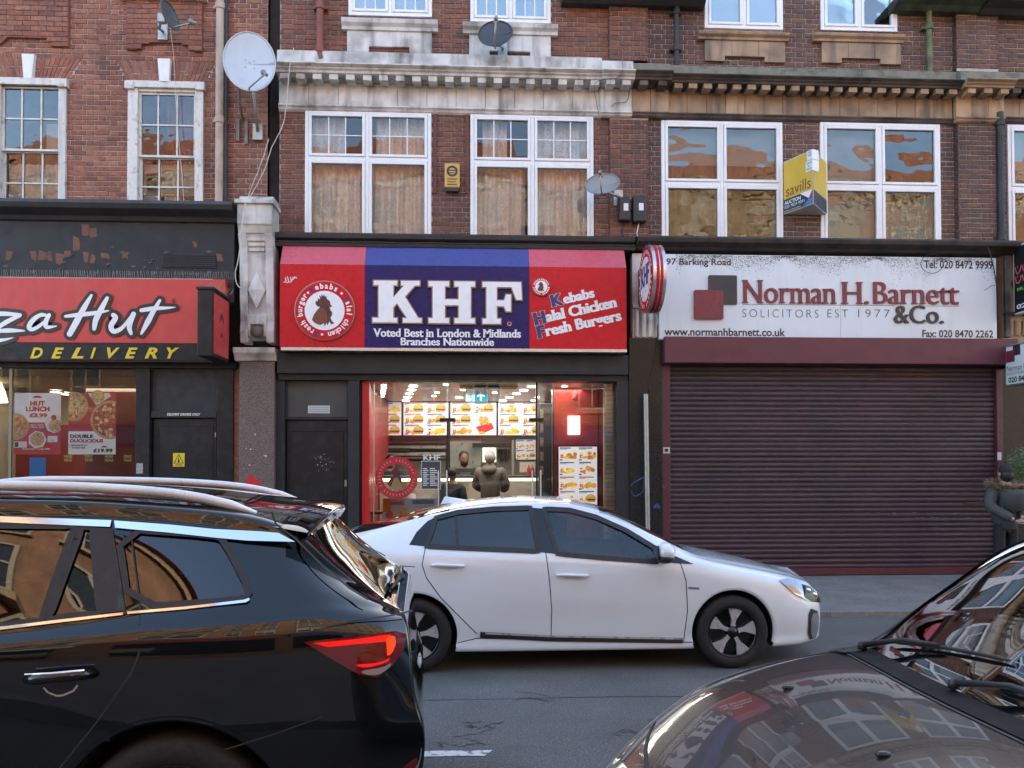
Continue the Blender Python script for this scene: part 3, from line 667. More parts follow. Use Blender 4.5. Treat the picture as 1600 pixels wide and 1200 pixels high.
for i, (x0, x1, m_, eav, rdg, gable) in enumerate(((-4.5, 1.5, opp_brick, 12.6, 15.4, False), (1.5, 7.5, opp_brick, 12.2, 14.8, False), (-10.5, -4.5, opp_brick, 12.3, 15.0, False), (7.5, 15, opp_brick2, 12.6, 15.2, False), (-18, -10.5, opp_brick, 12.6, 15.2, False), (15, 26, opp_brick, 12.4, 15.0, False))):
    t = thing('terrace_house', lab[i], 'building', ((x0+x1)/2, YO, 0))
    box('wall', m_, t, x0, x1, YO-6, YO, 0, eav)
    MB().mould([(YO+.3, eav), (YO-3, rdg), (YO-6.3, eav)], x0, x1).build('roof', opp_tile, t)
    box('string_course', opp_stone, t, x0, x1, YO, YO+.08, 3.3, 3.55); box('eaves_band', opp_stone, t, x0, x1, YO, YO+.12, eav-.25, eav-.02)
    xc = (x0+x1)/2
    if gable: MB().prism([(xc-1.6, eav-.1), (xc+1.6, eav-.1), (xc, rdg+.2)], YO-.5, YO+.1).build('gable', m_, t)
    for k in range(3):
        xw = x0+(x1-x0)*(k+.5)/3
        for za, zb in ((3.9, 5.5), (6.3, 7.9), (8.7, 10.2), (10.9, 12.0)):
            w = MB(); frame_rect(w, xw-.55, xw+.55, za, zb, .08, YO, YO+.06); w.box(xw-.03, xw+.03, YO, YO+.05, za, zb); w.box(xw-.5, xw+.5, YO, YO+.045, (za+zb)/2-.03, (za+zb)/2+.03); wo = w.build('window', M('dull_cream_frame', (.30, .25, .19), .6), t); box('pane', opp_glass, wo, xw-.52, xw+.52, YO+.005, YO+.02, za+.03, zb-.03); box('sill', opp_stone, wo, xw-.65, xw+.65, YO, YO+.14, za-.14, za)
    box('shop_sign', (sign_red_ if False else M('opposite_sign_panel_%d' % (i % 3), ((.35, .04, .03), (.05, .08, .2), (.5, .48, .42))[i % 3], .5)), t, x0+.2, x1-.2, YO, YO+.15, 2.6, 3.2); box('shop_window', opp_glass, t, x0+.4, x1-.4, YO, YO+.03, .5, 2.5)

# ------------------------------------------------------------------ shop-level palette
sign_red_p = M('faded_red_sign', (.56, .05, .045), .45, var=.08, streak=.08, streakcol=(.6, .3, .28))
sign_red = M('red_sign_panel', (.55, .012, .022), .3, spec=.25, var=.05)
sign_blue = M('blue_sign_panel', (.015, .013, .105), .3, spec=.25, var=.06)
white_letter = M('white_acrylic', (.82, .84, .85), .3, var=.03)
black_letter = M('black_acrylic', (.012, .013, .015), .35, var=.05)
yellow_letter = M('yellow_vinyl', (.72, .55, .03), .4, var=.05)
navy_letter = M('navy_vinyl', (.03, .03, .17), .4, var=.05)
gold_edge = M('bronze_letter_edge', (.28, .20, .14), .4, metal=.4, var=.1)
alu = M('brushed_aluminium', (.55, .55, .55), .35, metal=.9, var=.08)
steel = M('galvanised_steel', (.36, .36, .34), .45, metal=.7, var=.15, scale=14)
granite = M('red_grey_granite', (.17, .125, .115), .45, var=.35, scale=45, col2=(.09, .075, .07), mixscale=70, mixlo=.45, mixhi=.55)
granite_k = M('black_granite', (.012, .0125, .013), .3, spec=.3, var=.4, scale=40, col2=(.028, .028, .028), mixscale=60)
print_m = M('printed_paper', rough=.6, attr='Col', var=.05)
backlit_m = M('backlit_menu_print', rough=.4, attr='Col', var=0, emits=.06)
shop_glass = glass_mat('shop_window_glass', (.93, .95, .94), 1.45)
pizza_glass = glass_mat('tinted_shop_glass', (.96, .97, .97), 1.28)
maroon = M('maroon_paint', (.08, .018, .028), .5, var=.12, streak=.12)
maroon_box = M('maroon_shutter_box', (.10, .022, .036), .5, var=.1, scale=3)
slat_m = M('maroon_slat', (.058, .028, .037), .5, var=.15, scale=2.2, col2=(.036, .028, .031), mixscale=.8, mixlo=.4, mixhi=.7, rnd=.06)

# ------------------------------------------------------------------ stone pier with console
pier = thing('stone_pier', 'ornate pale console on a red granite pier beside the pizza shop', 'pier', (PX(407), D, 0))
x0, x1, z0, z1 = RC(384, 318, 436, 376)
pw = x1-x0
MB().mould([(D+.02, z0), (D-.36, z0), (D-.40, z0+.10), (D-.42, z0+.12), (D-.42, z1-.14), (D-.30, z1), (D+.02, z1)], x0, x1).build('cap_block', stone_w, pier, bevel=.012)
box('cap_top', stone_w, pier, x0-.03, x1+.03, D-.46, D+.02, z1-.15, z1-.09, .01)
zc0 = PZ(533, 407); zc1 = z0
MB().mould([(D+.02, zc0), (D-.16, zc0), (D-.22, zc0+.2), (D-.26, zc1-.25), (D-.34, zc1), (D+.02, zc1)], x0+.02, x1-.02).build('console_back', stone_w, pier, bevel=.006)
for a, b in ((x0+.0, x0+.115), (x1-.115, x1)):
    MB().mould([(D+.02, zc0-.06), (D-.24, zc0-.06), (D-.27, zc0+.10), (D-.24, zc0+.24), (D-.27, zc0+.5), (D-.31, zc1-.2), (D-.39, zc1-.002), (D+.02, zc1-.002)], a, b).build('console_side', stone_w, pier, bevel=.012)
xm = (x0+x1)/2; zd0, zd1 = PZ(488, 407), PZ(432, 407); zdm = (zd0+zd1)/2
yd = D-.285
dm = MB().add([(xm, yd, zd0), (xm+.125, yd, zdm), (xm, yd, zd1), (xm-.125, yd, zdm), (xm, yd-.045, zdm), (xm, yd+.1, zd0), (xm+.125, yd+.1, zdm), (xm, yd+.1, zd1), (xm-.125, yd+.1, zdm)],
              [(0, 1, 4), (1, 2, 4), (2, 3, 4), (3, 0, 4), (0, 5, 6, 1), (1, 6, 7, 2), (2, 7, 8, 3), (3, 8, 5, 0)]).build('diamond', stone_w, pier)
for k in range(3): box('fluting', stone_w, pier, xm-.13+.01*k, xm+.13-.01*k, D-.33+.02*k, D-.2, zc1-.10-.07*k, zc1-.055-.07*k, .006)
sw = MB().box(xm-.14, xm+.14, D-.27, D-.15, PZ(512, 407), PZ(497, 407)).build('console_band', stone_w, pier, bevel=.01)
MB().sphere((xm, D-.25, PZ(523, 407)), .085, .07, .09).build('boss', stone_sooty, pier, smooth='all')
for s in (-1, 1): MB().tube([(xm+s*.08, D-.25, PZ(503, 407)), (xm+s*.115, D-.26, PZ(512, 407)), (xm+s*.11, D-.25, PZ(530, 407))], .022, 8).build('volute', stone_w, pier, smooth='all')
z0, z1 = PZ(567, 407), PZ(548, 407)
MB().mould([(D+.02, z0), (D-.22, z0), (D-.25, z0+.05), (D-.30, z0+.11), (D-.32, z1), (D+.02, z1+.01)], PX(374, 557), PX(438, 557)).build('impost', stone_w, pier, bevel=.006)
x0, x1 = PX(380, 680), PX(434, 680)
shaft = box('shaft', granite, pier, x0, x1, D-.20, D+.05, 0, z0, .008)
MB().prism([(PX(389, 748), PZ(748)), (PX(402, 740), PZ(740)), (PX(405, 745), PZ(745)), (PX(414, 754), PZ(754)), (PX(409, 764), PZ(764)), (PX(399, 766), PZ(766)), (PX(391, 755), PZ(755))], D-.2035, D-.199).build('red_sticker', M('red_sticker_vinyl', (.5, .02, .02), .5), shaft)
chip = M('pale_chip', (.55, .53, .5), .8)
for i in range(7):
    cx, cy = rng.uniform(386, 430), rng.uniform(655, 745); a = rng.uniform(.006, .016)
    X_, Z_ = P(cx, cy); MB().prism([(X_-a, Z_-a*.6), (X_+a*.7, Z_-a*.8), (X_+a, Z_+a*.5), (X_-a*.4, Z_+a)], D-.203, D-.199).build('chip', chip, shaft)
box('brick_reveal', brick_red, pier, PX(366, 700), x0, D-.02, D+.05, 0, z0-.01)

# ------------------------------------------------------------------ pizza shop: ledge, fascia, sign
pz = thing('shopfront', 'black painted pizza shopfront with poster window and delivery door', 'shopfront', (PX(150), D, 0))
xa, xb = XL, PX(377, 340)
z0, z1 = PZ(352, 190), PZ(327, 190)
MB().mould([(D+.02, z0), (D-.2, z0), (D-.24, z0+.06), (D-.40, z0+.12), (D-.44, z1-.05), (D-.42, z1), (D+.02, z1+.05)], xa, xb).build('ledge', lead_grey, pz, bevel=.01)
zf0, zf1 = PZ(442, 190), z0
fb = box('fascia_board', slate_paint, pz, xa, xb-.05, D-.16, D+.02, zf0-.3, zf1)
peel = M('bare_terracotta', (.19, .09, .062), .85, var=.2)
flake = M('lifting_paint_flake', (.085, .09, .10), .6, var=.15)
for (l, t, r, b) in ((122, 375, 132, 397), (138, 357, 148, 373), (148, 362, 160, 375), (20, 397, 30, 412), (58, 398, 66, 411), (70, 397, 82, 412), (84, 398, 90, 411), (96, 400, 109, 417), (110, 396, 118, 406), (139, 399, 147, 414), (150, 402, 157, 415), (165, 401, 178, 408), (200, 400, 208, 408), (308, 383, 313, 391), (345, 402, 353, 413), (0, 400, 4, 413)):
    x0, x1, z0_, z1_ = RC(l, t, r, b); j = lambda: rng.uniform(-.018, .018)
    MB().prism([(x0+j(), z0_+j()), ((x0+x1)/2, z0_+j()), (x1+j(), z0_+j()), (x1+j(), (z0_+z1_)/2), (x1+j(), z1_+j()), (x0+j(), z1_+j())], D-.1625, D-.159).build('bare_patch', peel, fb)
for i in range(60):
    cx, cy = rng.uniform(0, 345), rng.choice((rng.gauss(408, 9), rng.gauss(428, 5))); X_, Z_ = P(cx, cy); a = rng.uniform(.015, .05); t = rng.uniform(0, 3)
    if Z_ > zf1-.03: continue
    MB().add([(X_-a, D-.160, Z_), (X_, D-.161-rng.uniform(.004, .02), Z_-a*.5), (X_+a, D-.163, Z_+a*.2), (X_, D-.17, Z_+a*.6)], [(0, 1, 2, 3)]).build('paint_flake', flake, fb)
x0, x1, z0, z1 = RC(260, 403, 343, 423); vt = box('vent', M('vent_black', (.02, .02, .02), .7, var=.4, scale=30), pz, x0, x1, D-.175, D-.155, z0, z1)
for k in range(6): box('louvre', slate_paint, vt, x0+.02, x1-.02, D-.182, D-.172, z0+.02+k*.03, z0+.032+k*.03)
spk = thing('bird_spikes', 'row of thin bird spikes along the top of the red pizza sign', 'bird spikes', (PX(150), D-.2, PZ(440)))
z0 = PZ(441, 180); sm = MB()
for i in range(120):
    X_ = PX(-5, 440)+i*.029; sm.tube([(X_, D-.22, z0), (X_+rng.uniform(-.012, .012), D-.22-rng.uniform(.0, .04), z0+.11)], .0025, 4, False)
props(sm.build('spike', steel, spk), kind='stuff')
MB().box(PX(-6), PX(340), D-.24, D-.2, z0-.006, z0+.006).build('spike_base', steel, spk)

ps = thing('fascia_sign', 'red pizza shop sign with white script and yellow DELIVERY strip', 'sign', (PX(150), D-.3, PZ(567)))
YS = D-.30
x0, x1, zb, zt = RC(-330, 441, 362, 567); zm = PZ(541, 180)
box('red_panel', sign_red_p, ps, x0, x1, YS, D-.1, zm, zt, .006); box('black_strip', black_paint, ps, x0, x1, YS-.004, D-.1, zb, zm-.002, .005)
box('sign_edge', maroon, ps, x0, x1+.004, YS+.012, D-.1, zb-.012, zb-.001)
def zz(p): return [(a/3.75, 440+b/3.75) for a, b in p]
strokes = [
 ([(-90, 190), (30, 190), (125, 196)], [30, 26, 16]), ([(120, 200), (40, 240), (-30, 285)], [22, 26, 24]), ([(-40, 292), (60, 288), (148, 290)], [20, 26, 8]), ([(-90, 352), (10, 345), (84, 330)], [20, 20, 3]),
 ([(288, 205), (250, 196), (205, 220), (176, 262), (190, 282), (235, 262), (280, 222)], [12, 22, 26, 28, 22, 20, 14]), ([(292, 198), (272, 240), (280, 268), (336, 262)], [22, 28, 24, 5]),
 ([(540, 82), (500, 150), (455, 232), (413, 308)], [14, 30, 36, 32]), ([(388, 205), (470, 196), (560, 186), (640, 172)], [16, 26, 24, 8]), ([(632, 98), (596, 165), (566, 225), (556, 278)], [20, 32, 32, 22]),
 ([(668, 198), (680, 215), (655, 262), (672, 293), (720, 272), (772, 205)], [26, 30, 30, 28, 22, 14]), ([(786, 192), (766, 240), (762, 275), (772, 306)], [28, 32, 28, 18]),
 ([(940, 112), (900, 180), (868, 240), (832, 306)], [16, 28, 32, 14]), ([(832, 170), (900, 160), (980, 156), (1030, 152)], [22, 26, 16, 4])]
for mat_, extra, yy, nm in ((black_letter, 40, YS-.012, 'script_outline'), (white_letter, 0, YS-.02, 'script_lettering')):
    mb = MB()
    for k, (pts, ws) in enumerate(strokes):
        vs, fs = stroke_geo([P(*q, YS) for q in zz(pts)], [(w+extra)/3.75/106.8 for w in ws], 8)
        mb.add([(x, yy-.00012*k, z) for x, z in vs], fs)
    mb.build(nm, mat_, ps)
mb = MB(); cx, cz = P(272, 470, YS); mb.lathe([(.03, 0), (.034, 0)], 16, (cx, YS-.008, cz), (0, 1, 0), False); mb.build('registered_mark', black_letter, ps)
lay_text_px('registered_letter', 'R', 270, 468, 274, 473, YS-.009, black_letter, ps, .02)
for ch, l in zip('DELIVERY', (47, 80, 111, 141, 167, 195, 226, 260)):
    lay_text_px('letter', ch, l, 543, l+(20 if ch not in 'I' else 9), 560, YS-.012, yellow_letter, ps, .035, .006, shear=.32)
pj = thing('projecting_sign', 'slim black projecting lightbox with red face on the pizza sign', 'sign', (PX(325), D-.6, PZ(555)))
yn, yf = D-1.02, D-.34
xl = PX(308, 500, yn); xr = PX(332, 500, yn); z0, z1 = PZ(556, 320, yn), PZ(452, 320, yn)
box('case', black_paint, pj, xl, xr, yn, yf, z0, z1, .01); box('cap', slate_paint, pj, xl-.015, xr+.02, yn-.015, yf, z1, z1+.035, .006)
fc = box('face', sign_red_p, pj, xr+.001, xr+.012, yn+.04, yf-.04, z0+.04, z1-.04)
for (t, b, wy) in ((480, 500, .22), (512, 522, .14)):
    za, zb_ = PZ(b, 320, yn), PZ(t, 320, yn); yc = (yn+yf)/2
    MB().add([(xr+.0135, yc-wy/2, za), (xr+.0135, yc, zb_), (xr+.0135, yc+wy/2, za), (xr+.0135, yc, (za+zb_)/2)], [(0, 3, 1), (3, 2, 1)]).build('mark', black_letter, fc)
nest = thing('straw_tuft', 'tuft of dry straw on top of the projecting pizza sign', 'straw', ((xl+xr)/2, yn+.2, z1)); mb = MB()
for i in range(70):
    X_ = rng.uniform(xl-.03, xr+.1); Y_ = rng.uniform(yn+.05, yf-.1); mb.tube([(X_, Y_, z1+.034), (X_+rng.uniform(-.07, .07), Y_+rng.uniform(-.05, .05), z1+rng.uniform(.06, .15))], .003, 3, False)
props(mb.build('straw', M('dry_straw', (.30, .20, .11), .9), nest), kind='stuff')

# pizza shop: window, door
zs1 = PZ(568, 150)
xp0, xp1 = PX(215, 700), PX(237, 700)
box('lintel', black_paint, pz, xa, xb-.03, D-.10, D+.02, PZ(576, 180), zs1)
box('mullion_post', black_paint, pz, xp0, xp1, D-.08, D+.06, 0, PZ(576, 180), .006)
box('stall_riser', black_paint, pz, xa, xp0, D-.05, D+.05, 0, .55)
gz0, gz1 = .55, PZ(576, 100)
sw_ = box('window', pizza_glass, pz, xa, xp0, D+.005, D+.012, gz0, gz1)
gm = PX(16, 700, D+.0); box('window_post', M('bronze_post', (.20, .17, .13), .4, metal=.5), pz, gm-.02, gm+.02, D-.01, D+.02, gz0, gz1)
dx0, dx1 = PX(238, 720), PX(340, 720)
box('transom_panel', M('charcoal_board', (.026, .027, .028), .7, var=.2), pz, dx0, dx1, D-.02, D+.03, PZ(645, 290), PZ(576, 290))
tb = box('door_head', slate_paint, pz, dx0, dx1, D-.06, D+.03, PZ(653, 290), PZ(643, 290), .004)
lay_text_px('lettering', 'DELIVERY DRIVERS ONLY', 261, 645.5, 313, 649.5, D-.063, white_letter, tb, .02, shear=.2)
box('door_light_stop', black_letter, pz, xp1-.02, PX(376, 700), D+.07, D+.10, 0, zs1+.2); dr = box('door', black_paint, pz, dx0+.02, dx1-.02, D-.01, D+.04, PAVZ+.02, PZ(655, 290))  # unseen black board added to stop room light leaking round the door
for (l, t, r, b) in ((246, 664, 333, 855),):
    a, c, z0, z1 = RC(l, t, r, b); mb = MB(); frame_rect(mb, a, c, z0, z1, .02, D-.018, D-.009); mb.build('door_moulding', black_paint, dr)
a, c, z0, z1 = RC(271, 708, 289, 729); wsg = box('warning_sign', yellow_letter, dr, a, c, D-.016, D-.0105, z0, z1)
a2_, c2_, z2, z3 = RC(271, 708, 289, 723); mbx = MB().prism([(a+.01, z0+.045), (c-.01, z0+.045), ((a+c)/2, z1-.01)], D-.0175, D-.016); mbx.build('triangle', black_letter, wsg)
MB().prism([(a+.027, z0+.054), (c-.027, z0+.054), ((a+c)/2, z1-.03)], D-.0185, D-.0175).build('triangle_field', yellow_letter, wsg)
MB().prism([((a+c)/2-.02, z0+.062), ((a+c)/2+.02, z0+.062), ((a+c)/2+.01, z0+.09), ((a+c)/2, z1-.055), ((a+c)/2-.012, z0+.085)], D-.0192, D-.0185).build('flame', black_letter, wsg)
for k in range(2): box('text_line', black_letter, wsg, a+.03, c-.03, D-.0175, D-.016, z0+.012+k*.014, z0+.018+k*.014)
a, c, z0, z1 = RC(217, 724, 227, 740); st = box('sticker', M('grey_sticker', (.45, .45, .45), .6, var=.4, scale=60, col2=(.05, .05, .05), mixscale=60), pz, a, c, D-.0845, D-.080, z0, z1)
box('door_hinge', steel, dr, dx1-.035, dx1-.02, D-.02, D-.009, PZ(683, 338), PZ(676, 338))
box('door_jamb', black_paint, pz, dx1, PX(366, 700), D-.05, D+.06, 0, PZ(576, 290), .006)
box('door_jamb', black_paint, pz, xp1, dx0, D-.05, D+.06, 0, PZ(576, 290))

# pizza shop interior
def interior(name, label, x0, x1, y1, z0, z1, wallm, floorm, ceilm, backm=None, y0=D+.06):
    t = thing(name, label, 'room', ((x0+x1)/2, y0+.5, z0))
    mb = MB().quad((x0, y1, z0), (x1, y1, z0), (x1, y1, z1), (x0, y1, z1)); mb.build('rear_wall', backm or wallm, t)
    mb = MB().quad((x0, y0, z0), (x0, y1, z0), (x0, y1, z1), (x0, y0, z1)); mb.quad((x1, y1, z0), (x1, y0, z0), (x1, y0, z1), (x1, y1, z1)); mb.build('side_wall', wallm, t)
    MB().quad((x0, y0, z0), (x1, y0, z0), (x1, y1, z0), (x0, y1, z0)).build('interior_floor', floorm, t)
    MB().quad((x0, y1, z1), (x1, y1, z1), (x1, y0, z1), (x0, y0, z1)).build('interior_ceiling', ceilm, t)
    return t
beige = M('beige_wall', (.52, .47, .39), .8, var=.05); red_wall = M('red_interior_panel', (.36, .03, .03), .45, var=.08)
tile_f = M('grey_floor_tile', (.2, .19, .18), .4, var=.1)
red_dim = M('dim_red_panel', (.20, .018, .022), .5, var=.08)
pin = interior('shop_interior', 'dim beige and red interior seen through the pizza shop window', xa+6, PX(228, 700), D+3.2, .1, 3.05, beige, tile_f, M('brown_ceiling', (.12, .10, .08), .8), None)
x0 = PX(134, 640, D+1.0); x1 = PX(222, 640, D+1.0)
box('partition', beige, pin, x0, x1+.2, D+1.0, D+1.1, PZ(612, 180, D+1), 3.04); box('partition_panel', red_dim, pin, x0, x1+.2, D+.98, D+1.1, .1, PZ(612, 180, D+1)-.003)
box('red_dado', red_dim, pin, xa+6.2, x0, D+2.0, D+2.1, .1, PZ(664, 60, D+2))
x0, x1, z0, z1 = RC(-30, 595, 8, 628, D+.8); lamp_y = M('warm_lamp_glass', (.9, .7, .4), .5, emit=(1.0, .72, .32), emits=1.0)
lmp = thing('pendant_lamp', 'glowing yellow pendant lamp shade at the left edge inside the pizza shop', 'lamp', ((x0+x1)/2, D+.8, z0))
MB().lathe([(.10, z1), (.16, (z0+z1)/2), (.20, z0)], 24, ((x0+x1)/2, D+.8, 0)).build('lamp_shade', lamp_y, lmp, smooth=True); MB().tube([((x0+x1)/2, D+.8, z1), ((x0+x1)/2, D+.8, 3.05)], .008).build('lamp_cord', black_letter, lmp)
glow_w = M('ceiling_light_glow', (1, .95, .85), .5, emit=(1, .92, .78), emits=2.0)
for k, (px, py) in enumerate(((88, 575.5), (104, 579.5))):
    X_, Z_ = P(px, py, D+2.0+k*.4); t_ = thing('downlight', ('oval ceiling downlight nearer the glass inside the pizza shop', 'oval ceiling downlight further back inside the pizza shop')[k], 'light', (X_, D+2+k*.4, 3.0))
    MB().lathe([(.09, 0), (.09, .03)], 20, (X_, D+2.0+k*.4, 3.015)).build('lens', glow_w, t_); MB().lathe([(.092, 0), (.115, 0), (.115, .03), (.092, .03)], 20, (X_, D+2.0+k*.4, 3.012), cap=False).build('trim_ring', alu, t_)
ld = bpy.data.lights.new('pizza_shop_light', 'AREA'); ld.energy = 4.5; ld.size = 1.6; ld.color = (1, .88, .7); lo = bpy.data.objects.new('ceiling_light', ld); COL.objects.link(lo); lo.location = (PX(90, 600), D+1.7, 2.98)

# posters: printed sheets stuck inside the glass
def disc(mb, cx, cz, r, y, col, n=18, sx=1.0, ph=0.0, x_lo=None, x_hi=None):
    mb.col = col; pts = []
    for i in range(n):
        a = 2*math.pi*i/n+ph; x = cx+r*sx*math.cos(a)
        if x_lo is not None: x = max(x, x_lo)
        if x_hi is not None: x = min(x, x_hi)
        pts.append((x, y, cz+r*math.sin(a)))
    mb.add(pts, [tuple(range(n))]); mb.col = None
def rq(mb, x0, x1, z0, z1, y, col): mb.col = col; mb.quad((x0, y, z0), (x1, y, z0), (x1, y, z1), (x0, y, z1)); mb.col = None
def pizza(mb, cx, cz, r, y, seed, top, lo=None, hi=None):
    q = random.Random(seed); disc(mb, cx, cz, r, y, (.52, .33, .14), 26, x_lo=lo, x_hi=hi); disc(mb, cx, cz, r*.87, y-.0005, top, 26, x_lo=lo, x_hi=hi)
    for i in range(80):
        a, d = q.uniform(0, 6.28), r*.82*math.sqrt(q.random()); x = cx+d*math.cos(a)
        if (lo is not None and x < lo+.02) or (hi is not None and x > hi-.02): continue
        disc(mb, x, cz+d*math.sin(a), r*q.uniform(.04, .11), y-.001-.00001*i, q.choice([(.62, .45, .18), (.5, .12, .05), (.7, .55, .3), (.42, .08, .04), (.35, .25, .08), (.66, .5, .32)]), 7, q.uniform(.5, 1.4), q.uniform(0, 3))
YP = D+.020
def poster(name, label, l, t, r, b, Y=None):
    Y = Y or YP; x0, x1, z0, z1 = RC(l, t, r, b, Y); return thing(name, label, 'poster', ((x0+x1)/2, Y, z0)), x0, x1, z0, z1
po, x0, x1, z0, z1 = poster('window_poster', 'white and red lunch offer poster with three dishes in pizza window', 22, 614, 95, 710)
w, h = x1-x0, z1-z0; mb = MB()
rq(mb, x0, x1, z0, z1, YP, (.46, .05, .06)); rq(mb, x0, x1, z0+h*.52, z1, YP-.0004, (.80, .82, .84))
pizza(mb, x0+.02, z0+h*.45, w*.29, YP-.001, 1, (.55, .3, .12), lo=x0)
disc(mb, x0+w*.86, z0+h*.50, w*.21, YP-.001, (.7, .68, .64), 8, x_hi=x1); pizza(mb, x0+w*.88, z0+h*.47, w*.14, YP-.0016, 2, (.5, .4, .2), hi=x1); disc(mb, x0+w*.85, z0+h*.6, w*.06, YP-.003, (.4, .05, .03), 12)
disc(mb, x0+w*.5, z0+h*.24, w*.20, YP-.001, (.72, .70, .66), 7); pizza(mb, x0+w*.5, z0+h*.25, w*.15, YP-.0016, 3, (.45, .36, .14))
rq(mb, x0+w*.72, x0+w*.93, z0+h*.2, z0+h*.3, YP-.001, (.7, .7, .7)); rq(mb, x0, x0+w*.28, z0+h*.11, z0+h*.21, YP-.001, (.68, .68, .68)); rq(mb, x0+w*.02, x0+w*.1, z0+h*.12, z0+h*.2, YP-.0015, (.05, .05, .05))
mb.build('sheet', print_m, po)
redl = M('red_print', (.45, .03, .04), .6, var=.03)
def tx(o, s, fx0, fx1, fz0, fz1, mat, bold=.02, y=None, sh=0.0): return lay_text('print_line', text_geo(s, bold, sh), (x0+w*fx0, x0+w*fx1, z0+h*fz0, z0+h*fz1), (y or YP)-.0045, mat, o)
tx(po, 'HUT', .34, .66, .79, .87, redl, .05); tx(po, 'LUNCH', .25, .76, .70, .78, redl, .05); tx(po, '£3.99', .33, .71, .60, .67, redl, .05)
tx(po, 'SMALL PIZZA', .34, .64, .465, .49, white_letter); tx(po, '+ SMALL SIDE', .32, .64, .43, .455, white_letter); tx(po, 'MON-FRI / 11AM-4PM', .19, .77, .075, .10, white_letter); tx(po, '+ £1', .76, .86, .215, .24, black_letter)
MB().prism([(x0+w*.38, z1-h*.08), (x0+w*.62, z1-h*.08), (x0+w*.55, z1-h*.05), (x0+w*.5, z1-h*.042), (x0+w*.44, z1-h*.05)], YP-.003, YP-.0005).build('roof_mark', redl, po)
po, x0, x1, z0, z1 = poster('window_poster', 'double pizza offer poster with £19.99 price in pizza window', 107, 614, 181, 710)
w, h = x1-x0, z1-z0; mb = MB()
rq(mb, x0, x1, z0, z1, YP, (.43, .035, .045)); rq(mb, x0, x1, z0, z0+h*.375, YP-.0004, (.80, .84, .87))
pizza(mb, x0+w*.1, z0+h*.78, w*.32, YP-.001, 4, (.55, .36, .16), lo=x0); pizza(mb, x0+w*.88, z0+h*.56, w*.42, YP-.0012, 5, (.36, .06, .035), hi=x1)
mb.col = (.72, .7, .66); mb.add([(x0+w*.4, YP-.001, z1), (x0+w*.58, YP-.001, z0+h*.8), (x0+w*.9, YP-.001, z0+h*.95), (x0+w*.85, YP-.001, z1)], [(0, 1, 2, 3)]); mb.col = None
pizza(mb, x0+w*.62, z0+h*.945, w*.14, YP-.0014, 6, (.62, .55, .16)); mb.build('sheet', print_m, po)
tx(po, 'DOUBLE', .04, .52, .265, .325, black_letter, .05); tx(po, 'DUOLICIOUS', .04, .74, .19, .25, redl, .05); tx(po, '2 MEDIUM PIZZAS', .04, .4, .135, .16, black_letter); tx(po, '+ SHARED SIDE', .04, .36, .095, .12, black_letter); tx(po, '£19.99', .53, .94, .03, .095, black_letter, .05)
MB().prism([(x0+w*.68, z0+h*.115), (x0+w*.84, z0+h*.115), (x0+w*.79, z0+h*.135), (x0+w*.73, z0+h*.135)], YP-.003, YP-.0005).build('roof_mark', black_letter, po)
x0, x1, z0, z1 = RC(46, 715, 71, 790, YP); bp_ = box('notice', M('blue_paper', (.02, .19, .55), .6, var=.06), None, x0, x1, YP, YP+.003, z0, z1); props(bp_, 'plain blue sheet of paper taped low in the pizza shop window', 'notice')
lime = M('lime_vinyl', (.42, .46, .10), .5, var=.1)
nm_ = ['leftmost', 'second', 'third', 'last']
for k, (px, a_, b_) in enumerate(((106, 'FREE', 'SIDE'), (138, 'TRY', 'THE'), (170, 'MORE', 'DEALS'), (199, 'GREAT', 'VALUE'))):
    o = lay_text('window_decal', text_geo(a_+'\n'+b_, .04), RC(px-6, 711, px+7, 721, YP), YP, lime, None)
    props(o, ('small lime decal under the gap between the two pizza posters', 'small lime decal below the left half of the £19.99 poster', 'small lime decal below the right corner of the £19.99 poster', 'small lime decal nearest the black post of the pizza window')[k], 'decal', 'lime decals on the pizza window')

# ------------------------------------------------------------------ chicken shop: ledge, fascia sign
kf = thing('shopfront', 'black framed chicken shop shopfront with side door and glass front', 'shopfront', (PX(700), D, 0))
x0, x1 = PX(432, 380), PX(988, 380); z0, z1 = PZ(394, 710), PZ(373, 710)
MB().mould([(D+.02, z0), (D-.22, z0), (D-.23, z0+.05), (D-.19, z0+.08), (D-.24, z0+.12), (D-.25, z1-.02), (D-.23, z1), (D+.02, z1+.03)], x0, x1).build('ledge', M('black_ledge', (.022, .022, .023), .5, var=.3, streak=.3, bump=.3), kf, bevel=.006)
MB().tube([(x0, D-.23, z0+.065)]+[(x0+(x1-x0)*i/14, D-.23+rng.uniform(-.01, .01), z0+.065+rng.uniform(-.012, .012)) for i in range(1, 14)]+[(x1, D-.23, z0+.065)], .012, 6).build('cable', black_letter, kf)
ks = thing('fascia_sign', 'red and blue fascia sign with three big white letters and rooster roundels', 'sign', (PX(708), D-.36, PZ(552)))
YK = D-.38; sheen_r = M('sky_sheen_red', (.56, .085, .115), .3, var=.05); sheen_b = M('sky_sheen_blue', (.05, .055, .24), .3, var=.05)  # lighter red and blue paint the sky's reflection onto the sloping tops
zt, zk, zb = PZ(394, 708), PZ(426, 708), PZ(550, 708)
xs = [PX(q, 480, YK) for q in (437, 570, 827, 979)]
for a, c, m_, nm in ((xs[0], xs[1], sign_red, 'red_panel'), (xs[1], xs[2], sign_blue, 'blue_panel'), (xs[2], xs[3], sign_red, 'red_panel')):
    pn = MB().mould([(D-.1, zb), (YK, zb), (YK, zk), (D-.1, zk)], a+.0015, c-.0015).build(nm, m_, ks)
    MB().mould([(D-.1, zk+.002), (YK+.001, zk+.002), (YK+.17, zt), (D-.1, zt)], a+.0015, c-.0015).build('sloping_top', sheen_b if nm == 'blue_panel' else sheen_r, pn)
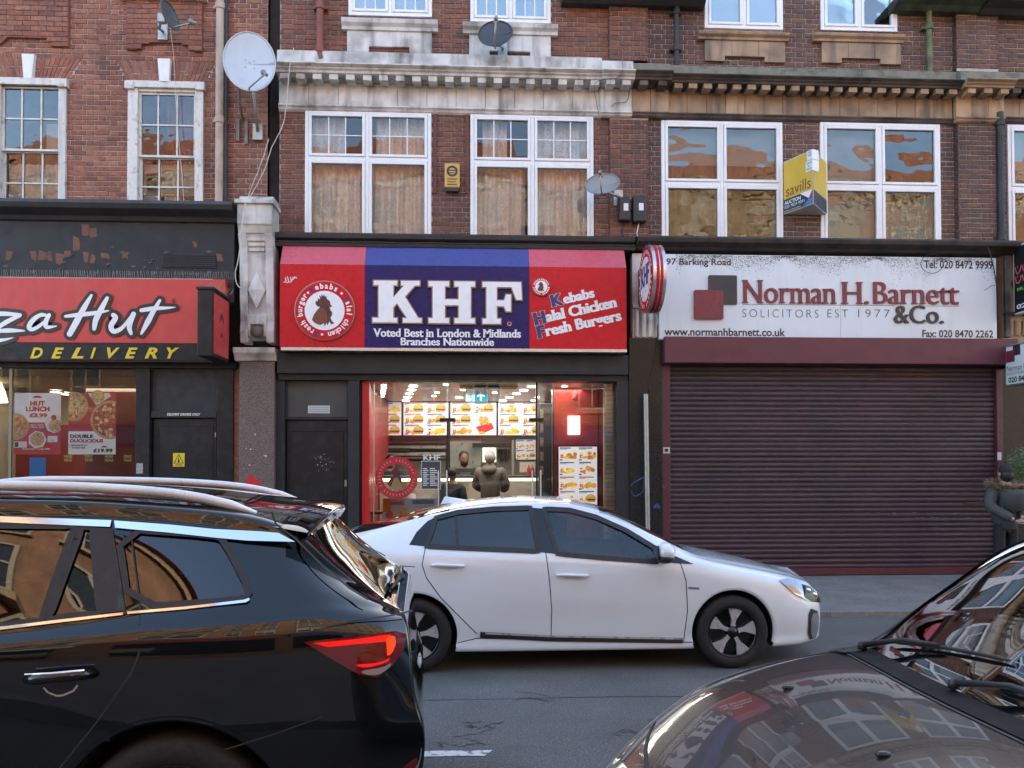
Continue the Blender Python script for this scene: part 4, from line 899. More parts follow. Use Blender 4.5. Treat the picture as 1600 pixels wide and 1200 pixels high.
box('sign_tray', alu, ks, xs[0]+.02, xs[3], YK-.012, D-.05, zb-.05, zb-.004, .004)
# the three big slab letters
def slab(ch, l, t, r, b, polys, depth=.05):
    lt = thing  # letters are parts of the sign
    x0, x1, z0, z1 = RC(l, t, r, b, YK)
    f = lambda q: (x0+(x1-x0)*q[0], z0+(z1-z0)*q[1])
    pts = [f(q) for q in polys]
    o = MB().prism(pts, YK-depth, YK-.002).build('letter', white_letter, ks, bevel=.0)
    cx, cz = sum(p[0] for p in pts)/len(pts), sum(p[1] for p in pts)/len(pts)
    n = len(pts); ar = sum(pts[i][0]*pts[(i+1) % n][1]-pts[(i+1) % n][0]*pts[i][1] for i in range(n)); sg = 1 if ar > 0 else -1
    off = []
    for i in range(n):
        p0, p1, p2 = Vector(pts[i-1]), Vector(pts[i]), Vector(pts[(i+1) % n])
        d1, d2 = (p1-p0).normalized(), (p2-p1).normalized(); n1, n2 = Vector((d1.y, -d1.x))*sg, Vector((d2.y, -d2.x))*sg
        bis = (n1+n2); k = .017/max(.35, (1+n1.dot(n2))/2)/2 if False else .017/max(.5, math.sqrt(max(.02, (1+n1.dot(n2))/2)))
        bis = bis.normalized()*min(k, .03); off.append((p1.x+bis.x, p1.y+bis.y))
    MB().prism(off, YK-depth+.012, YK-.001).build('letter_edge', gold_edge, o)
K = [(0, 0), (.50, 0), (.50, .11), (.42, .11), (.42, .36), (.50, .46), (.70, .11), (.62, .11), (.62, 0), (1, 0), (1, .11), (.93, .11), (.66, .62), (.86, .89), (.96, .89), (.96, 1), (.58, 1), (.58, .89), (.64, .89), (.42, .60), (.42, .89), (.50, .89), (.50, 1), (.02, 1), (.02, .89), (.12, .89), (.12, .11), (0, .11)]
Hh = [(0, 0), (.44, 0), (.44, .12), (.35, .12), (.35, .43), (.65, .43), (.65, .12), (.56, .12), (.56, 0), (1, 0), (1, .12), (.91, .12), (.91, .88), (1, .88), (1, 1), (.56, 1), (.56, .88), (.65, .88), (.65, .57), (.35, .57), (.35, .88), (.44, .88), (.44, 1), (0, 1), (0, .88), (.09, .88), (.09, .12), (0, .12)]
Ff = [(0, 0), (.46, 0), (.46, .12), (.36, .12), (.36, .42), (.55, .42), (.60, .30), (.72, .30), (.72, .70), (.60, .70), (.55, .56), (.36, .56), (.36, .88), (.74, .88), (.86, .58), (1, .58), (.98, 1), (0, 1), (0, .88), (.10, .88), (.10, .12), (0, .12)]
slab('K', 583, 440, 659, 505, K); slab('H', 670, 441, 742, 506, Hh); slab('F', 754, 442, 815, 507, Ff)
sl = dict(weight=.05, serif=.035, bold=.012, sth=.055)
lay_text_px('lettering', 'Voted Best in London & Midlands', 583, 514, 814, 527, YK-.006, white_letter, ks, serif=sl); lay_text_px('lettering', 'Branches Nationwide', 626, 528, 772, 540, YK-.006, white_letter, ks, serif=sl)
cx, cz = P(796, 506, YK); MB().lathe([(.032, 0), (.032, .004)], 18, (cx, YK-.005, cz), (0, 1, 0)).build('registered_mark', sign_red, ks); MB().lathe([(.027, 0), (.031, 0)], 18, (cx, YK-.0065, cz), (0, 1, 0), False).build('registered_ring', white_letter, ks)
# slanted words
def slanted(word, first, l, t, r, b, rot, px0, py0):
    pass
def tilt_text(name, s, x, z, size, ang, mat, Y, weight=True):
    vs, fs = serif_geo(s, .075, .03, .02, 1.0, .055); ca, sa = math.cos(ang), math.sin(ang)
    mb = MB(); mb.add([(x+size*(v[0]*ca-v[1]*sa), Y-(v[2] if len(v) > 2 else 0), z+size*(v[0]*sa+v[1]*ca)) for v in vs], fs); o = mb.build(name, mat, ks)
    return max(v[0] for v in vs)*size
ANG = math.atan2(22, 105)
for wd, (px, py), (ex, ey) in (('Kebabs', (863, 479), (930, 464)), ('Halal Chicken', (836, 507), (965, 479)), ('Fresh Burgers', (841, 528), (972, 500))):
    xa_, za_ = P(px, py, YK); xe_, ze_ = P(ex, ey, YK); ln = math.hypot(xe_-xa_, ze_-za_); an = math.atan2(ze_-za_, xe_-xa_)
    va, _ = serif_geo(wd, .075, .03, .02, 1.0, .055); wid = max(v[0] for v in va)
    size = ln/wid; v0, _ = serif_geo(wd[0], .075, .03, .02, 1.0, .055); w0 = max(v[0] for v in v0)
    outl = [(dx, dz) for dx in (-.006, .006) for dz in (-.006, .006)]
    for dx, dz in outl: tilt_text('initial_outline', wd[0], xa_+dx-size*.02, za_+dz-size*.03, size*1.12, an, white_letter, YK-.004)
    tilt_text('initial', wd[0], xa_-size*.02, za_-size*.03, size*1.12, an, navy_letter, YK-.0085)
    vr, _ = serif_geo(wd[1:], .075, .03, .02, 1.0, .055); rest = max(v[0] for v in vr); s2 = (ln-w0*size*1.1)/rest
    tilt_text('lettering', wd[1:], xa_+w0*size*1.1*math.cos(an), za_+w0*size*1.1*math.sin(an), min(s2, size*1.02), an, white_letter, YK-.006)
# Arabic word at the left
for pts, ws in (([(446, 434), (447, 440), (443, 441)], [1.1, 1.3, .6]), ([(449, 432), (451, 440), (448, 442)], [1, 1.3, .8]), ([(454, 433), (455, 440), (451, 441)], [1, 1.3, .7]), ([(463, 433), (457, 437), (455, 441)], [1, 1.4, 1]), ([(457, 434), (461, 433), (464, 435)], [.8, 1.2, .8])):
    vs, fs = stroke_geo([P(*q, YK) for q in pts], [q/104 for q in ws], 4); MB().add([(x, YK-.005, z) for x, z in vs], fs).build('arabic_stroke', white_letter, ks)
ROOST = [(418,530),(430,495),(455,500),(455,455),(490,470),(475,405),(510,440),(508,395),(535,425),(545,395),(560,430),(580,420),(590,465),(635,500),(645,550),(672,580),(630,590),(640,625),(672,670),(668,710),(645,750),(665,800),(705,830),(655,850),(630,800),(600,870),(590,820),(560,880),(545,830),(500,860),(450,850),(400,820),(370,780),(400,700),(440,640),(490,590),(440,570)]
HACK = [(440,640),(500,605),(545,610),(585,680),(600,780),(585,815),(560,860),(545,825),(500,850),(455,840),(405,812),(380,775),(405,700)]
comb_m = M('dark_rooster_print', (.055, .02, .018), .5, var=.3, scale=40, col2=(.12, .03, .02), mixscale=30); hack_m = M('russet_rooster_print', (.22, .06, .025), .5, var=.4, scale=60, col2=(.10, .03, .02), mixscale=50)
def roundel(parent, cx, cz, Y, r, normal=(0, -1, 0), right=(1, 0, 0), small=False, seg=48):
    n = Vector(normal); u = Vector(right); o = Vector((cx, Y, cz)); up = Vector((0, 0, 1))
    pt = lambda a, b, d: o+u*a+up*b+n*d
    MB().lathe([(r, -.001), (r, .03), (r*.97, .034)], seg, o, n).build('roundel_rim', gold_edge, parent)
    f = MB().lathe([(r*.965, .0), (r*.965, .036)], seg, o, n).build('roundel_face', sign_red, parent); MB().lathe([(r*.655, .0), (r*.655, .0385)], seg, o, n).build('roundel_field', white_letter, parent)
    def poly(pts, mat, d, nm):
        mb = MB(); mb.add([pt((x-557)/455*r, (640-y)/455*r, d) for x, y in pts], [tuple(range(len(pts)))]); ob = mb.build(nm, mat, parent)
        t = bmesh.new(); t.from_mesh(ob.data); bmesh.ops.triangulate(t, faces=t.faces[:]); t.to_mesh(ob.data); t.free()
    poly(ROOST, comb_m, .041, 'rooster'); poly(HACK, hack_m, .043, 'rooster_hackle')
    def arc(s, a0, a1, first):
        for i, ch in enumerate(s):
            if ch == ' ': continue
            vs, fs = text_geo(ch, .035); th = R_(a0+(a1-a0)*(i+.5)/len(s)); ww = max(v[0] for v in vs); sz = r*.255
            mb = MB(); q = []
            for x, y in vs:
                X1, Y1 = (x-ww/2)*sz*.9, y*sz; rr = r*.735+Y1; q.append(pt(rr*math.sin(th)+X1*math.cos(th), rr*math.cos(th)-X1*math.sin(th), .0395))
            mb.add(q, fs).build('roundel_letter', navy_letter if (i == 0 and first) else white_letter, parent)
    if not small:
        arc('Kebabs', -36, 33, True); arc('Halal chicken', 58, 172, True); arc('Fresh burger', 196, 312, True)
        for a in (-43, 44, 186): MB().lathe([(r*.04, .036), (r*.04, .0395)], 12, pt(r*.8*math.sin(R_(a)), r*.8*math.cos(R_(a)), 0), n).build('roundel_dot', white_letter, parent)
    else:
        for i in range(26):
            th = R_(i*13.8)
            if i % 7 == 6: continue
            a = r*.8; c_ = pt(a*math.sin(th), a*math.cos(th), .0375); e1 = u*math.cos(th)-up*math.sin(th); e2 = u*math.sin(th)+up*math.cos(th); s_ = r*.055
            MB().add([c_-e1*s_-e2*s_*1.4, c_+e1*s_-e2*s_*1.4, c_+e1*s_+e2*s_*1.4, c_-e1*s_+e2*s_*1.4], [(0, 1, 2, 3)]).build('roundel_letter', white_letter, parent)
X_, Z_ = P(508, 486, YK); roundel(ks, X_, Z_, YK, (PX(556, 486, YK)-PX(461, 486, YK))/2)
X_, Z_ = P(845.5, 449, YK); roundel(ks, X_, Z_, YK, (PX(860, 449, YK)-PX(831, 449, YK))/2, small=True)

# round projecting sign
pr = thing('projecting_sign', 'round red projecting sign with steel rim and white centre', 'sign', (PX(1022), D-.7, PZ(490)))
yc = D-.75; rr = .475; X_ = PX(1021, 436, yc-rr); Z_ = PZ(437, 1021, yc); th = .185
MB().lathe([(rr, 0), (rr, .045)], 56, (X_, yc, Z_), (1, 0, 0)).build('steel_rim', alu, pr, smooth=True); MB().lathe([(rr-.006, .046), (rr-.006, th-.046)], 56, (X_, yc, Z_), (1, 0, 0)).build('red_band', sign_red, pr, smooth=True); MB().lathe([(rr, th-.045), (rr, th)], 56, (X_, yc, Z_), (1, 0, 0)).build('steel_rim', alu, pr, smooth=True)
MB().lathe([(rr-.004, th/2-.006), (rr+.004, th/2-.006), (rr+.004, th/2+.006), (rr-.004, th/2+.006)], 56, (X_, yc, Z_), (1, 0, 0), False).build('band_ring', alu, pr)
for sgn, xf in ((-1, X_-.001), (1, X_+th+.001)):
    MB().lathe([(rr-.03, 0), (rr-.03, .004)], 48, (xf, yc, Z_), (sgn, 0, 0)).build('face', sign_red, pr); MB().lathe([(rr*.66, 0), (rr*.66, .007)], 48, (xf, yc, Z_), (sgn, 0, 0)).build('face_field', white_letter, pr)
    vs, fs = serif_geo('KHF', .06, .04, .02); a, c = min(v[0] for v in vs), max(v[0] for v in vs)
    sc_ = .52/(c-a); MB().add([(xf+sgn*(.0085+v[2]), yc+sgn*(v[0]-(a+c)/2)*sc_, Z_-.08+v[1]*sc_*1.45) for v in vs], fs).build('lettering', navy_letter, pr)
    for i in range(30):
        t_ = i*2*math.pi/30
        if i % 8 == 7: continue
        c_ = Vector((xf+sgn*.0055, yc+rr*.80*math.sin(t_), Z_+rr*.80*math.cos(t_))); e1 = Vector((0, math.cos(t_), -math.sin(t_)))*.016; e2 = Vector((0, math.sin(t_), math.cos(t_)))*.026
        MB().add([c_-e1-e2, c_+e1-e2, c_+e1+e2, c_-e1+e2], [(0, 1, 2, 3)]).build('rim_letter', white_letter, pr)
box('bracket', black_paint, pr, X_+.06, X_+.12, yc+rr-.03, D-.05, Z_-.03, Z_+.03); box('wall_plate', slate_paint, pr, X_+.02, X_+.16, D-.22, D-.15, Z_-.28, Z_+.28, .01)
MB().tube([(X_+.09, yc, Z_+rr-.01), (X_+.05, yc+.02, Z_+rr+.05), (X_+.16, yc+.25, Z_+rr+.07), (X_+.24, D-.45, Z_+.46), (X_+.22, D-.3, Z_+.3)], .010, 6).build('cable', black_letter, pr, smooth='all')

# ------------------------------------------------------------------ chicken shop front below the sign
z_beam = PZ(587, 710)
xl_, xr_ = PX(438, 620), PX(978, 620)
box('beam', slate_paint, kf, xl_, xr_, D-.20, D+.04, z_beam, PZ(556, 710), .008); box('beam_lip', black_paint, kf, xl_, xr_, D-.14, D+.04, PZ(596, 710), z_beam-.002)
ztop = PZ(597, 770)
ax0, ax1 = PX(447, 700), PX(546, 700)
box('left_stile', slate_paint, kf, PX(433.5, 700), ax0, D-.10, D+.08, 0, z_beam-.08, .005); fp = box('centre_post', slate_paint, kf, ax1, PX(563, 700), D-.12, D+.08, 0, z_beam-.08, .006)
box('post_return', black_paint, kf, PX(563, 700), PX(570, 700), D-.02, D+.10, 0, ztop)
box('red_jamb', M('bright_red_jamb', (.50, .015, .02), .4, var=.05), kf, PX(566.5, 700), PX(577.5, 700), D-.045, D+.14, 0, ztop)
tp = box('transom_panel', M('grey_transom_board', (.055, .055, .053), .6, var=.15, scale=3), kf, ax0, ax1, D-.03, D+.05, PZ(652, 500), PZ(590, 500)); mb = MB(); frame_rect(mb, ax0, ax1, PZ(656, 500), PZ(588, 500), .03, D-.055, D-.029); mb.build('transom_frame', slate_paint, kf, bevel=.004)
x0, x1, z0, z1 = RC(482, 634, 516, 646); lb = box('door_label', M('pale_grey_label', (.50, .52, .52), .5, var=.05), tp, x0, x1, D-.036, D-.031, z0, z1)
for k in range(3): box('label_line', M('label_print', (.30, .32, .32), .6), lb, x0+.02, x1-.02, D-.037, D-.0365, z0+.02+k*.028, z0+.032+k*.028)
box('door_light_stop', black_letter, kf, PX(428, 700), PX(566, 700), D+.085, D+.11, 0, z_beam+.2); kd = box('door', black_paint, kf, ax0+.015, ax1-.015, D-.02, D+.05, PAVZ+.02, PZ(657, 500), .006)  # unseen board added behind this door to block light from the shop
for (t, b) in ((672, 782), (792, 872)):
    x0, x1, z0, z1 = RC(455, t, 537, b); mb = MB(); frame_rect(mb, x0, x1, z0, z1, .018, D-.030, D-.019); mb.build('door_moulding', black_paint, kd, bevel=.004)
box('latch', steel, kd, PX(539, 750), PX(542, 750), D-.032, D-.019, PZ(760, 540), PZ(750, 540))
scr = M('scraped_paint', (.30, .31, .28), .7, var=.3)
for i in range(34):
    a_, d_ = rng.uniform(0, 6.28), .14*math.sqrt(rng.random()); X_, Z_ = P(505, 724); X_ += d_*math.cos(a_)*1.2; Z_ += d_*math.sin(a_); s_ = rng.uniform(.003, .011)
    MB().prism([(X_-s_, Z_), (X_, Z_-s_*.7), (X_+s_*1.5, Z_+s_*.3), (X_+s_*.2, Z_+s_)], D-.0225, D-.019).build('scrape', scr, kd)
rx0 = PX(962, 700)
box('right_stile', slate_paint, kf, rx0, PX(980, 700), D-.14, D+.10, 0, z_beam-.08, .006)
gx0, gx1 = PX(578, 700), rx0
px_ = [583, 700, 838, 952]; names = []
ga = [PX(q, 700, D+.06) for q in (577, 699.5, 838.5, 962)]
for i in range(3):
    o = box('shop_window' if i != 1 else 'glass_door', shop_glass, kf, ga[i]+.004, ga[i+1]-.004, D+.056, D+.064, .13, ztop)
frm = M('dark_aluminium', (.03, .03, .032), .4, metal=.5)
for i, q in enumerate(ga[1:3]): box('mullion', frm, kf, q-.014, q+.014, D+.045, D+.085, .1, ztop if i else PZ(655, 700)); 
X_ = PX(583.5, 700); box('glass_edge', alu, kf, X_-.008, X_+.008, D+.04, D+.06, .1, ztop-.02)
x0, x1, z0, z1 = RC(687, 653, 711, 659); box('door_closer', frm, kf, x0, x1, D+.03, D+.054, z0, z1); x0, x1, z0, z1 = RC(827, 653, 850, 659); box('door_closer', frm, kf, x0, x1, D+.03, D+.054, z0, z1)
for px in (685, 698, 832, 845): MB().tube([(PX(px, 760), D+.02, PZ(735, 700)), (PX(px, 760), D+.02, PZ(800, 700))], .012, 10).build('pull_handle', alu, kf, smooth=True)
box('door_rail', frm, kf, ga[0], ga[3], D+.04, D+.08, .08, .13)
# decals on the glass: roundel ring, letters, opening hours
dec_red = M('red_window_vinyl', (.42, .02, .03), .5, var=.2, scale=8); X_, Z_ = P(619.5, 746.5, D+.05); rr = (PX(653, 746, D+.05)-PX(586, 746, D+.05))/2
rd = thing('window_decal', 'round red rooster decal on the lower left of the chicken shop window', 'decal', (X_, D+.05, Z_-rr))
MB().lathe([(rr*.64, 0), (rr, 0), (rr, .002), (rr*.64, .002)], 48, (X_, D+.053, Z_), (0, -1, 0), False).build('ring', dec_red, rd)
mb = MB(); mb.add([(X_+(x-557)/455*rr, D+.0515, Z_+(640-y)/455*rr) for x, y in ROOST], [tuple(range(len(ROOST)))]); ob = mb.build('rooster', M('maroon_decal', (.09, .015, .02), .5), rd); t_ = bmesh.new(); t_.from_mesh(ob.data); bmesh.ops.triangulate(t_, faces=t_.faces[:]); t_.to_mesh(ob.data); t_.free()
MB().add([(X_-.10, D+.0505, Z_-.17), (X_+.10, D+.0505, Z_-.17), (X_+.02, D+.0505, Z_+.0), (X_-.03, D+.0505, Z_+.0)], [(0, 1, 2, 3)]).build('hackle', M('ochre_decal', (.26, .17, .07), .5, var=.3, scale=60), rd)
for i in range(34):
    if i in (8, 22, 33): continue
    t_ = i*2*math.pi/34; c_ = Vector((X_+rr*.82*math.sin(t_), D+.0502, Z_+rr*.82*math.cos(t_))); e1 = Vector((math.cos(t_), 0, -math.sin(t_)))*.011; e2 = Vector((math.sin(t_), 0, math.cos(t_)))*.02
    MB().add([c_-e1-e2, c_+e1-e2, c_+e1*.4+e2, c_-e1*.9+e2], [(0, 1, 2, 3)]).build('ring_letter', M('pink_vinyl', (.55, .16, .15), .5), rd)
o = lay_text('window_lettering', serif_geo('KHF', .03, .035, 0), RC(661, 711, 688, 719, D+.05), D+.052, white_letter, None); props(o, 'three white serif letters on the glass above the opening hours', 'lettering')
oh = thing('opening_hours', 'framed opening hours table in white vinyl on the chicken shop glass', 'decal', (PX(672, 760), D+.05, PZ(765)))
x0, x1, z0, z1 = RC(658, 720, 689, 765, D+.05); mb = MB(); frame_rect(mb, x0, x1, z0, z1, .012, D+.050, D+.053); mb.build('border', M('grey_vinyl', (.45, .48, .5), .5), oh); box('sheet', M('dark_tint_vinyl', (.05, .055, .065), .4), oh, x0+.012, x1-.012, D+.0515, D+.0535, z0+.012, z1-.012)
for k in range(9):
    z_ = z0+.06+k*.031; box('row_text', white_letter, oh, x0+.03, x0+.09+.02*(k % 2), D+.0495, D+.051, z_, z_+.012); box('row_text', white_letter, oh, x0+.13, x1-.03-.03*(k % 3), D+.0495, D+.051, z_, z_+.012)

# mid pier: black granite below, pale console above, and steel pole
mp = thing('stone_pier', 'black granite pier with pale console between chicken shop and shutter', 'pier', (PX(1005), D, 0))
box('shaft', granite_k, mp, PX(980, 720), PX(1031, 720), D-.17, D+.05, 0, PZ(531, 1005), .006)
x0, x1, z0, z1 = RC(985, 400, 1031, 531); box('console_back', stone_w, mp, x0, x1, D-.14, D+.02, z0+.001, z1, .006)
for k in range(4): xx = x0+.03+k*.105; MB().tube([(xx+.03, D-.15, z0+.02), (xx+.03, D-.17, z0+.3), (xx+.03, D-.15, z0+.42)], .035, 8).build('fluting', stone_w, mp, smooth=True)
box('band', stone_w, mp, x0, x1, D-.19, D-.13, z0+.44, z0+.5, .01)
gr = M('blue_spray_paint', (.018, .09, .22), .6, var=.4, scale=20)
for pts, ws in (([(986, 768), (992, 775), (1004, 768), (1006, 748)], [.8, 1.6, 1.4, .8]), ([(984, 760), (994, 752), (1006, 745)], [1, 2.5, 1.5]), ([(1023, 792), (1027, 790), (1030, 793)], [4, 7, 3]), ([(1036, 760), (1039, 762)], [3, 2.5])):
    Yg = D-.1715 if pts[0][0] < 1031 else D-.152
    vs, fs = stroke_geo([P(*q, Yg) for q in pts], [q/104 for q in ws], 5); MB().add([(x, Yg, z) for x, z in vs], fs).build('graffiti', gr, mp)
pole = thing('steel_pole', 'short galvanised steel pole standing in front of the black granite pier', 'pole', (PX(1011, 860, D-.9), D-.9, PAVZ))
xa_, za_ = P(1009, 617, D-.32); xb_, zb_ = P(1013, 840, D-.32)
MB().tube([(xb_, D-.32, PAVZ), (xa_, D-.32, za_)], .036, 14).build('tube', steel, pole, smooth=True); MB().lathe([(.036, 0), (.038, .004), (.03, .014)], 14, (xa_, D-.32, za_)).build('cap', steel, pole); MB().lathe([(.09, 0), (.09, .012)], 18, (xb_, D-.32, PAVZ)).build('base_plate', steel, pole)
pole.location = (xb_, D-.32, PAVZ)
for c_ in pole.children: c_.matrix_parent_inverse = Matrix.Translation(-Vector(pole.location))

# ------------------------------------------------------------------ solicitors: ledge, sign, shutter
sf = thing('shop_ledge', 'dark weathered moulded ledge above the white solicitors sign', 'ledge', (PX(1300), D, PZ(398)))
x0, x1 = PX(990, 390), PX(1760, 390); z0, z1 = PZ(399, 1290), PZ(382, 1290)
MB().mould([(D+.02, z0), (D-.18, z0), (D-.22, z0+.04), (D-.34, z0+.08), (D-.36, z1-.03), (D-.34, z1), (D+.02, z1+.05)], x0, x1).build('ledge_moulding', M('rusty_black_ledge', (.05, .035, .028), .7, var=.35, scale=6, col2=(.018, .018, .018), mixscale=4, bump=.4), sf, bevel=.008)
bs = thing('fascia_sign', 'white weathered solicitors sign with maroon serif lettering', 'sign', (PX(1293), D-.25, PZ(532)))
YB = D-.26; white_sign = M('weathered_white_sign', (.66, .73, .755), .4, var=.05, scale=2, streak=.22, streakcol=(.40, .44, .43))
x0, x1, z0, z1 = RC(1030, 400, 1557, 532, YB); xs_ = PX(1313, 466, YB)
box('sign_panel', white_sign, bs, x0, xs_-.0015, YB, D-.1, z0, z1, .004); box('sign_panel', white_sign, bs, xs_+.0015, x1, YB, D-.1, z0, z1, .004)
mould_m = M('black_mould_spots', (.05, .055, .05), .9)
mb = MB()
for i in range(6500):
    X_ = rng.uniform(x0+.25, x1-.02); d = abs(rng.gauss(0, 1))*.085*(1+.5*math.sin(X_*5)+.35*math.sin(X_*13+1)); s_ = rng.uniform(.0015, .006)
    if d > .5: continue
    Z_ = z1-.008-d; mb.add([(X_-s_, YB-.0012, Z_), (X_, YB-.0012, Z_-s_*1.3), (X_+s_, YB-.0012, Z_), (X_, YB-.0012, Z_+s_)], [(0, 1, 2, 3)])
props(mb.build('mould_speckle', mould_m, bs), kind='stuff')
mar_l = M('maroon_letter', (.17, .022, .04), .35, var=.05); ink = M('charcoal_letter', (.022, .025, .032), .4, var=.05)
def rounded(l, t, r, b, rad=.02):
    x0, x1, z0, z1 = RC(l, t, r, b, YB); pts = []
    for cx, cz, a0 in ((x1-rad, z1-rad, 0), (x0+rad, z1-rad, 90), (x0+rad, z0+rad, 180), (x1-rad, z0+rad, 270)):
        for k in range(5): a = R_(a0+k*22.5); pts.append((cx+rad*math.cos(a), cz+rad*math.sin(a)))
    return pts
MB().prism(rounded(1106.5, 430.5, 1151, 476), YB-.02, YB-.001).build('logo_square', ink, bs); MB().prism(rounded(1084, 454, 1129, 499), YB-.04, YB-.0015).build('logo_square', mar_l, bs)
sn = dict(weight=.055, serif=.045, bold=-.012, sth=.028)
for wd, l, t, r, b in (('Norman', 1160, 438, 1307, 474), ('H.', 1315, 440.5, 1358, 475), ('Barnett', 1365, 441, 1499, 475)):
    lay_text_px('lettering', wd, l, t, r, b, YB-.022, mar_l, bs, raised=.02, serif=sn)
lay_text_px('lettering', '&Co.', 1397, 477, 1475, 505, YB-.022, ink, bs, raised=.02, serif=dict(weight=.06, serif=.0, bold=-.01))
for wd, l, r in (('SOLICITORS', 1160, 1279), ('EST', 1293, 1325), ('1977', 1341, 1390)): lay_text_px('lettering', wd, l, 483.5, r, 496, YB-.0035, ink, bs, bold=-.018, spacing=1.35)
x0, x1, z0, z1 = RC(1160, 476, 1499, 478, YB); zc = (z0+z1)/2; box('rule', ink, bs, x0, PX(1397, 477, YB), YB-.0015, YB, zc-.003, zc+.003); box('rule', ink, bs, PX(1448, 477, YB), x1, YB-.0015, YB, zc-.003, zc+.003)
for s, l, t, r, b in (('397 Barking Road', 1034, 404, 1142, 417), ('Tel: 020 8472 9999', 1443.5, 407, 1551, 420), ('www.normanhbarnett.co.uk', 1038, 512.5, 1227, 525), ('Fax: 020 8470 2262', 1441, 515.5, 1552, 527.5)): lay_text_px('lettering', s, l, t, r, b, YB-.0035, ink, bs, bold=.022)
# black cable looped over the sign
cb = thing('loose_cable', 'thin black cable looped over the phone number of the white sign', 'cable', (PX(1470), D-.3, PZ(430)))
Yc = YB-.04
lp = [P(1456+17.5*math.cos(a), 412+15*math.sin(a), Yc) for a in [R_(-60+20*i) for i in range(19)]]
MB().tube([(x, Yc-.0006*i, z) for i, (x, z) in enumerate(lp)], .005, 6).build('loop', black_letter, cb, smooth='all')
MB().tube([(*[P(*q, Yc)[0] for _ in (0,)], Yc, P(*q, Yc)[1]) for q in ((1537, 372), (1546, 392), (1553, 420), (1557, 445), (1559, 500))], .009, 6).build('strand', black_letter, cb, smooth='all'); MB().tube([(P(*q, Yc)[0], Yc-.02, P(*q, Yc)[1]) for q in ((1557, 446), (1548, 447), (1537, 454))], .004, 6).build('strand', black_letter, cb, smooth='all')
# shutter
sh = thing('roller_shutter', 'closed maroon slatted roller shutter under the solicitors sign', 'shutter', (PX(1295), D-.1, PAVZ))
x0, x1, z0, z1 = RC(1030, 533, 1567, 573); box('shutter_box', maroon_box, sh, x0, x1, D-.34, D+.02, z0, z1, .012)
zs = z0; gl0, gl1, gr0, gr1 = PX(1031, 730), PX(1044, 730), PX(1548.5, 730), PX(1558, 730)
gl = box('guide_rail', maroon, sh, gl0, gl1, D-.15, D+.02, .05, zs-.002, .005); gr_ = box('guide_rail', maroon, sh, gr0, gr1, D-.15, D+.02, .05, zs-.002, .005)
X_, Z_ = P(1037, 704); box('padlock_plate', chip, gl, X_-.045, X_+.055, D-.156, D-.149, Z_-.045, Z_+.045); box('padlock_plate_hole', black_letter, gl, X_-.025, X_+.03, D-.158, D-.155, Z_-.022, Z_+.025)
X_, Z_ = P(1551, 713); box('padlock_plate', chip, gr_, X_-.03, X_+.03, D-.156, D-.149, Z_-.06, Z_+.06)
zb_ = PAVZ+.11; n = int((zs-zb_)/.0762); pitch = (zs-zb_)/n
prof = [(.0, 0), (-.010, .004), (-.017, .018), (-.019, .036), (-.015, .054), (-.004, .064), (-.010, .069), (-.010, .0745), (0, .0755)]
mb = MB()
k_ = len(prof); vs = [(gl1-.01, y, z) for y, z in prof]+[(gr0+.01, y, z) for y, z in prof]; mb.add(vs, [(i, k_+i, k_+i+1, i+1)[::-1] for i in range(k_-1)])
smesh = mb.mesh('slat', slat_m)
for i in range(n):
    o = link('slat', smesh, sh); o.location = (0, D-.075+rng.uniform(-.004, .004), zb_+i*pitch+rng.uniform(-.0015, .0015)); o.rotation_euler = (rng.uniform(-.05, .05), 0, 0)
o_ = box('bottom_rail', M('dark_maroon_rail', (.085, .014, .022), .5, var=.15), sh, gl1-.01, gr0+.01, D-.10, D-.06, PAVZ+.008, zb_, .006)
X_, Z_ = P(1519, 785); box('lock_slot', black_letter, sh, PX(1499, 785), PX(1531, 785), D-.106, D-.095, Z_-.012, Z_+.012)
box('backing', black_letter, sh, gl0, gr1, D-.03, D-.02, .05, zs)
scf = M('shutter_scuff', (.20, .17, .17), .7, var=.3)
for i in range(26):
    cx, cy = (rng.uniform(1365, 1525), rng.choice((801, 803, 809, 810))) if i < 16 else (rng.uniform(1060, 1540), rng.uniform(620, 890)); X_, Z_ = P(cx, cy, D-.095); a = rng.uniform(.008, .045) if i < 16 else rng.uniform(.004, .012)
    MB().prism([(X_-a, Z_-.002), (X_+a*.6, Z_-.004), (X_+a, Z_+.001), (X_-a*.3, Z_+.004)], D-.0965, D-.094).build('scuff', scf, sh)
# right pier and signs at the right edge
rp = thing('stone_pier', 'tan stone console over dark granite at the right edge', 'pier', (PX(1590), D, 0))
box('shaft', granite_k, rp, PX(1559, 700), PX(1625, 700), D-.10, D+.05, 0, PZ(535, 1590)-.02, .006)
x0, x1, z0, z1 = RC(1558, 402, 1625, 532); box('console_back', stone_t, rp, x0, x1, D-.12, D+.02, z0, z1)
box('console_side', stone_sooty, rp, x0+.01, x0+.09, D-.18, D-.11, z0+.02, z1-.02, .01); xm = x0+.34; zdm = z0+.85; dz_ = .38
MB().add([(xm, D-.13, zdm-dz_), (xm+.22, D-.13, zdm), (xm, D-.13, zdm+dz_), (xm-.22, D-.13, zdm), (xm, D-.19, zdm)], [(0, 1, 4), (1, 2, 4), (2, 3, 4), (3, 0, 4)]).build('diamond', stone_sooty, rp)
for k in range(5): MB().tube([(x0+.1+k*.12, D-.13, z0+.06), (x0+.1+k*.12, D-.15, z0+.28)], .04, 8).build('fluting', stone_t, rp, smooth=True)
box('band', stone_sooty, rp, x0, x1, D-.19, D-.11, z0+.36, z0+.41, .01); box('impost', stone_t, rp, x0-.03, x1, D-.22, D+.02, z0-.09, z0-.002, .01)
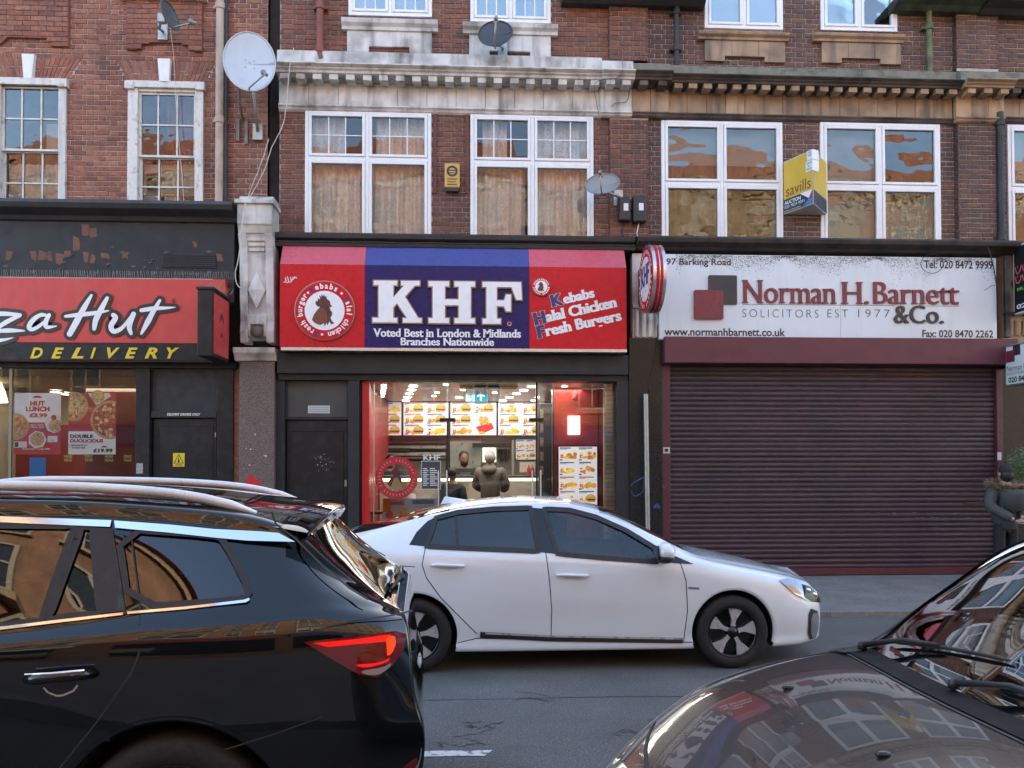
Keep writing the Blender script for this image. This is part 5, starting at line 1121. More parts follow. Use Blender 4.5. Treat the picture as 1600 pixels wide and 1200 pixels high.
box('shop_wall', granite_k, BF, PX(1625, 700), PX(1625, 700)+8, D-.03, D+.05, 0, 3.3)
def side_sign(name, label, pxl, pt, pb, yw, dep, face_m, edge_m, frame=.03):
    """board at right angles to the wall, its face towards -X"""
    X_ = PX(pxl, (pt+pb)/2, yw); z1 = PZ(pt, pxl, yw); z0 = PZ(pb, pxl, yw)
    t = thing(name, label, 'sign', (X_, yw-dep/2, z0)); box('case', edge_m, t, X_, X_+.10, yw-dep, yw, z0, z1, .006)
    box('face', face_m, t, X_-.004, X_+.001, yw-dep+frame, yw-frame, z0+frame, z1-frame); box('bracket', black_paint, t, X_+.03, X_+.07, yw, D-.05, (z0+z1)/2-.02, (z0+z1)/2+.02)
    return t, X_-.0055, yw, dep, z0, z1
cream_e = M('cream_edge', (.6, .58, .5), .5)
t, xf, yw, dep, z0, z1 = side_sign('projecting_sign', 'black projecting sign with coloured Urdu script at the right edge', 1583, 386, 493, D-.16, .95, M('black_sign_face', (.012, .016, .018), .4), cream_e)
greenl = M('green_vinyl', (.16, .5, .05), .5); pinkl = M('pink_red_vinyl', (.6, .12, .13), .5)
def yz_text(s, fy0, fy1, fz0, fz1, mat, bold=.03):
    vs, fs = text_geo(s, bold); a, c = min(v[0] for v in vs), max(v[0] for v in vs); b_, d_ = min(v[1] for v in vs), max(v[1] for v in vs)
    MB().add([(xf-.001, yw-dep*(fy0+(fy1-fy0)*(v[0]-a)/(c-a)), z0+(z1-z0)*(fz0+(fz1-fz0)*(v[1]-b_)/(d_-b_))) for v in vs], fs).build('lettering', mat, t)
def yz_stroke(pts, w, mat):
    vs, fs = stroke_geo([(yw-dep*a, z0+(z1-z0)*b) for a, b in pts], [w]*len(pts), 5); MB().add([(xf-.001, y, z) for y, z in vs], fs).build('script_stroke', mat, t)
for mat_, zc, k0 in ((greenl, .80, .3), (pinkl, .62, .06), (pinkl, .48, .06)):
    for k in range(4):
        a = k0+k*.16; yz_stroke([(a, zc+.06), (a+.03, zc-.02), (a+.08, zc-.03), (a+.12, zc+.02), (a+.13, zc+.06)], .022, mat_); yz_stroke([(a+.05, zc+.06), (a+.06, zc+.065)], .02, mat_)
yz_text('MUSA TRAVEL', .1, .9, .33, .38, greenl); yz_text('TOURS', .3, .7, .25, .3, greenl); yz_text('020 8470', .08, .9, .07, .14, white_letter)
t, xf, yw, dep, z0, z1 = side_sign('projecting_sign', 'small white projecting solicitors sign at the right edge', 1570, 541, 605, D-.30, .85, white_sign, alu)
def yz_rect(fy0, fy1, fz0, fz1, mat, off=.001): MB().box(xf-off-.002, xf, yw-dep*fy1, yw-dep*fy0, z0+(z1-z0)*fz0, z0+(z1-z0)*fz1).build('logo_square', mat, t)
yz_rect(.22, .40, .72, .97, ink); yz_rect(.06, .26, .58, .86, mar_l, .003)
yz_text('Norman H. Barnett', .06, .95, .36, .50, mar_l, 0); yz_text('SOLICITORS EST 1977', .06, .8, .27, .33, ink, 0); yz_text('020 8472 9999', .1, .95, .08, .22, ink)

# ------------------------------------------------------------------ vehicles
def pchip(pts, x):
    p = np.array(sorted(pts), float); X, Yv = p[:, 0], p[:, 1]; h = np.diff(X); d = np.diff(Yv)/h; n = len(X); m = np.zeros(n)
    if n == 2: m[:] = d[0]
    else:
        for i in range(1, n-1):
            if d[i-1]*d[i] > 0:
                w1, w2 = 2*h[i]+h[i-1], h[i]+2*h[i-1]; m[i] = (w1+w2)/(w1/d[i-1]+w2/d[i])
        m[0] = d[0]; m[-1] = d[-1]
    x = np.clip(x, X[0], X[-1]); i = np.clip(np.searchsorted(X, x)-1, 0, n-2); t = (x-X[i])/h[i]
    return (2*t**3-3*t**2+1)*Yv[i]+(t**3-2*t**2+t)*h[i]*m[i]+(-2*t**3+3*t**2)*Yv[i+1]+(t**3-t**2)*h[i]*m[i+1]
def catmull(a, k):
    """a: rows x values -> k samples per span along axis 0"""
    n = len(a); out = []
    for i in range(n-1):
        p0, p1, p2, p3 = a[max(i-1, 0)], a[i], a[i+1], a[min(i+2, n-1)]
        for j in range(k):
            u = j/k; out.append(.5*((2*p1)+(-p0+p2)*u+(2*p0-5*p1+4*p2-p3)*u*u+(-p0+3*p1-3*p2+p3)*u**3))
    out.append(a[-1]); return np.array(out)
def inpoly(x, z, poly):
    c = False; n = len(poly)
    for i in range(n):
        x1, z1 = poly[i]; x2, z2 = poly[(i+1) % n]
        if (z1 > z) != (z2 > z) and x < (x2-x1)*(z-z1)/(z2-z1)+x1: c = not c
    return c
def near_on(poly, x, z):
    best = None
    for i in range(len(poly)):
        a, b = Vector(poly[i]), Vector(poly[(i+1) % len(poly)]); ab = b-a; t = max(0, min(1, (Vector((x, z))-a).dot(ab)/max(ab.length_squared, 1e-9))); q = a+ab*t; d = (q-Vector((x, z))).length
        if best is None or d < best[0]: best = (d, q.x, q.y)
    return best
def dense(poly, step=.03, closed=True):
    out = []; n = len(poly)
    for i in range(n if closed else n-1):
        a, b = poly[i], poly[(i+1) % n]; L_ = math.hypot(b[0]-a[0], b[1]-a[1]); k = max(1, int(L_/step))
        out += [(a[0]+(b[0]-a[0])*j/k, a[1]+(b[1]-a[1])*j/k) for j in range(k)]
    if not closed: out.append(poly[-1])
    return out
def soften(poly, it=2):
    """Chaikin corner cutting"""
    for _ in range(it):
        q = []
        for i in range(len(poly)):
            a, b = poly[i], poly[(i+1) % len(poly)]; q += [(a[0]*.78+b[0]*.22, a[1]*.78+b[1]*.22), (a[0]*.22+b[0]*.78, a[1]*.22+b[1]*.78)]
        poly = q
    return poly
class Car:
    """shell given by longitudinal rows, bottom edge to roof centre; x runs from nose (0) to tail, near side is -y"""
    def __init__(s, rows, xf, xr, nx=210, k=9, bulge=(.10, .06), sm=3):
        t = np.linspace(0, 1, nx); t = t-.55*np.sin(2*np.pi*t)/(2*np.pi)      # closer stations towards both ends
        R = len(rows); A = np.zeros((R, nx, 3))
        for i, (zp, yp) in enumerate(rows):
            x = xf[i]+(xr[i]-xf[i])*t; A[i, :, 0] = x; A[i, :, 1] = pchip(yp, x); A[i, :, 2] = pchip(zp, x)
        G = catmull(A, k)                                     # (R-1)*k+1 rows
        for _ in range(sm):
            H_ = G.copy(); H_[:, 1:-1] = (G[:, :-2]+2*G[:, 1:-1]+G[:, 2:])/4; G = H_
        cf = []; cr = []
        for q in (1, .85, .68, .5, .32, .16, 0)[1:]:
            f = G[:, 0].copy(); f[:, 1] *= q; f[:, 0] -= bulge[0]*(1-q*q); cf.append(f)
            r = G[:, -1].copy(); r[:, 1] *= q; r[:, 0] += bulge[1]*(1-q*q); cr.append(r)
        s.G = np.concatenate([np.stack(cf[::-1], 1), G, np.stack(cr, 1)], 1); s.nf = len(cf); s.k = k; s.R = R; s.side = 0
        s.top_i = (R-4)*k+k//2
    def y_at(s, x, z):
        """half width of the side at (x, z)"""
        G = s.G[:s.top_i+1]; best = None
        cols = G[s.top_i//2, :, 0]; j = int(np.clip(np.searchsorted(cols[s.nf:-s.nf], x)+s.nf, s.nf+1, G.shape[1]-s.nf-1)); u = (x-cols[j-1])/max(1e-6, cols[j]-cols[j-1]); u = min(1.3, max(-.3, u))
        c = G[:, j-1]*(1-u)+G[:, j]*u; zc = c[:, 2]; k0 = int(np.argmin(zc)); zc, yc = zc[k0:], c[k0:, 1]
        return float(np.interp(z, np.maximum.accumulate(zc), yc))
    def z_at(s, x, y):
        G = s.G[s.R and (s.R-6)*s.k:]; cols = G[-1, :, 0]; j = int(np.clip(np.searchsorted(cols, x), 1, G.shape[1]-1)); u = (x-cols[j-1])/max(1e-6, cols[j]-cols[j-1])
        c = G[:, j-1]*(1-u)+G[:, j]*u; o = np.argsort(c[:, 1]); return float(np.interp(abs(y), c[o, 1], c[o, 2]))
    def shell(s, root, paint, cls, polys=(), circles=(), names={}, mats={}):
        """cls(x, y, z, iv) -> part name; polys: (name, outline in x-z); circles: wheel openings (x, z, r)"""
        G = s.G.copy(); nv, nx = G.shape[:2]
        lim = s.top_i+s.k
        for i in range(lim):
            for j in range(s.nf, nx-s.nf):
                x, y, z = G[i, j]; cell = .6*max(abs(G[i, min(j+1, nx-1), 0]-x), abs(G[min(i+1, nv-1), j, 2]-z), .004)
                for (cx, cz, r) in circles:
                    d = math.hypot(x-cx, z-cz)
                    if abs(d-r) < cell and d > 1e-4: x, z = cx+(x-cx)*r/d, cz+(z-cz)*r/d; G[i, j, 0] = x; G[i, j, 2] = z
        parts = {}
        def cat(i, j):
            c = (G[i, j]+G[i+1, j]+G[i, j+1]+G[i+1, j+1])/4
            if i < lim:
                for (cx, cz, r) in circles:
                    if math.hypot(c[0]-cx, c[2]-cz) < r: return None
                for nme, p in polys:
                    if inpoly(c[0], c[2], p): return nme
            return cls(c[0], c[1], c[2], i/s.k)
        C_ = [[cat(i, j) for j in range(nx-1)] for i in range(nv-1)]
        pn = {q for q, _ in polys}; allp = sorted({q for r in C_ for q in r if q} - pn); G0 = s.G
        for nme, p in polys:
            xs_, zs_ = [q[0] for q in p], [q[1] for q in p]; V = {}; F = []
            for i in range(lim):
                for j in range(s.nf, nx-s.nf):
                    c = (G0[i, j]+G0[i+1, j]+G0[i, j+1]+G0[i+1, j+1])/4
                    if not (min(xs_)-.04 < c[0] < max(xs_)+.04 and min(zs_)-.04 < c[2] < max(zs_)+.04): continue
                    if inpoly(c[0], c[2], p) or near_on(p, c[0], c[2])[0] < .022: F.append([V.setdefault(q, len(V)) for q in ((i, j), (i, j+1), (i+1, j+1), (i+1, j))])
            for sd in (-1, 1):
                mb = MB(); mb.add([(G0[q][0], sd*(G0[q][1]-.006), G0[q][2]) for q in V], [tuple(f if sd < 0 else f[::-1]) for f in F]); mb.build(names.get(nme, nme), mats.get(nme, paint), root, smooth='all')
        for nme in allp:
            sides = (0,) if nme in ('body', 'windscreen', 'rear_window', 'sunroof') else (1, -1)
            for sd in sides:
                idx = {}; V = []; F = []
                def vid(i, j, sg):
                    key = (i, j, sg if i < nv-1 and abs(G[i, j, 1]) > 1e-6 else 0)
                    if key not in idx: idx[key] = len(V); V.append((G[i, j, 0], sg*G[i, j, 1], G[i, j, 2]))
                    return idx[key]
                for sg in ((1, -1) if sd == 0 else (sd,)):
                    for i in range(nv-1):
                        for j in range(nx-1):
                            if C_[i][j] != nme: continue
                            q = [vid(i, j, sg), vid(i, j+1, sg), vid(i+1, j+1, sg), vid(i+1, j, sg)]
                            q = [a for n_, a in enumerate(q) if a not in q[:n_]]
                            if len(q) > 2: F.append(tuple(q if sg < 0 else q[::-1]))
                mb = MB(); mb.add(V, F); mb.build(names.get(nme, nme), mats.get(nme, paint), root, smooth='all')
        s.Gs = G
    def ribbon(s, name, pts, w, mat, root, off=.004, closed=True, sides=(-1, 1), th=0.0, step=.03):
        """band of width w laid on the body side along a line given in (x, z)"""
        pts = dense(pts, step, closed); n = len(pts); A = np.array(pts)
        tg = (np.roll(A, -1, 0)-np.roll(A, 1, 0)) if closed else np.gradient(A, axis=0); tg /= np.linalg.norm(tg, axis=1)[:, None]+1e-9; nr = np.stack([-tg[:, 1], tg[:, 0]], 1)
        ws = np.full(n, w) if not hasattr(w, '__len__') else np.interp(np.linspace(0, 1, n), np.linspace(0, 1, len(w)), w)
        for sd in sides:
            rows = []
            for f in (-.5, -.3, 0, .3, .5):
                q = A+nr*(ws*f)[:, None]; o_ = off if f else off+th; rows.append([(x, sd*(s.y_at(x, z)+o_), z) for x, z in q])
            if closed: rows = [r+[r[0]] for r in rows]
            mb = MB(); mb.grid(rows); o = mb.build(name, mat, root, smooth='all')
        return o
    def patch(s, name, poly, mat, root, off=.005, sides=(-1, 1), step=.03, th=.0):
        """filled outline laid on the body side"""
        pts = dense(poly, step); out = []
        for sd in sides:
            bm = bmesh.new(); vs = [bm.verts.new((x, 0, z)) for x, z in pts]; f = bm.faces.new(vs); bmesh.ops.triangulate(bm, faces=[f])
            bmesh.ops.subdivide_edges(bm, edges=[e for e in bm.edges if e.calc_length() > .07], cuts=3, use_grid_fill=False); bmesh.ops.triangulate(bm, faces=bm.faces[:])
            for v in bm.verts: v.co.y = sd*(s.y_at(v.co.x, v.co.z)+off)
            bmesh.ops.recalc_face_normals(bm, faces=bm.faces[:])
            me = bpy.data.meshes.new(name); bm.to_mesh(me); bm.free(); me.materials.append(mat); me.polygons.foreach_set('use_smooth', [True]*len(me.polygons)); o = link(name, me, root)
            if th: m = o.modifiers.new('thick', 'SOLIDIFY'); m.thickness = th; m.offset = 0
            out.append(o)
        return out
    def arch(s, cx, cz, r, root, liner, paint, a0=-15, a1=195, depth=.10):
        for sd in (-1, 1):
            rows = [[], [], [], []]
            for i in range(49):
                a = R_(a0+(a1-a0)*i/48); x, z = cx+r*math.cos(a), cz+r*math.sin(a); y = s.y_at(x, z)
                x2, z2 = cx+(r+.014)*math.cos(a), cz+(r+.014)*math.sin(a)
                rows[0].append((x2, sd*(y+.0015), z2)); rows[1].append((cx+(r-.008)*math.cos(a), sd*(y-.004), cz+(r-.008)*math.sin(a))); rows[2].append((cx+(r-.01)*math.cos(a), sd*(y-.03), cz+(r-.01)*math.sin(a))); rows[3].append((cx+(r-.012)*math.cos(a), sd*(y-.35), cz+(r-.012)*math.sin(a)))
            MB().grid(rows[:3]).build('arch_lip', paint, root, smooth='all')
            q = MB().grid(rows[2:]); q.add([(p[0], p[1], p[2]) for p in rows[3]], [tuple(range(len(rows[3])))]); q.build('wheel_liner', liner, root, smooth='all')
    def glass_polys(s): pass
tyre_m = M('tyre_rubber', (.012, .012, .013), .75, var=.2, scale=30, bump=.2, bumpscale=80)
liner_m = M('wheel_liner_black', (.006, .006, .006), .9, var=0)
trim_k = M('black_plastic_trim', (.014, .014, .015), .55, var=.15, scale=20)
gloss_k = M('gloss_black_trim', (.008, .008, .009), .12, var=0)
chrome = M('chrome', (.75, .75, .76), .08, metal=1.0, var=0)
silver = M('machined_alloy', (.50, .50, .51), .3, metal=.35, var=.05)
seat_m = M('dark_upholstery', (.02, .02, .022), .8, var=.1)
car_glass = glass_mat('car_side_glass', (.62, .67, .68), 1.5, boost=.02); tint_glass = glass_mat('privacy_glass', (.16, .17, .18), 1.5, boost=.03); screen_glass = glass_mat('windscreen_glass', (.42, .47, .46), 1.55, boost=.27)
lamp_clear = M('headlamp_lens', (.35, .37, .40), .06, metal=.6, var=.1, scale=30); lamp_red = M('red_lamp_lens', (.16, .004, .006), .08, var=0, coat=1.0); lamp_lit = M('lit_red_lamp', (.35, .004, .004), .2, emit=(1.0, .012, .010), emits=.13, var=0)
lamp_hot = M('lit_orange_core', (.5, .06, .01), .2, emit=(1.0, .035, .008), emits=.20, var=0)
def wheel(root, x, y, z, r, wid, rim_r, style, sd):
    """tyre, rim and spokes; outer face towards sd*y"""
    t = link('wheel', None, root) if False else None
    w = MB(); hw = wid/2
    prof = [(rim_r, -hw*.85), (rim_r+.02, -hw), (r-.03, -hw*.98), (r-.008, -hw*.8), (r, -hw*.5), (r, hw*.5), (r-.008, hw*.8), (r-.03, hw*.98), (rim_r+.02, hw), (rim_r, hw*.85)]
    w.lathe(prof, 56, (x, y, z), (0, sd, 0), False); wo = w.build('wheel', tyre_m, root, smooth='all')
    b = MB(); b.lathe([(rim_r+.004, hw*.86), (rim_r-.012, hw*.9), (rim_r-.02, hw*.6), (rim_r-.025, -hw*.8)], 56, (x, y, z), (0, sd, 0), False); b.build('rim', silver if style == 'plain' else gloss_k, wo, smooth='all')
    d = MB(); d.lathe([(.001, hw*.45), (rim_r-.02, hw*.35)], 40, (x, y, z), (0, sd, 0), False); d.build('wheel_dish', gloss_k, wo, smooth='all')
    yo = hw*.80
    def P3(a, rad, h): return (x+rad*math.cos(a), y+sd*h, z+rad*math.sin(a))
    for k in range(5):
        a = 2*math.pi*k/5+.25
        if style == 'turbine':
            pts = [(a-.15, .05), (a+.42, .055), (a+.36, rim_r*.5), (a+.50, rim_r*.92), (a+.2, rim_r*.97), (a-.10, rim_r*.95), (a+.0, rim_r*.5)]
        else:
            pts = [(a-.3, .05), (a+.3, .05), (a+.11, rim_r*.5), (a+.13, rim_r*.97), (a-.13, rim_r*.97), (a-.11, rim_r*.5)]
        n_ = len(pts); vs = [P3(q, rr_, yo-(.0 if rr_ > .1 else .0)) for q, rr_ in pts]+[P3(q, rr_, yo-.03) for q, rr_ in pts]
        MB().add(vs, [tuple(range(n_)), tuple(range(2*n_-1, n_-1, -1))]+[(i, (i+1) % n_, n_+(i+1) % n_, n_+i) for i in range(n_)]).build('spoke', silver, wo)
    MB().lathe([(.05, yo-.02), (.05, yo+.004), (.001, yo+.010)], 24, (x, y, z), (0, sd, 0), False).build('hub_cap', gloss_k, wo, smooth='all')
    for k in range(5): a = 2*math.pi*(k+.5)/5; MB().lathe([(.008, yo-.02), (.008, yo+.004), (.001, yo+.006)], 8, P3(a, .045+.012, 0), (0, sd, 0), False).build('wheel_nut', silver, wo)
    return wo
def seats(root, xs_, w, zs=.55, zt=1.18):
    for x in xs_:
        for sd in (-1, 1):
            mb = MB(); mb.box(x-.05, x+.42, sd*w-.22, sd*w+.22, zs-.2, zs); mb.add([(x+.40, sd*w-.22, zs-.05), (x+.52, sd*w-.22, zs-.05), (x+.68, sd*w-.18, zt-.15), (x+.58, sd*w-.18, zt-.15), (x+.40, sd*w+.22, zs-.05), (x+.52, sd*w+.22, zs-.05), (x+.68, sd*w+.18, zt-.15), (x+.58, sd*w+.18, zt-.15)], [(0, 1, 2, 3), (7, 6, 5, 4), (0, 4, 5, 1), (1, 5, 6, 2), (2, 6, 7, 3), (3, 7, 4, 0)])
            mb.build('seat', seat_m, root, bevel=.03); MB().box(x+.60, x+.70, sd*w-.12, sd*w+.12, zt-.10, zt+.07).build('headrest', seat_m, root, bevel=.03)
def arr(v): return [v]*11 if not isinstance(v, list) else v

# ---- white hatchback in the far lane, facing right
FW = P(1140, 993, 6.57)[0]                       # front wheel centre
wc = thing('hatchback_car', 'white five-door hatchback stopped in front of the chicken shop', 'car', (FW+.88, 7.36, 0), rz=math.pi, local=True)
def wpx(px, py, Y=6.72): X_, Z_ = P(px, py, Y); return (FW+.88-X_, Z_)
rows = [
 ([(0, .24), (.5, .20), (2.2, .19), (3.9, .21), (4.4, .30)], [(0, .45), (.4, .60), (2.2, .70), (4.1, .60), (4.4, .45)]),
 ([(0, .22), (.35, .185), (.9, .175), (3.5, .175), (4.05, .23), (4.4, .30)], [(0, .62), (.12, .74), (.4, .84), (.9, .875), (3.5, .875), (4.0, .84), (4.25, .76), (4.4, .64)]),
 ([(0, .31), (.35, .29), (.9, .29), (3.5, .29), (4.05, .36), (4.4, .42)], [(0, .66), (.12, .78), (.4, .862), (.9, .888), (2.2, .880), (3.5, .888), (4.0, .862), (4.25, .79), (4.4, .66)]),
 ([(0, .42), (.4, .43), (.9, .45), (2.2, .44), (3.5, .45), (4.1, .53), (4.42, .60)], [(0, .67), (.12, .79), (.4, .875), (.9, .903), (2.2, .886), (3.5, .905), (4.0, .88), (4.25, .80), (4.42, .68)]),
 ([(0, .54), (.4, .58), (.9, .62), (2.2, .63), (3.5, .68), (4.1, .76), (4.45, .82)], [(0, .65), (.12, .775), (.4, .865), (.9, .905), (2.2, .905), (3.5, .91), (4.0, .875), (4.25, .79), (4.45, .67)]),
 ([(0, .62), (.2, .66), (.5, .72), (.9, .79), (1.3, .83), (2.2, .86), (3.5, .93), (4.1, .97), (4.46, .98)], [(0, .60), (.12, .72), (.4, .835), (.9, .885), (1.3, .895), (2.2, .898), (3.5, .893), (4.0, .855), (4.25, .77), (4.46, .64)]),
 ([(0, .655), (.2, .715), (.5, .79), (.9, .865), (1.3, .935), (2.0, .985), (2.6, 1.015), (3.5, 1.055), (4.1, 1.075), (4.45, 1.05)], [(0, .52), (.12, .64), (.4, .765), (.9, .825), (1.3, .848), (2.2, .855), (3.5, .83), (4.0, .78), (4.25, .70), (4.45, .58)]),
 ([(.02, .67), (.3, .76), (.9, .887), (1.12, .935), (1.5, 1.10), (2.0, 1.295), (2.4, 1.365), (2.9, 1.355), (3.4, 1.285), (3.8, 1.20), (4.1, 1.135), (4.4, 1.075)], [(.02, .42), (.12, .55), (.4, .67), (.9, .735), (1.12, .76), (1.5, .725), (2.0, .665), (2.4, .645), (3.0, .64), (3.5, .655), (4.0, .675), (4.25, .62), (4.4, .52)]),
 ([(.02, .678), (.3, .775), (.9, .905), (1.12, .95), (1.5, 1.125), (1.95, 1.335), (2.3, 1.405), (2.7, 1.41), (3.1, 1.375), (3.5, 1.30), (3.9, 1.20), (4.2, 1.135), (4.4, 1.085)], [(.02, .36), (.12, .47), (.4, .57), (.9, .63), (1.12, .66), (1.5, .64), (2.0, .59), (2.4, .575), (3.0, .57), (3.5, .58), (4.0, .59), (4.25, .54), (4.4, .45)]),
 ([(.01, .682), (.3, .785), (.9, .92), (1.10, .962), (1.5, 1.155), (1.9, 1.345), (2.25, 1.428), (2.65, 1.438), (3.1, 1.405), (3.5, 1.33), (3.9, 1.225), (4.2, 1.15), (4.4, 1.09)], [(.01, .2), (.12, .25), (.4, .31), (.9, .34), (2.4, .31), (3.5, .31), (4.4, .25)]),
 ([(.0, .684), (.3, .79), (.9, .926), (1.08, .965), (1.5, 1.165), (1.9, 1.355), (2.25, 1.437), (2.65, 1.447), (3.1, 1.413), (3.5, 1.337), (3.9, 1.23), (4.2, 1.153), (4.4, 1.092)], [(0, 0), (4.4, 0)])]
white_paint = M('white_car_paint', (.70, .76, .80), .22, var=.03, scale=1.5, coat=1.0, rvar=.03)
car = Car(rows, [.10, .07, .06, .05, .06, .10, .13, .15, .16, .16, .16], [4.40, 4.42, 4.44, 4.45, 4.46, 4.47, 4.46, 4.42, 4.40, 4.39, 4.38], bulge=(.12, .05))
wr_ = [wpx(*q) for q in ((681, 809), (716, 800), (770, 795), (829, 793), (838, 857), (750, 853.5), (668, 850), (676, 828))]
wf_ = [wpx(*q) for q in ((850, 794.5), (890, 796.5), (930, 807), (975, 827), (1014, 851), (1020, 868), (1016, 872.5), (940, 867), (866, 860.5))]
def wcls(x, y, z, iv):
    if iv > 7.15 and 1.16+.10*(y/.7)**2 < x < 1.93+.06*(y/.6)**2: return 'windscreen'
    if iv > 7.6 and 3.30 < x < 4.16: return 'rear_window'
    return 'body'
wa = (.88, .315, .365), (3.58, .315, .365)
car.shell(wc, white_paint, wcls, [('rear_side_window', wr_), ('front_side_window', wf_)], wa, {'rear_side_window': 'side_window', 'front_side_window': 'side_window'}, {'rear_side_window': tint_glass, 'front_side_window': car_glass, 'windscreen': screen_glass, 'rear_window': tint_glass})
for (cx, cz, r) in wa: car.arch(cx, cz, r, wc, liner_m, white_paint)
for p in (wr_, wf_): car.ribbon('window_trim', p, .040, trim_k, wc, .007)
car.patch('pillar_trim', [wpx(*q) for q in ((829.5, 793), (849, 794.5), (866, 861), (838.5, 858))], gloss_k, wc, .003)
car.patch('pillar_trim', [wpx(*q) for q in ((642, 848), (652, 830), (668, 814), (682, 807), (676, 828), (667, 850))], gloss_k, wc, .003)
car.patch('mirror_sail', [wpx(*q) for q in ((1019, 853), (1072, 876), (1022, 873))], trim_k, wc, .004)
X1, Z1 = wpx(712, 806); X2, Z2 = wpx(716, 852); car.ribbon('window_divider', [(X1, Z1), (X2, Z2)], .022, trim_k, wc, .006, closed=False)
gap = M('panel_gap', (.03, .03, .032), .8, var=0)
for ln in ([(666, 851), (661, 880), (668, 900), (690, 930), (745, 986)], [(851, 860), (856, 900), (860, 950), (859, 994)], [(1058, 876), (1066, 905), (1068, 950), (1063, 998)], [(715, 1000), (745, 993), (1063, 999), (1080, 999)]):
    car.ribbon('panel_gap', [wpx(*q, 6.58) for q in ln], .0075, gap, wc, .0012, closed=False)
car.ribbon('door_strip', [wpx(*q, 6.56) for q in ((750, 988), (860, 994), (1062, 997))], [.05, .048, .045], trim_k, wc, .008, closed=False, th=.006); car.ribbon('door_strip_bright', [wpx(*q, 6.56) for q in ((758, 985.5), (860, 990.5), (1060, 994))], .014, silver, wc, .0165, closed=False)
for (l, r, y_) in ((674, 726, 881), (867, 917, 896)):
    x1_, z1_ = wpx(l, y_, 6.55); x2_, z2_ = wpx(r, y_+1, 6.55); car.patch('handle_recess', soften([(x1_-.03, z1_+.012), (x2_+.03, z1_+.012), (x2_+.06, z2_-.032), (x1_-.06, z1_-.032)], 2), M('white_shadowed_cup', (.5, .52, .53), .3, var=0), wc, .0015)
    for sd in (-1, 1):
        yy = sd*(car.y_at((x1_+x2_)/2, z1_)+.028); MB().tube([(x1_+.0, yy*.982, z1_), (x1_-.05, yy, z1_+.004), (x2_+.05, yy, z2_+.004), (x2_, yy*.982, z2_)], [.010, .014, .014, .010], 10).build('door_handle', white_paint, wc, smooth='all')
# lamps, grille, mirrors, aerial, badge
car.patch('headlamp', [wpx(*q, 6.85) for q in ((1195, 897), (1212, 896), (1240, 903), (1258, 918), (1266, 934), (1240, 930), (1215, 917))], lamp_clear, wc, .005)
car.patch('headlamp_bezel', [wpx(*q, 6.85) for q in ((1232, 905), (1246, 909), (1260, 921), (1268, 935), (1246, 931), (1234, 924))], gloss_k, wc, .008)
for (px, py) in ((1241, 915), (1252, 922)):
    x_, z_ = wpx(px, py, 6.85)
    for sd in (-1, 1): MB().sphere((x_, sd*(car.y_at(x_, z_)+.004), z_), .028, .012, .024, 12, 8).build('lamp_projector', chrome, wc, smooth='all')
car.patch('air_curtain', soften([wpx(*q, 6.85) for q in ((1239, 939), (1262, 948), (1258, 985), (1239, 989))], 1), trim_k, wc, .006); car.patch('air_curtain_fin', soften([wpx(*q, 6.85) for q in ((1244, 948), (1261, 950), (1257, 984), (1244, 986))], 1), M('grey_satin_plastic', (.16, .17, .18), .4), wc, .010)
car.patch('tail_lamp', [wpx(*q, 6.8) for q in ((540, 846), (580, 862), (583, 867), (568, 868), (538, 862))], lamp_red, wc, .006)
x_, z_ = wpx(1033, 860, 6.5)
for sd in (-1, 1):
    yy = sd*1.0; m_ = MB().sphere((x_, yy, z_+.0), .085, .11, .085, 18, 12).build('wing_mirror', white_paint, wc, smooth='all'); MB().sphere((x_+.005, yy, z_-.045), .082, .108, .05, 16, 10).build('mirror_base', trim_k, m_, smooth='all'); MB().box(x_+.074, x_+.084, yy-.085, yy+.085, z_-.05, z_+.06).build('mirror_glass', chrome, m_); MB().tube([(x_+.02, sd*.84, z_-.07), (x_+.01, sd*.95, z_-.05)], .025, 8).build('mirror_arm', trim_k, m_)
za = car.z_at(3.22, 0); MB().add([(3.36, 0, za+.048), (3.16, -.022, za), (3.16, .022, za), (3.40, .028, za-.025), (3.40, -.028, za-.025), (3.06, 0, za-.0)], [(0, 1, 5), (0, 5, 2), (0, 2, 3), (0, 3, 4), (0, 4, 1)]).build('roof_aerial', white_paint, wc)
car.patch('fender_badge', [wpx(*q, 6.56) for q in ((1070, 914), (1087, 915), (1087, 918), (1070, 917))], M('blue_grey_badge', (.12, .18, .3), .3), wc, .003, sides=(-1, 1))
MB().box(.045, .055, -.55, .55, .30, .50).build('grille', gloss_k, wc); MB().box(4.50, 4.515, -.26, .26, .62, .73).build('number_plate', M('yellow_plate', (.6, .45, .03), .4), wc)
seats(wc, (1.65, 2.55), .38, .55, 1.2); MB().box(1.25, 1.55, -.70, .70, .78, .93).build('dashboard', seat_m, wc, bevel=.04); MB().lathe([(.17, 0), (.185, .0), (.185, .02), (.17, .02)], 24, (1.68, .36, .92), (.9, 0, .4), False).build('steering_wheel', seat_m, wc); MB().box(.2, 4.2, -.6, .6, .17, .24).build('underbody', liner_m, wc)
for x in (.88, 3.58):
    for sd in (-1, 1): wheel(wc, x, sd*.79, .312, .312, .205, .215, 'turbine', sd)
MB().box(1.30, 1.70, -.45, .1, .965, .985).build('wiper_cowl', trim_k, wc) if False else None

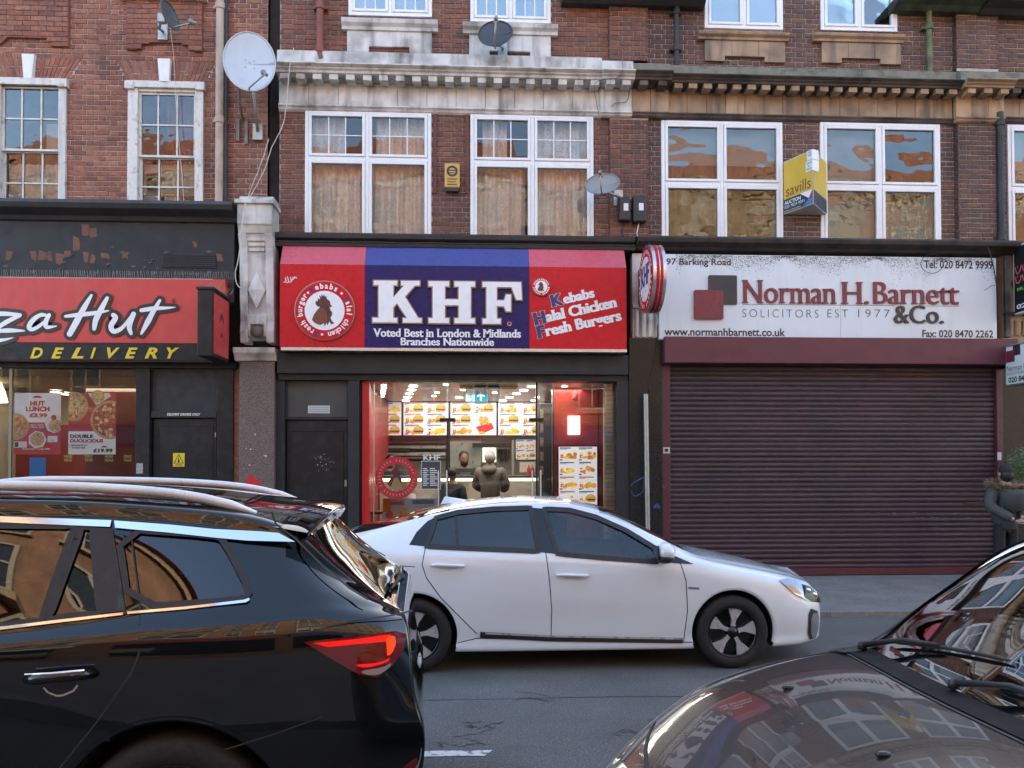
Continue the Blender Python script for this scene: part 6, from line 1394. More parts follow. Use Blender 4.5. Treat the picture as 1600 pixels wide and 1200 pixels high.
# ---- black SUV in the near lane, facing left
RWX = P(272, 1139, 3.0)[0]
sv = thing('suv_car', 'black SUV with roof rails and lit red tail lamp passing on the near side', 'car', (RWX-3.74, 3.92, 0), local=True)
def spx(px, py, Y=3.02): X_, Z_ = P(px, py, Y); return (X_-(RWX-3.74), Z_)
rows = [
 ([(0, .30), (2.3, .26), (4.6, .34)], [(0, .5), (.5, .68), (2.3, .74), (4.2, .68), (4.6, .5)]),
 ([(0, .28), (.4, .25), (2.3, .24), (4.2, .27), (4.6, .33)], [(0, .62), (.3, .84), (.9, .90), (2.3, .90), (3.9, .90), (4.35, .83), (4.6, .70)]),
 ([(0, .40), (.9, .38), (2.3, .37), (4.2, .40), (4.65, .44)], [(0, .66), (.3, .87), (.9, .93), (2.3, .915), (3.9, .93), (4.35, .86), (4.65, .74)]),
 ([(0, .56), (.9, .56), (2.3, .54), (3.8, .58), (4.3, .62), (4.70, .62)], [(0, .68), (.3, .88), (.9, .935), (2.3, .905), (3.0, .91), (3.9, .94), (4.35, .88), (4.70, .76)]),
 ([(0, .76), (.9, .78), (2.3, .76), (3.8, .80), (4.3, .80), (4.68, .78)], [(0, .68), (.3, .87), (.9, .935), (2.3, .915), (3.0, .925), (3.9, .945), (4.35, .88), (4.66, .76)]),
 ([(0, .92), (.5, .95), (1.3, .98), (2.3, 1.00), (3.2, 1.04), (3.7, 1.07), (4.3, 1.085), (4.64, 1.05)], [(0, .62), (.3, .83), (.9, .915), (2.3, .928), (3.2, .935), (3.9, .935), (4.30, .88), (4.50, .81), (4.62, .72)]),
 ([(0, .98), (.5, 1.02), (1.3, 1.08), (2.3, 1.11), (3.2, 1.155), (3.7, 1.185), (4.2, 1.205), (4.5, 1.15), (4.58, 1.12)], [(0, .55), (.3, .76), (.9, .85), (1.3, .87), (2.3, .88), (3.2, .878), (3.9, .86), (4.25, .81), (4.45, .745), (4.58, .67)]),
 ([(.02, .99), (.5, 1.04), (1.2, 1.10), (1.7, 1.30), (2.2, 1.50), (2.6, 1.535), (3.2, 1.525), (3.6, 1.495), (3.9, 1.455), (4.1, 1.40), (4.33, 1.265), (4.54, 1.145)], [(.02, .45), (.3, .62), (.9, .72), (1.3, .76), (1.7, .73), (2.2, .70), (3.2, .70), (3.9, .69), (4.2, .68), (4.45, .655), (4.56, .60)]),
 ([(.02, .995), (.5, 1.06), (1.2, 1.12), (1.7, 1.34), (2.15, 1.555), (2.6, 1.61), (3.2, 1.60), (3.7, 1.565), (3.95, 1.53), (4.12, 1.475), (4.33, 1.30), (4.53, 1.15)], [(.02, .38), (.3, .52), (.9, .62), (1.3, .66), (1.7, .65), (2.2, .63), (3.2, .63), (3.9, .625), (4.27, .61), (4.45, .57), (4.55, .52)]),
 ([(.01, 1.0), (.5, 1.07), (1.15, 1.13), (1.7, 1.39), (2.1, 1.575), (2.6, 1.64), (3.2, 1.632), (3.7, 1.60), (3.97, 1.555), (4.14, 1.50), (4.33, 1.32), (4.52, 1.155)], [(.01, .2), (.4, .3), (.9, .33), (2.2, .33), (3.2, .33), (4.27, .32), (4.55, .27)]),
 ([(0, 1.0), (.5, 1.075), (1.12, 1.13), (1.7, 1.40), (2.1, 1.585), (2.6, 1.65), (3.2, 1.642), (3.7, 1.61), (3.98, 1.565), (4.15, 1.51), (4.33, 1.325), (4.52, 1.157)], [(0, 0), (4.55, 0)])]
black_car = M('black_car_paint', (.0035, .004, .005), .05, spec=.1, var=0, coat=1.0, rvar=0)
suv = Car(rows, [.12, .08, .06, .05, .05, .08, .14, .18, .2, .2, .2], [4.52, 4.60, 4.66, 4.68, 4.64, 4.61, 4.57, 4.54, 4.53, 4.52, 4.52], nx=240, bulge=(.12, .0))
YG = 3.10
q_w = soften([spx(*q, YG) for q in ((182, 827), (330, 838), (345, 845), (396, 921), (390, 931), (220, 941))], 1)
d_q = [spx(*q, YG) for q in ((128, 824), (143, 824.5), (178, 947.5), (107, 955))]
d_w = [spx(*q, YG) for q in ((-420, 812), (-150, 818), (115, 822), (95, 957), (-150, 985), (-420, 1002))]
f_w = [(1.55, 1.16), (2.02, 1.44), (2.36, 1.475), (2.36, 1.14), (1.6, 1.10)]
def scls(x, y, z, iv):
    if iv > 7.1 and 1.22+.08*(y/.7)**2 < x < 2.08+.05*(y/.6)**2: return 'windscreen'
    if iv > 6.75 and 4.17-.04*(y/.6)**2 < x < 4.48: return 'rear_window'
    return 'body'
sa = (.99, .365, .425), (3.74, .365, .425)
suv.shell(sv, black_car, scls, [('quarter_window', q_w), ('door_quarter', d_q), ('rear_door_window', d_w), ('front_door_window', f_w)], sa,
          dict.fromkeys(('quarter_window', 'door_quarter', 'rear_door_window', 'front_door_window'), 'side_window'), {'quarter_window': tint_glass, 'door_quarter': tint_glass, 'rear_door_window': tint_glass, 'front_door_window': car_glass, 'windscreen': screen_glass, 'rear_window': glass_mat('dark_tailgate_glass', (.10, .11, .12), 1.25)})
for (cx, cz, r) in sa: suv.arch(cx, cz, r, sv, liner_m, black_car)
for p in (q_w, d_q, d_w, f_w): suv.ribbon('window_trim', p, .024, trim_k, sv, .005)
suv.patch('pillar_trim', [spx(*q, YG) for q in ((144, 824), (174, 826), (216, 945), (180, 948))], trim_k, sv, .005); suv.patch('pillar_trim', [spx(*q, YG) for q in ((116, 822.5), (127, 823.5), (106, 955.5), (96, 957))], trim_k, sv, .005)
def chrome_strip(nm, lo, hi): suv.patch(nm, [spx(*q, YG) for q in lo]+[spx(*q, YG) for q in hi[::-1]], chrome, sv, .009, step=.04)
chrome_strip('chrome_rail', ((-420, 808), (-150, 812), (0, 815.5), (170, 823.5)), ((-420, 798), (-150, 802), (0, 806.5), (170, 813.5)))
chrome_strip('chrome_rail', ((178, 825), (260, 833), (328, 841), (380, 846.5), (455, 850)), ((174, 814), (260, 821), (328, 828.5), (400, 833), (428, 836)))
chrome_strip('chrome_sill', ((-420, 1022), (-150, 992), (0, 973.5), (110, 961), (214, 950)), ((-420, 1014), (-150, 985.5), (0, 968.5), (110, 957), (213, 946.5)))
chrome_strip('chrome_sill', ((220, 949), (300, 943.5), (392, 935), (397, 932)), ((219, 945.5), (300, 940), (388, 931.5), (396, 929)))
for ln in ([(173, 813), (190, 870), (214, 945), (223, 992), (224, 1015), (214, 1042), (160, 1120), (95, 1200)], [(485, 988), (520, 980), (560, 975), (640, 972)], [(352, 1164), (430, 1143), (500, 1122)]):
    suv.ribbon('panel_gap', [spx(*q, 2.98) for q in ln], .006, gap, sv, .0012, closed=False)
suv.ribbon('panel_gap', [spx(*q, 3.12) for q in ((418, 802), (425, 822), (458, 846), (500, 885), (545, 920), (575, 938))], .007, gap, sv, .0012, closed=False)
hx0, hz0 = spx(56, 1049, 2.96); hx1, hz1 = spx(156, 1043, 2.96)
suv.patch('handle_recess', soften([(hx0+.05, hz0+.005), (hx1-.06, hz0+.012), (hx1-.08, hz0-.075), (hx0+.10, hz0-.075)], 2), gloss_k, sv, .002)
for sd in (-1, 1):
    yy = sd*(suv.y_at(hx0, hz0)+.04); MB().tube([(hx0, yy*.965, hz0-.01), (hx0+.04, yy, hz0), (hx1-.04, yy, hz1), (hx1, yy*.965, hz1-.008)], [.016, .02, .02, .015], 12).build('door_handle', black_car, sv, smooth='all'); MB().tube([(hx0+.01, yy*1.0, hz0+.018), (hx0+.1, yy*1.012, hz0+.021), (hx1-.02, yy*1.005, hz1+.016)], .006, 8).build('handle_chrome', chrome, sv, smooth='all')
suv.ribbon('handle_cup_edge', [(hx0+.055, hz0-.040), (hx0+.07, hz0-.058), (hx0+.10, hz0-.072), (hx1-.11, hz0-.070), (hx1-.075, hz0-.056), (hx1-.06, hz0-.036)], .007, silver, sv, .004, closed=False, step=.012)
# roof rails
for sd in (-1, 1):
    pts = []
    for i in range(21):
        x = 1.9+(3.98-1.9)*i/20; f = min(1, min(i, 20-i)/4.0); pts.append((x, sd*.60, suv.z_at(x, .60)+.002+.036*math.sin(f*math.pi/2)))
    MB().tube(pts, [.012]+[.021]*19+[.010], 10).build('roof_rail', M('satin_silver_rail', (.66, .68, .70), .35, metal=.3), sv, smooth='all')
# spoiler
sp = []
for i in range(13):
    y = -.66+1.32*i/12; c = 1-abs(y/.66)**4; x0_ = 3.90+.02*(1-c); z0_ = suv.z_at(x0_, y)+.003; sp.append([(x0_, y, z0_), (4.06, y, suv.z_at(4.0, y)+.004-.02*(1-c)), (4.255-.06*(1-c), y, 1.525-.075*(1-c)), (4.26-.06*(1-c), y, 1.510-.075*(1-c)), (4.20-.04*(1-c), y, 1.480-.06*(1-c)), (4.08, y, suv.z_at(4.08, y)-.02)])
MB().grid(sp).build('spoiler', black_car, sv, smooth='all')
# tail lamps
tl = [spx(*q, 3.14) for q in ((485, 989), (500, 987.5), (560, 985), (618, 983), (636, 991), (631, 1014), (616, 1034), (592, 1050), (565, 1043), (525, 1016))]
for o in suv.patch('tail_lamp', tl, lamp_red, sv, .008): pass
suv.patch('lamp_strip', [spx(*q, 3.14) for q in ((499, 991), (560, 989), (612, 987), (612, 997), (560, 996.5), (520, 998))], lamp_lit, sv, .0105)
suv.patch('lamp_core', soften([spx(*q, 3.14) for q in ((604, 991), (618, 989.5), (620, 1002), (614, 1016), (606, 1020), (608, 1005))], 1), lamp_hot, sv, .012); suv.patch('lamp_strip', soften([spx(*q, 3.14) for q in ((556, 1027), (598, 1028), (612, 1021), (607, 1029), (575, 1034))], 1), lamp_lit, sv, .0115)
suv.patch('lamp_clear_band', soften([spx(*q, 3.14) for q in ((566, 1037), (600, 1036), (614, 1030), (610, 1038), (593, 1047), (574, 1044))], 1), M('smoky_clear_lens', (.35, .28, .28), .1, var=0), sv, .0115)
suv.patch('reflector_surround', soften([spx(*q, 3.2) for q in ((612, 1196), (640, 1170), (662, 1158), (660, 1180), (650, 1215), (612, 1225))], 1), chrome, sv, .006); suv.patch('reflector', soften([spx(*q, 3.2) for q in ((622, 1198), (645, 1180), (656, 1176), (650, 1200), (640, 1222), (620, 1225))], 1), lamp_red, sv, .009)
# rear wiper, tailgate garnish, plate
MB().tube([(4.56, -.02, 1.17), (4.555, -.20, 1.18), (4.535, -.48, 1.185)], [.014, .010, .006], 8).build('rear_wiper', trim_k, sv, smooth='all'); MB().sphere((4.56, -.02, 1.17), .03, .04, .025).build('wiper_boss', trim_k, sv, smooth='all')
MB().tube([(4.60, -.60, .98), (4.585, -.3, .985), (4.575, 0, .99), (4.585, .3, .985), (4.60, .60, .98)], .018, 10).build('tailgate_garnish', chrome, sv, smooth='all')

seats(sv, (1.75, 2.65), .40, .68, 1.36); MB().box(1.35, 1.65, -.72, .72, .92, 1.08).build('dashboard', seat_m, sv, bevel=.04); MB().box(.25, 4.4, -.62, .62, .25, .33).build('underbody', liner_m, sv); MB().box(3.45, 4.3, -.6, .6, .6, .95).build('boot_floor', seat_m, sv)
for x in (.99, 3.74):
    for sd in (-1, 1): wheel(sv, x, sd*.80, .36, .36, .235, .245, 'suv', sd)

# the SUV stands a few degrees out of line: turned about its near rear corner
pv_ = Vector((4.62, -.80, 0)); rot_ = Matrix.Rotation(R_(4.0), 3, 'Z'); sv.location = sv.location+pv_-rot_@pv_; sv.rotation_euler = (0, 0, R_(4.0))
# ---- dark bronze car parked close to the camera, facing left
DX = P(1318, 1020, 3.05)[0]-1.06
dc = thing('parked_car', 'dark bronze hatchback with wipers parked at the lower right, bonnet reflecting the shops', 'car', (DX, 2.24, 0), local=True)
rows = [
 ([(0, .26), (2, .2), (3.9, .28)], [(0, .45), (.5, .6), (2, .66), (3.9, .45)]),
 ([(0, .24), (.4, .2), (2, .19), (3.9, .27)], [(0, .52), (.25, .70), (.6, .79), (2, .81), (3.5, .79), (3.9, .6)]),
 ([(0, .36), (.5, .34), (2, .33), (3.95, .40)], [(0, .56), (.25, .73), (.6, .82), (2, .82), (3.5, .82), (3.95, .64)]),
 ([(0, .48), (.5, .50), (2, .50), (3.98, .55)], [(0, .57), (.25, .745), (.6, .835), (2, .825), (3.5, .83), (3.98, .66)]),
 ([(0, .58), (.3, .63), (.6, .70), (2, .72), (3.98, .78)], [(0, .55), (.25, .735), (.6, .835), (2, .845), (3.5, .84), (3.98, .65)]),
 ([(0, .62), (.2, .70), (.45, .80), (.9, .90), (1.3, .93), (2, .93), (3.98, 1.0)], [(0, .50), (.25, .70), (.6, .81), (1.2, .84), (2, .845), (3.5, .83), (3.98, .62)]),
 ([(0, .64), (.2, .745), (.45, .865), (.9, .968), (1.2, 1.0), (2, 1.02), (3.0, 1.06), (3.95, 1.08)], [(0, .46), (.25, .65), (.6, .755), (1.2, .79), (2, .80), (3.5, .77), (3.95, .58)]),
 ([(.02, .65), (.2, .76), (.45, .885), (.9, .985), (1.06, 1.0), (1.35, 1.19), (1.7, 1.40), (2.1, 1.46), (3.0, 1.44), (3.5, 1.36), (3.9, 1.15)], [(.02, .42), (.25, .58), (.6, .675), (1.06, .715), (1.35, .69), (1.7, .645), (2.1, .61), (3.0, .60), (3.5, .60), (3.9, .52)]),
 ([(.02, .655), (.2, .775), (.45, .905), (.9, 1.008), (1.04, 1.018), (1.35, 1.22), (1.7, 1.43), (2.1, 1.49), (3.0, 1.475), (3.5, 1.39), (3.9, 1.16)], [(.02, .36), (.25, .49), (.6, .57), (1.04, .62), (1.35, .61), (1.7, .575), (2.1, .55), (3.0, .54), (3.5, .54), (3.9, .46)]),
 ([(.01, .66), (.2, .79), (.45, .925), (.9, 1.03), (1.0, 1.036), (1.35, 1.26), (1.7, 1.46), (2.1, 1.51), (3.0, 1.49), (3.5, 1.41), (3.9, 1.17)], [(.01, .19), (.3, .28), (.9, .32), (2.1, .3), (3.9, .25)]),
 ([(0, .662), (.2, .793), (.45, .93), (.9, 1.035), (.98, 1.04), (1.35, 1.27), (1.7, 1.47), (2.1, 1.515), (3.0, 1.495), (3.5, 1.415), (3.9, 1.17)], [(0, 0), (3.9, 0)])]
bronze = M('dark_bronze_paint', (.042, .039, .036), .25, var=.05, scale=250, metal=.25, coat=1.0, rvar=0)
drk = Car(rows, [.08, .05, .03, .02, .02, .04, .06, .08, .08, .08, .08], [3.9, 3.92, 3.95, 3.98, 3.98, 3.98, 3.95, 3.92, 3.9, 3.9, 3.9], nx=200, bulge=(.14, .05))
f_d = [(1.5, 1.05), (1.75, 1.33), (2.1, 1.41), (2.5, 1.41), (2.5, 1.06)]; r_d = [(2.58, 1.06), (2.58, 1.41), (3.1, 1.38), (3.4, 1.12)]
def dcls(x, y, z, iv):
    if iv > 7.12 and 1.08-.07*(1-(y/.7)**2) < x < 1.72+.02*(y/.6)**2: return 'windscreen'
    if iv > 7.2 and 3.45 < x < 3.86: return 'rear_window'
    return 'body'
da = (.72, .30, .345), (3.2, .30, .345)
drk.shell(dc, bronze, dcls, [('front_window', f_d), ('rear_side', r_d)], da, dict.fromkeys(('front_window', 'rear_side'), 'side_window'), {'front_window': car_glass, 'rear_side': tint_glass, 'windscreen': screen_glass, 'rear_window': tint_glass})
for (cx, cz, r) in da: drk.arch(cx, cz, r, dc, liner_m, bronze)
for p in (f_d, r_d): drk.ribbon('window_trim', p, .034, trim_k, dc, .005)
def top_band(name, xc, w, y0, y1, mat, lift=.004, n=24, thick=.0):
    """band across the car's top, xc(y) its centre line"""
    rws = []
    for f in (-.5, -.2, .2, .5): rws.append([(xc(y0+(y1-y0)*i/n)+w*f, y0+(y1-y0)*i/n, drk.z_at(xc(y0+(y1-y0)*i/n)+w*f, y0+(y1-y0)*i/n)+lift+(thick if abs(f) < .3 else 0)) for i in range(n+1)])
    return MB().grid(rws).build(name, mat, dc, smooth='all')
ycurve = lambda y: 1.055-.085*(1-(y/.72)**2)
top_band('cowl_panel', lambda y: ycurve(y)-.005, .085, -.70, .70, M('cowl_black', (.007, .007, .008), .8, spec=.2, var=.2), .006); top_band('bonnet_gap', lambda y: ycurve(y)-.055, .010, -.69, .69, gap, .0025)
top_band('bonnet_front_gap', lambda y: .115+.16*(abs(y)/.66)**2.5, .012, -.66, .66, gap, .002)
for sd in (-1, 1):
    pts = [(.275, sd*.655), (.5, sd*.70), (.8, sd*.735), (1.02, sd*.745)]
    MB().grid([[(x, y+e, drk.z_at(x, y+e)+.002) for x, y in dense(pts, .04, False)] for e in (-.004, .004)]).build('bonnet_side_gap', gap, dc, smooth='all')
    ap = [(1.02, .735), (1.16, .715), (1.36, .69), (1.55, .668), (1.72, .645)]
    MB().grid([[(x, sd*(y+e), drk.z_at(x, y+e)+.006+(.006 if e == 0 else 0)) for x, y in dense(ap, .04, False)] for e in (-.03, 0, .03)]).build('pillar_trim', trim_k, dc, smooth='all')
    MB().grid([[(x, sd*y, drk.z_at(x, y)+.008) for y in (.60, .66, .72, .755)] for x in (.96, 1.0, 1.05, 1.10)]).build('cowl_corner', trim_k, dc, smooth='all')
    MB().sphere((.62, sd*.30, drk.z_at(.62, .30)+.004), .022, .014, .010, 12, 8).build('washer_jet', gloss_k, dc, smooth='all')
    car_ = None
def wiper(y0, y1, x0_, x1_):
    z = lambda x, y: drk.z_at(x, y)
    piv = (x0_-.02, y0, z(x0_-.02, y0)+.03); mid = (x0_+.05, y0+(y1-y0)*.25, z(x0_+.05, y0+(y1-y0)*.25)+.04); end = ((x0_+x1_)/2+.05, y0+(y1-y0)*.52, z((x0_+x1_)/2+.05, y0+(y1-y0)*.52)+.03)
    arm = MB().tube([piv, mid, end], [.012, .008, .006], 8).build('wiper_arm', trim_k, dc, smooth='all'); MB().lathe([(.017, 0), (.015, .022), (.006, .027)], 14, (piv[0], piv[1], piv[2]-.016)).build('wiper_pivot', trim_k, arm, smooth='all')
    pts = [(x0_+.06+(x1_-x0_)*t, y0+(y1-y0)*(.1+.9*t), z(x0_+.06+(x1_-x0_)*t, y0+(y1-y0)*(.1+.9*t))+.016) for t in [i/12 for i in range(13)]]
    MB().tube(pts, [.003]+[.0065]*11+[.003], 6).build('wiper_blade', trim_k, arm, smooth='all')
wiper(.60, -.02, 1.05, 1.10); wiper(.0, -.60, 1.02, 1.08)
drk.patch('headlamp', soften([(.10, .60), (.30, .71), (.50, .78), (.42, .66), (.16, .56)], 1), lamp_clear, dc, .006)
seats(dc, (1.6, 2.4), .36, .52, 1.2); MB().box(1.2, 1.5, -.66, .66, .80, .96).build('dashboard', seat_m, dc, bevel=.05); MB().box(.2, 3.7, -.55, .55, .18, .25).build('underbody', liner_m, dc)
MB().lathe([(.165, 0), (.18, 0), (.18, .02), (.165, .02)], 24, (1.62, -.36, .95), (.9, 0, .4), False).build('steering_wheel', seat_m, dc)
for sd in (-1, 1):
    x_, z_ = 1.62, 1.06; m_ = MB().sphere((x_, sd*.95, z_), .075, .10, .07, 16, 10).build('wing_mirror', bronze, dc, smooth='all'); MB().tube([(x_, sd*.80, z_-.05), (x_, sd*.88, z_-.03)], .022, 8).build('mirror_arm', trim_k, m_)
for x in (.72, 3.2):
    for sd in (-1, 1): wheel(dc, x, sd*.72, .30, .30, .18, .195, 'plain', sd)

# ------------------------------------------------------------------ chicken shop interior
def Pz(px, py, z):
    """the point of the level plane z that the photograph shows at (px, py)"""
    r = CF + CR*(px-800.0)/FPX - CU*(py-600.0-CSH)/FPX; t = (z-CAMZ)/r[2]; return float(r[0]*t), float(r[1]*t)
FZ, CZ = .20, 3.0
ix0, ix1 = PX(566, 700), PX(962, 700)+.02
ceil_m = M('glossy_ceiling_panel', (.50, .40, .36), .35, var=.06); kit_w = M('kitchen_wall', (.30, .31, .26), .6, var=.15, scale=2)
ki = interior('shop_interior', 'bright takeaway interior with red side wall behind the chicken shop glass', ix0, ix1+.35, 15.6, FZ, CZ, red_wall, M('brown_floor_tile', (.16, .12, .10), .35, var=.1), ceil_m, kit_w, y0=D+.09)
spot_m = M('white_downlight_glow', (1, .97, .9), .5, emit=(1, .95, .86), emits=2.0, var=0)
spots = [(600, 602.5), (599.5, 606.5), (599, 610.5), (598.5, 615), (597, 619.5), (595.5, 624.5), (646, 603.5), (643, 609.5), (639.5, 615.5), (636.5, 621), (634, 626), (696.5, 601.5), (683, 613.5), (678, 619), (723, 609.5), (717.5, 621.5), (773, 613.8), (831, 604.5), (818.5, 610), (807, 615.5), (796, 621), (785.5, 626.5), (847, 596.8), (882, 604), (865, 610.5), (839.5, 621), (833, 626)]
order = ['nearest', 'second', 'third', 'fourth', 'fifth', 'sixth']
SROWS = ((0, 6, 'next to the red jamb'), (6, 11, 'over the second menu board'), (11, 17, 'around the exit sign'), (17, 22, 'over the fourth menu board'), (22, 27, 'beside the red wall panel'))
big = {6, 7, 8, 9, 10, 15, 17, 18, 19, 20, 21, 22}
for k, (px, py) in enumerate(spots):
    X_, Y_ = Pz(px, py, CZ-.008)
    if Y_ > 15.3 or Y_ < D+.12: continue
    o = MB().lathe([(.07 if k in big else .042, 0), (.07 if k in big else .042, .01)], 14, (X_, Y_, CZ-.014)).build('ceiling_spotlight', spot_m, None)
    o2 = MB().lathe([(.072 if k in big else .044, 0), (.085 if k in big else .056, .004)], 14, (X_, Y_, CZ-.012), cap=False).build('bezel', alu, o)
    row, n_ = next((nm, k-a) for a, b, nm in SROWS if a <= k < b)
    props(o, '%s white ceiling light, %s from the glass in the row %s' % ('large' if k in big else 'small', order[n_], row), 'light', 'round lights in the chicken shop ceiling')
for (lx, ly, e) in (((ix0+ix1)/2, 12.55, 15), ((ix0+ix1)/2, 14.6, 5)):
    ld = bpy.data.lights.new('takeaway_ceiling_light', 'AREA'); ld.energy = e; ld.shape = 'RECTANGLE'; ld.size = 3.0; ld.size_y = 1.2; ld.color = (1, .94, .84); lo = bpy.data.objects.new('ceiling_light', ld); COL.objects.link(lo); lo.location = (lx, ly, CZ-.03)

def food(mb, kind, cx, cz, s, y, q):
    if kind == 0:      # burger
        rq(mb, cx-s*.66, cx+s*.66, cz-s*.46, cz-s*.2, y, (.50, .24, .06)); rq(mb, cx-s*.72, cx+s*.72, cz-s*.22, cz-s*.02, y-.0003, (.10, .035, .012)); rq(mb, cx-s*.78, cx+s*.78, cz-.04*s, cz+s*.08, y-.0004, (.15, .30, .03)); rq(mb, cx-s*.6, cx+s*.65, cz+s*.06, cz+s*.16, y-.0005, (.85, .55, .05))
        mb.col = (.62, .30, .07); n = 12; mb.add([(cx+s*.75*math.cos(math.pi*i/n), y-.0006, cz+s*.12+s*.55*math.sin(math.pi*i/n)) for i in range(n+1)], [tuple(range(n+1))]); mb.col = (.75, .45, .14); mb.add([(cx-s*.1+s*.42*math.cos(math.pi*i/n), y-.0007, cz+s*.3+s*.26*math.sin(math.pi*i/n)) for i in range(n+1)], [tuple(range(n+1))]); mb.col = None
    elif kind == 1:    # chicken pieces
        for k in range(6): disc(mb, cx+q.uniform(-.6, .6)*s, cz+q.uniform(-.35, .3)*s, s*q.uniform(.25, .4), y-.0002*k, q.choice([(.72, .34, .04), (.62, .25, .03), (.80, .44, .06), (.5, .18, .03)]), 9, q.uniform(.8, 1.4), q.uniform(0, 3))
    elif kind == 2:    # fries in a red carton
        rq(mb, cx-s*.32, cx+s*.32, cz-s*.6, cz+s*.05, y-.0004, (.55, .05, .03))
        for k in range(7): xx = cx-s*.3+k*s*.09; rq(mb, xx, xx+s*.07, cz-s*.1, cz+s*q.uniform(.3, .6), y-.0002, q.choice([(.85, .58, .08), (.8, .48, .06)]))
        disc(mb, cx, cz-s*.25, s*.12, y-.0006, (.75, .75, .72), 8)
    elif kind == 3:    # pile of nuggets
        for k in range(9): disc(mb, cx+q.uniform(-.7, .7)*s, cz-.2*s+q.uniform(-.2, .45)*s*(1-abs(q.uniform(-.5, .5))), s*.25, y-.0002*k, q.choice([(.85, .50, .05), (.9, .6, .10), (.75, .4, .04)]), 7, 1.2, q.uniform(0, 3))
    else:              # cup
        mb.col = (.5, .04, .03); mb.add([(cx-s*.2, y, cz-s*.6), (cx+s*.2, y, cz-s*.6), (cx+s*.28, y, cz+s*.4), (cx-s*.28, y, cz+s*.4)], [(0, 1, 2, 3)]); mb.col = None; rq(mb, cx-s*.25, cx+s*.25, cz-s*.2, cz+s*.12, y-.0003, (.75, .75, .74)); rq(mb, cx-s*.3, cx+s*.3, cz+s*.4, cz+s*.48, y-.0003, (.8, .8, .8))
def menu_print(x0, x1, z0, z1, y, cols, rws, seed, hdr=((.05, .06, .22), (.45, .05, .05))):
    q = random.Random(seed); mb = MB(); rq(mb, x0, x1, z0, z1, y, (.78, .80, .84)); cw, ch = (x1-x0)/cols, (z1-z0)/rws
    for i in range(cols):
        for j in range(rws):
            a, b = x0+cw*i, z0+ch*j; rq(mb, a+cw*.06, a+cw*q.uniform(.55, .9), b+ch*.87, b+ch*.95, y-.0004, q.choice(hdr)); rq(mb, a+cw*.06, a+cw*q.uniform(.3, .5), b+ch*.80, b+ch*.845, y-.0004, (.25, .25, .3)); rq(mb, a+cw*.05, a+cw*.2, b+ch*.05, b+ch*.14, y-.0009, (.06, .06, .2))
            s = min(cw*.26, ch*.46); food(mb, q.choice((0, 1, 3, 0)), a+cw*.66, b+ch*.42, s*1.35, y-.001, q); food(mb, q.choice((2, 4, 2)), a+cw*.17, b+ch*.42, s*.95, y-.001, q); food(mb, q.choice((1, 3)), a+cw*.36, b+ch*.28, s*.75, y-.0035, q)
    return mb
lab = ['leftmost backlit menu board above the counter', 'second backlit menu board from the red jamb above the counter', 'third backlit menu board showing a boxed meal above the counter', 'rightmost backlit menu board beside the black drinks tower']
for k, (l, r, cols) in enumerate(((566, 627, 2), (630.5, 700.5, 2), (704, 775.5, 2), (778.5, 851, 2))):
    x0, x1, z0, z1 = RC(l, 628.5, r, 680, 15.0); t = thing('menu_board', lab[k], 'menu board', ((x0+x1)/2, 15.0, z0), 'backlit menu boards over the counter'); box('case', black_letter, t, x0-.022, x1+.022, 15.003, 15.1, z0-.025, z1+.02)
    mb = menu_print(x0, x1, z0, z1, 15.0, cols, 3, 40+k)
    if k == 2:
        a, b = x0+(x1-x0)*.55, z0+.03; rq(mb, x0+(x1-x0)*.5, x1, z0, z0+(z1-z0)*.66, 14.9982, (.78, .80, .84)); mb.col = (.62, .04, .03); mb.add([(a, 14.9975, b+.13), (a+.10, 14.9975, b-.01), (a+.36, 14.9975, b+.1), (a+.30, 14.9975, b+.22)], [(0, 1, 2, 3)]); mb.col = None
        q = random.Random(5)
        for i in range(9): food(mb, 1, a+.06+q.random()*.24, b+.18+q.random()*.14, .05, 14.9965-.001*i, q)
    mb.build('backlit_print', backlit_m, t)
# exit sign, door heater
x0, x1, z0, z1 = RC(727, 612, 762, 628, 13.6); ex = thing('exit_sign', 'teal running man exit sign hanging in front of the menu boards', 'sign', ((x0+x1)/2, 13.6, z0)); teal = M('teal_exit_panel', (.01, .22, .30), .4, emit=(.01, .26, .36), emits=.25, var=0); wl_ = M('white_exit_glow', (.8, .9, .9), .4, emit=(.75, .95, .95), emits=.3, var=0)
box('panel', teal, ex, x0, x1, 13.6, 13.63, z0, z1); w, h = x1-x0, z1-z0
rq_ = MB().quad((x0+w*.03, 13.598, z0+h*.08), (x0+w*.42, 13.598, z0+h*.08), (x0+w*.42, 13.598, z1-h*.08), (x0+w*.03, 13.598, z1-h*.08)); rq_.build('doorway', wl_, ex)
vs, fs = stroke_geo([(x0+w*.27, z0+h*.75), (x0+w*.24, z0+h*.5), (x0+w*.32, z0+h*.3), (x0+w*.28, z0+h*.12)], [.02]*4, 4); mb = MB().add([(a, 13.596, b) for a, b in vs], fs)
for pts in ([(.24, .5), (.16, .35), (.10, .2)], [(.26, .68), (.16, .62), (.13, .48)], [(.26, .66), (.34, .58), (.38, .64)]): vs, fs = stroke_geo([(x0+w*a, z0+h*b) for a, b in pts], [.016]*3, 3); mb.add([(a, 13.596, b) for a, b in vs], fs)
mb.lathe([(.018, 0), (.018, .001)], 10, (x0+w*.28, 13.596, z0+h*.84), (0, -1, 0)); mb.build('running_figure', teal, ex)
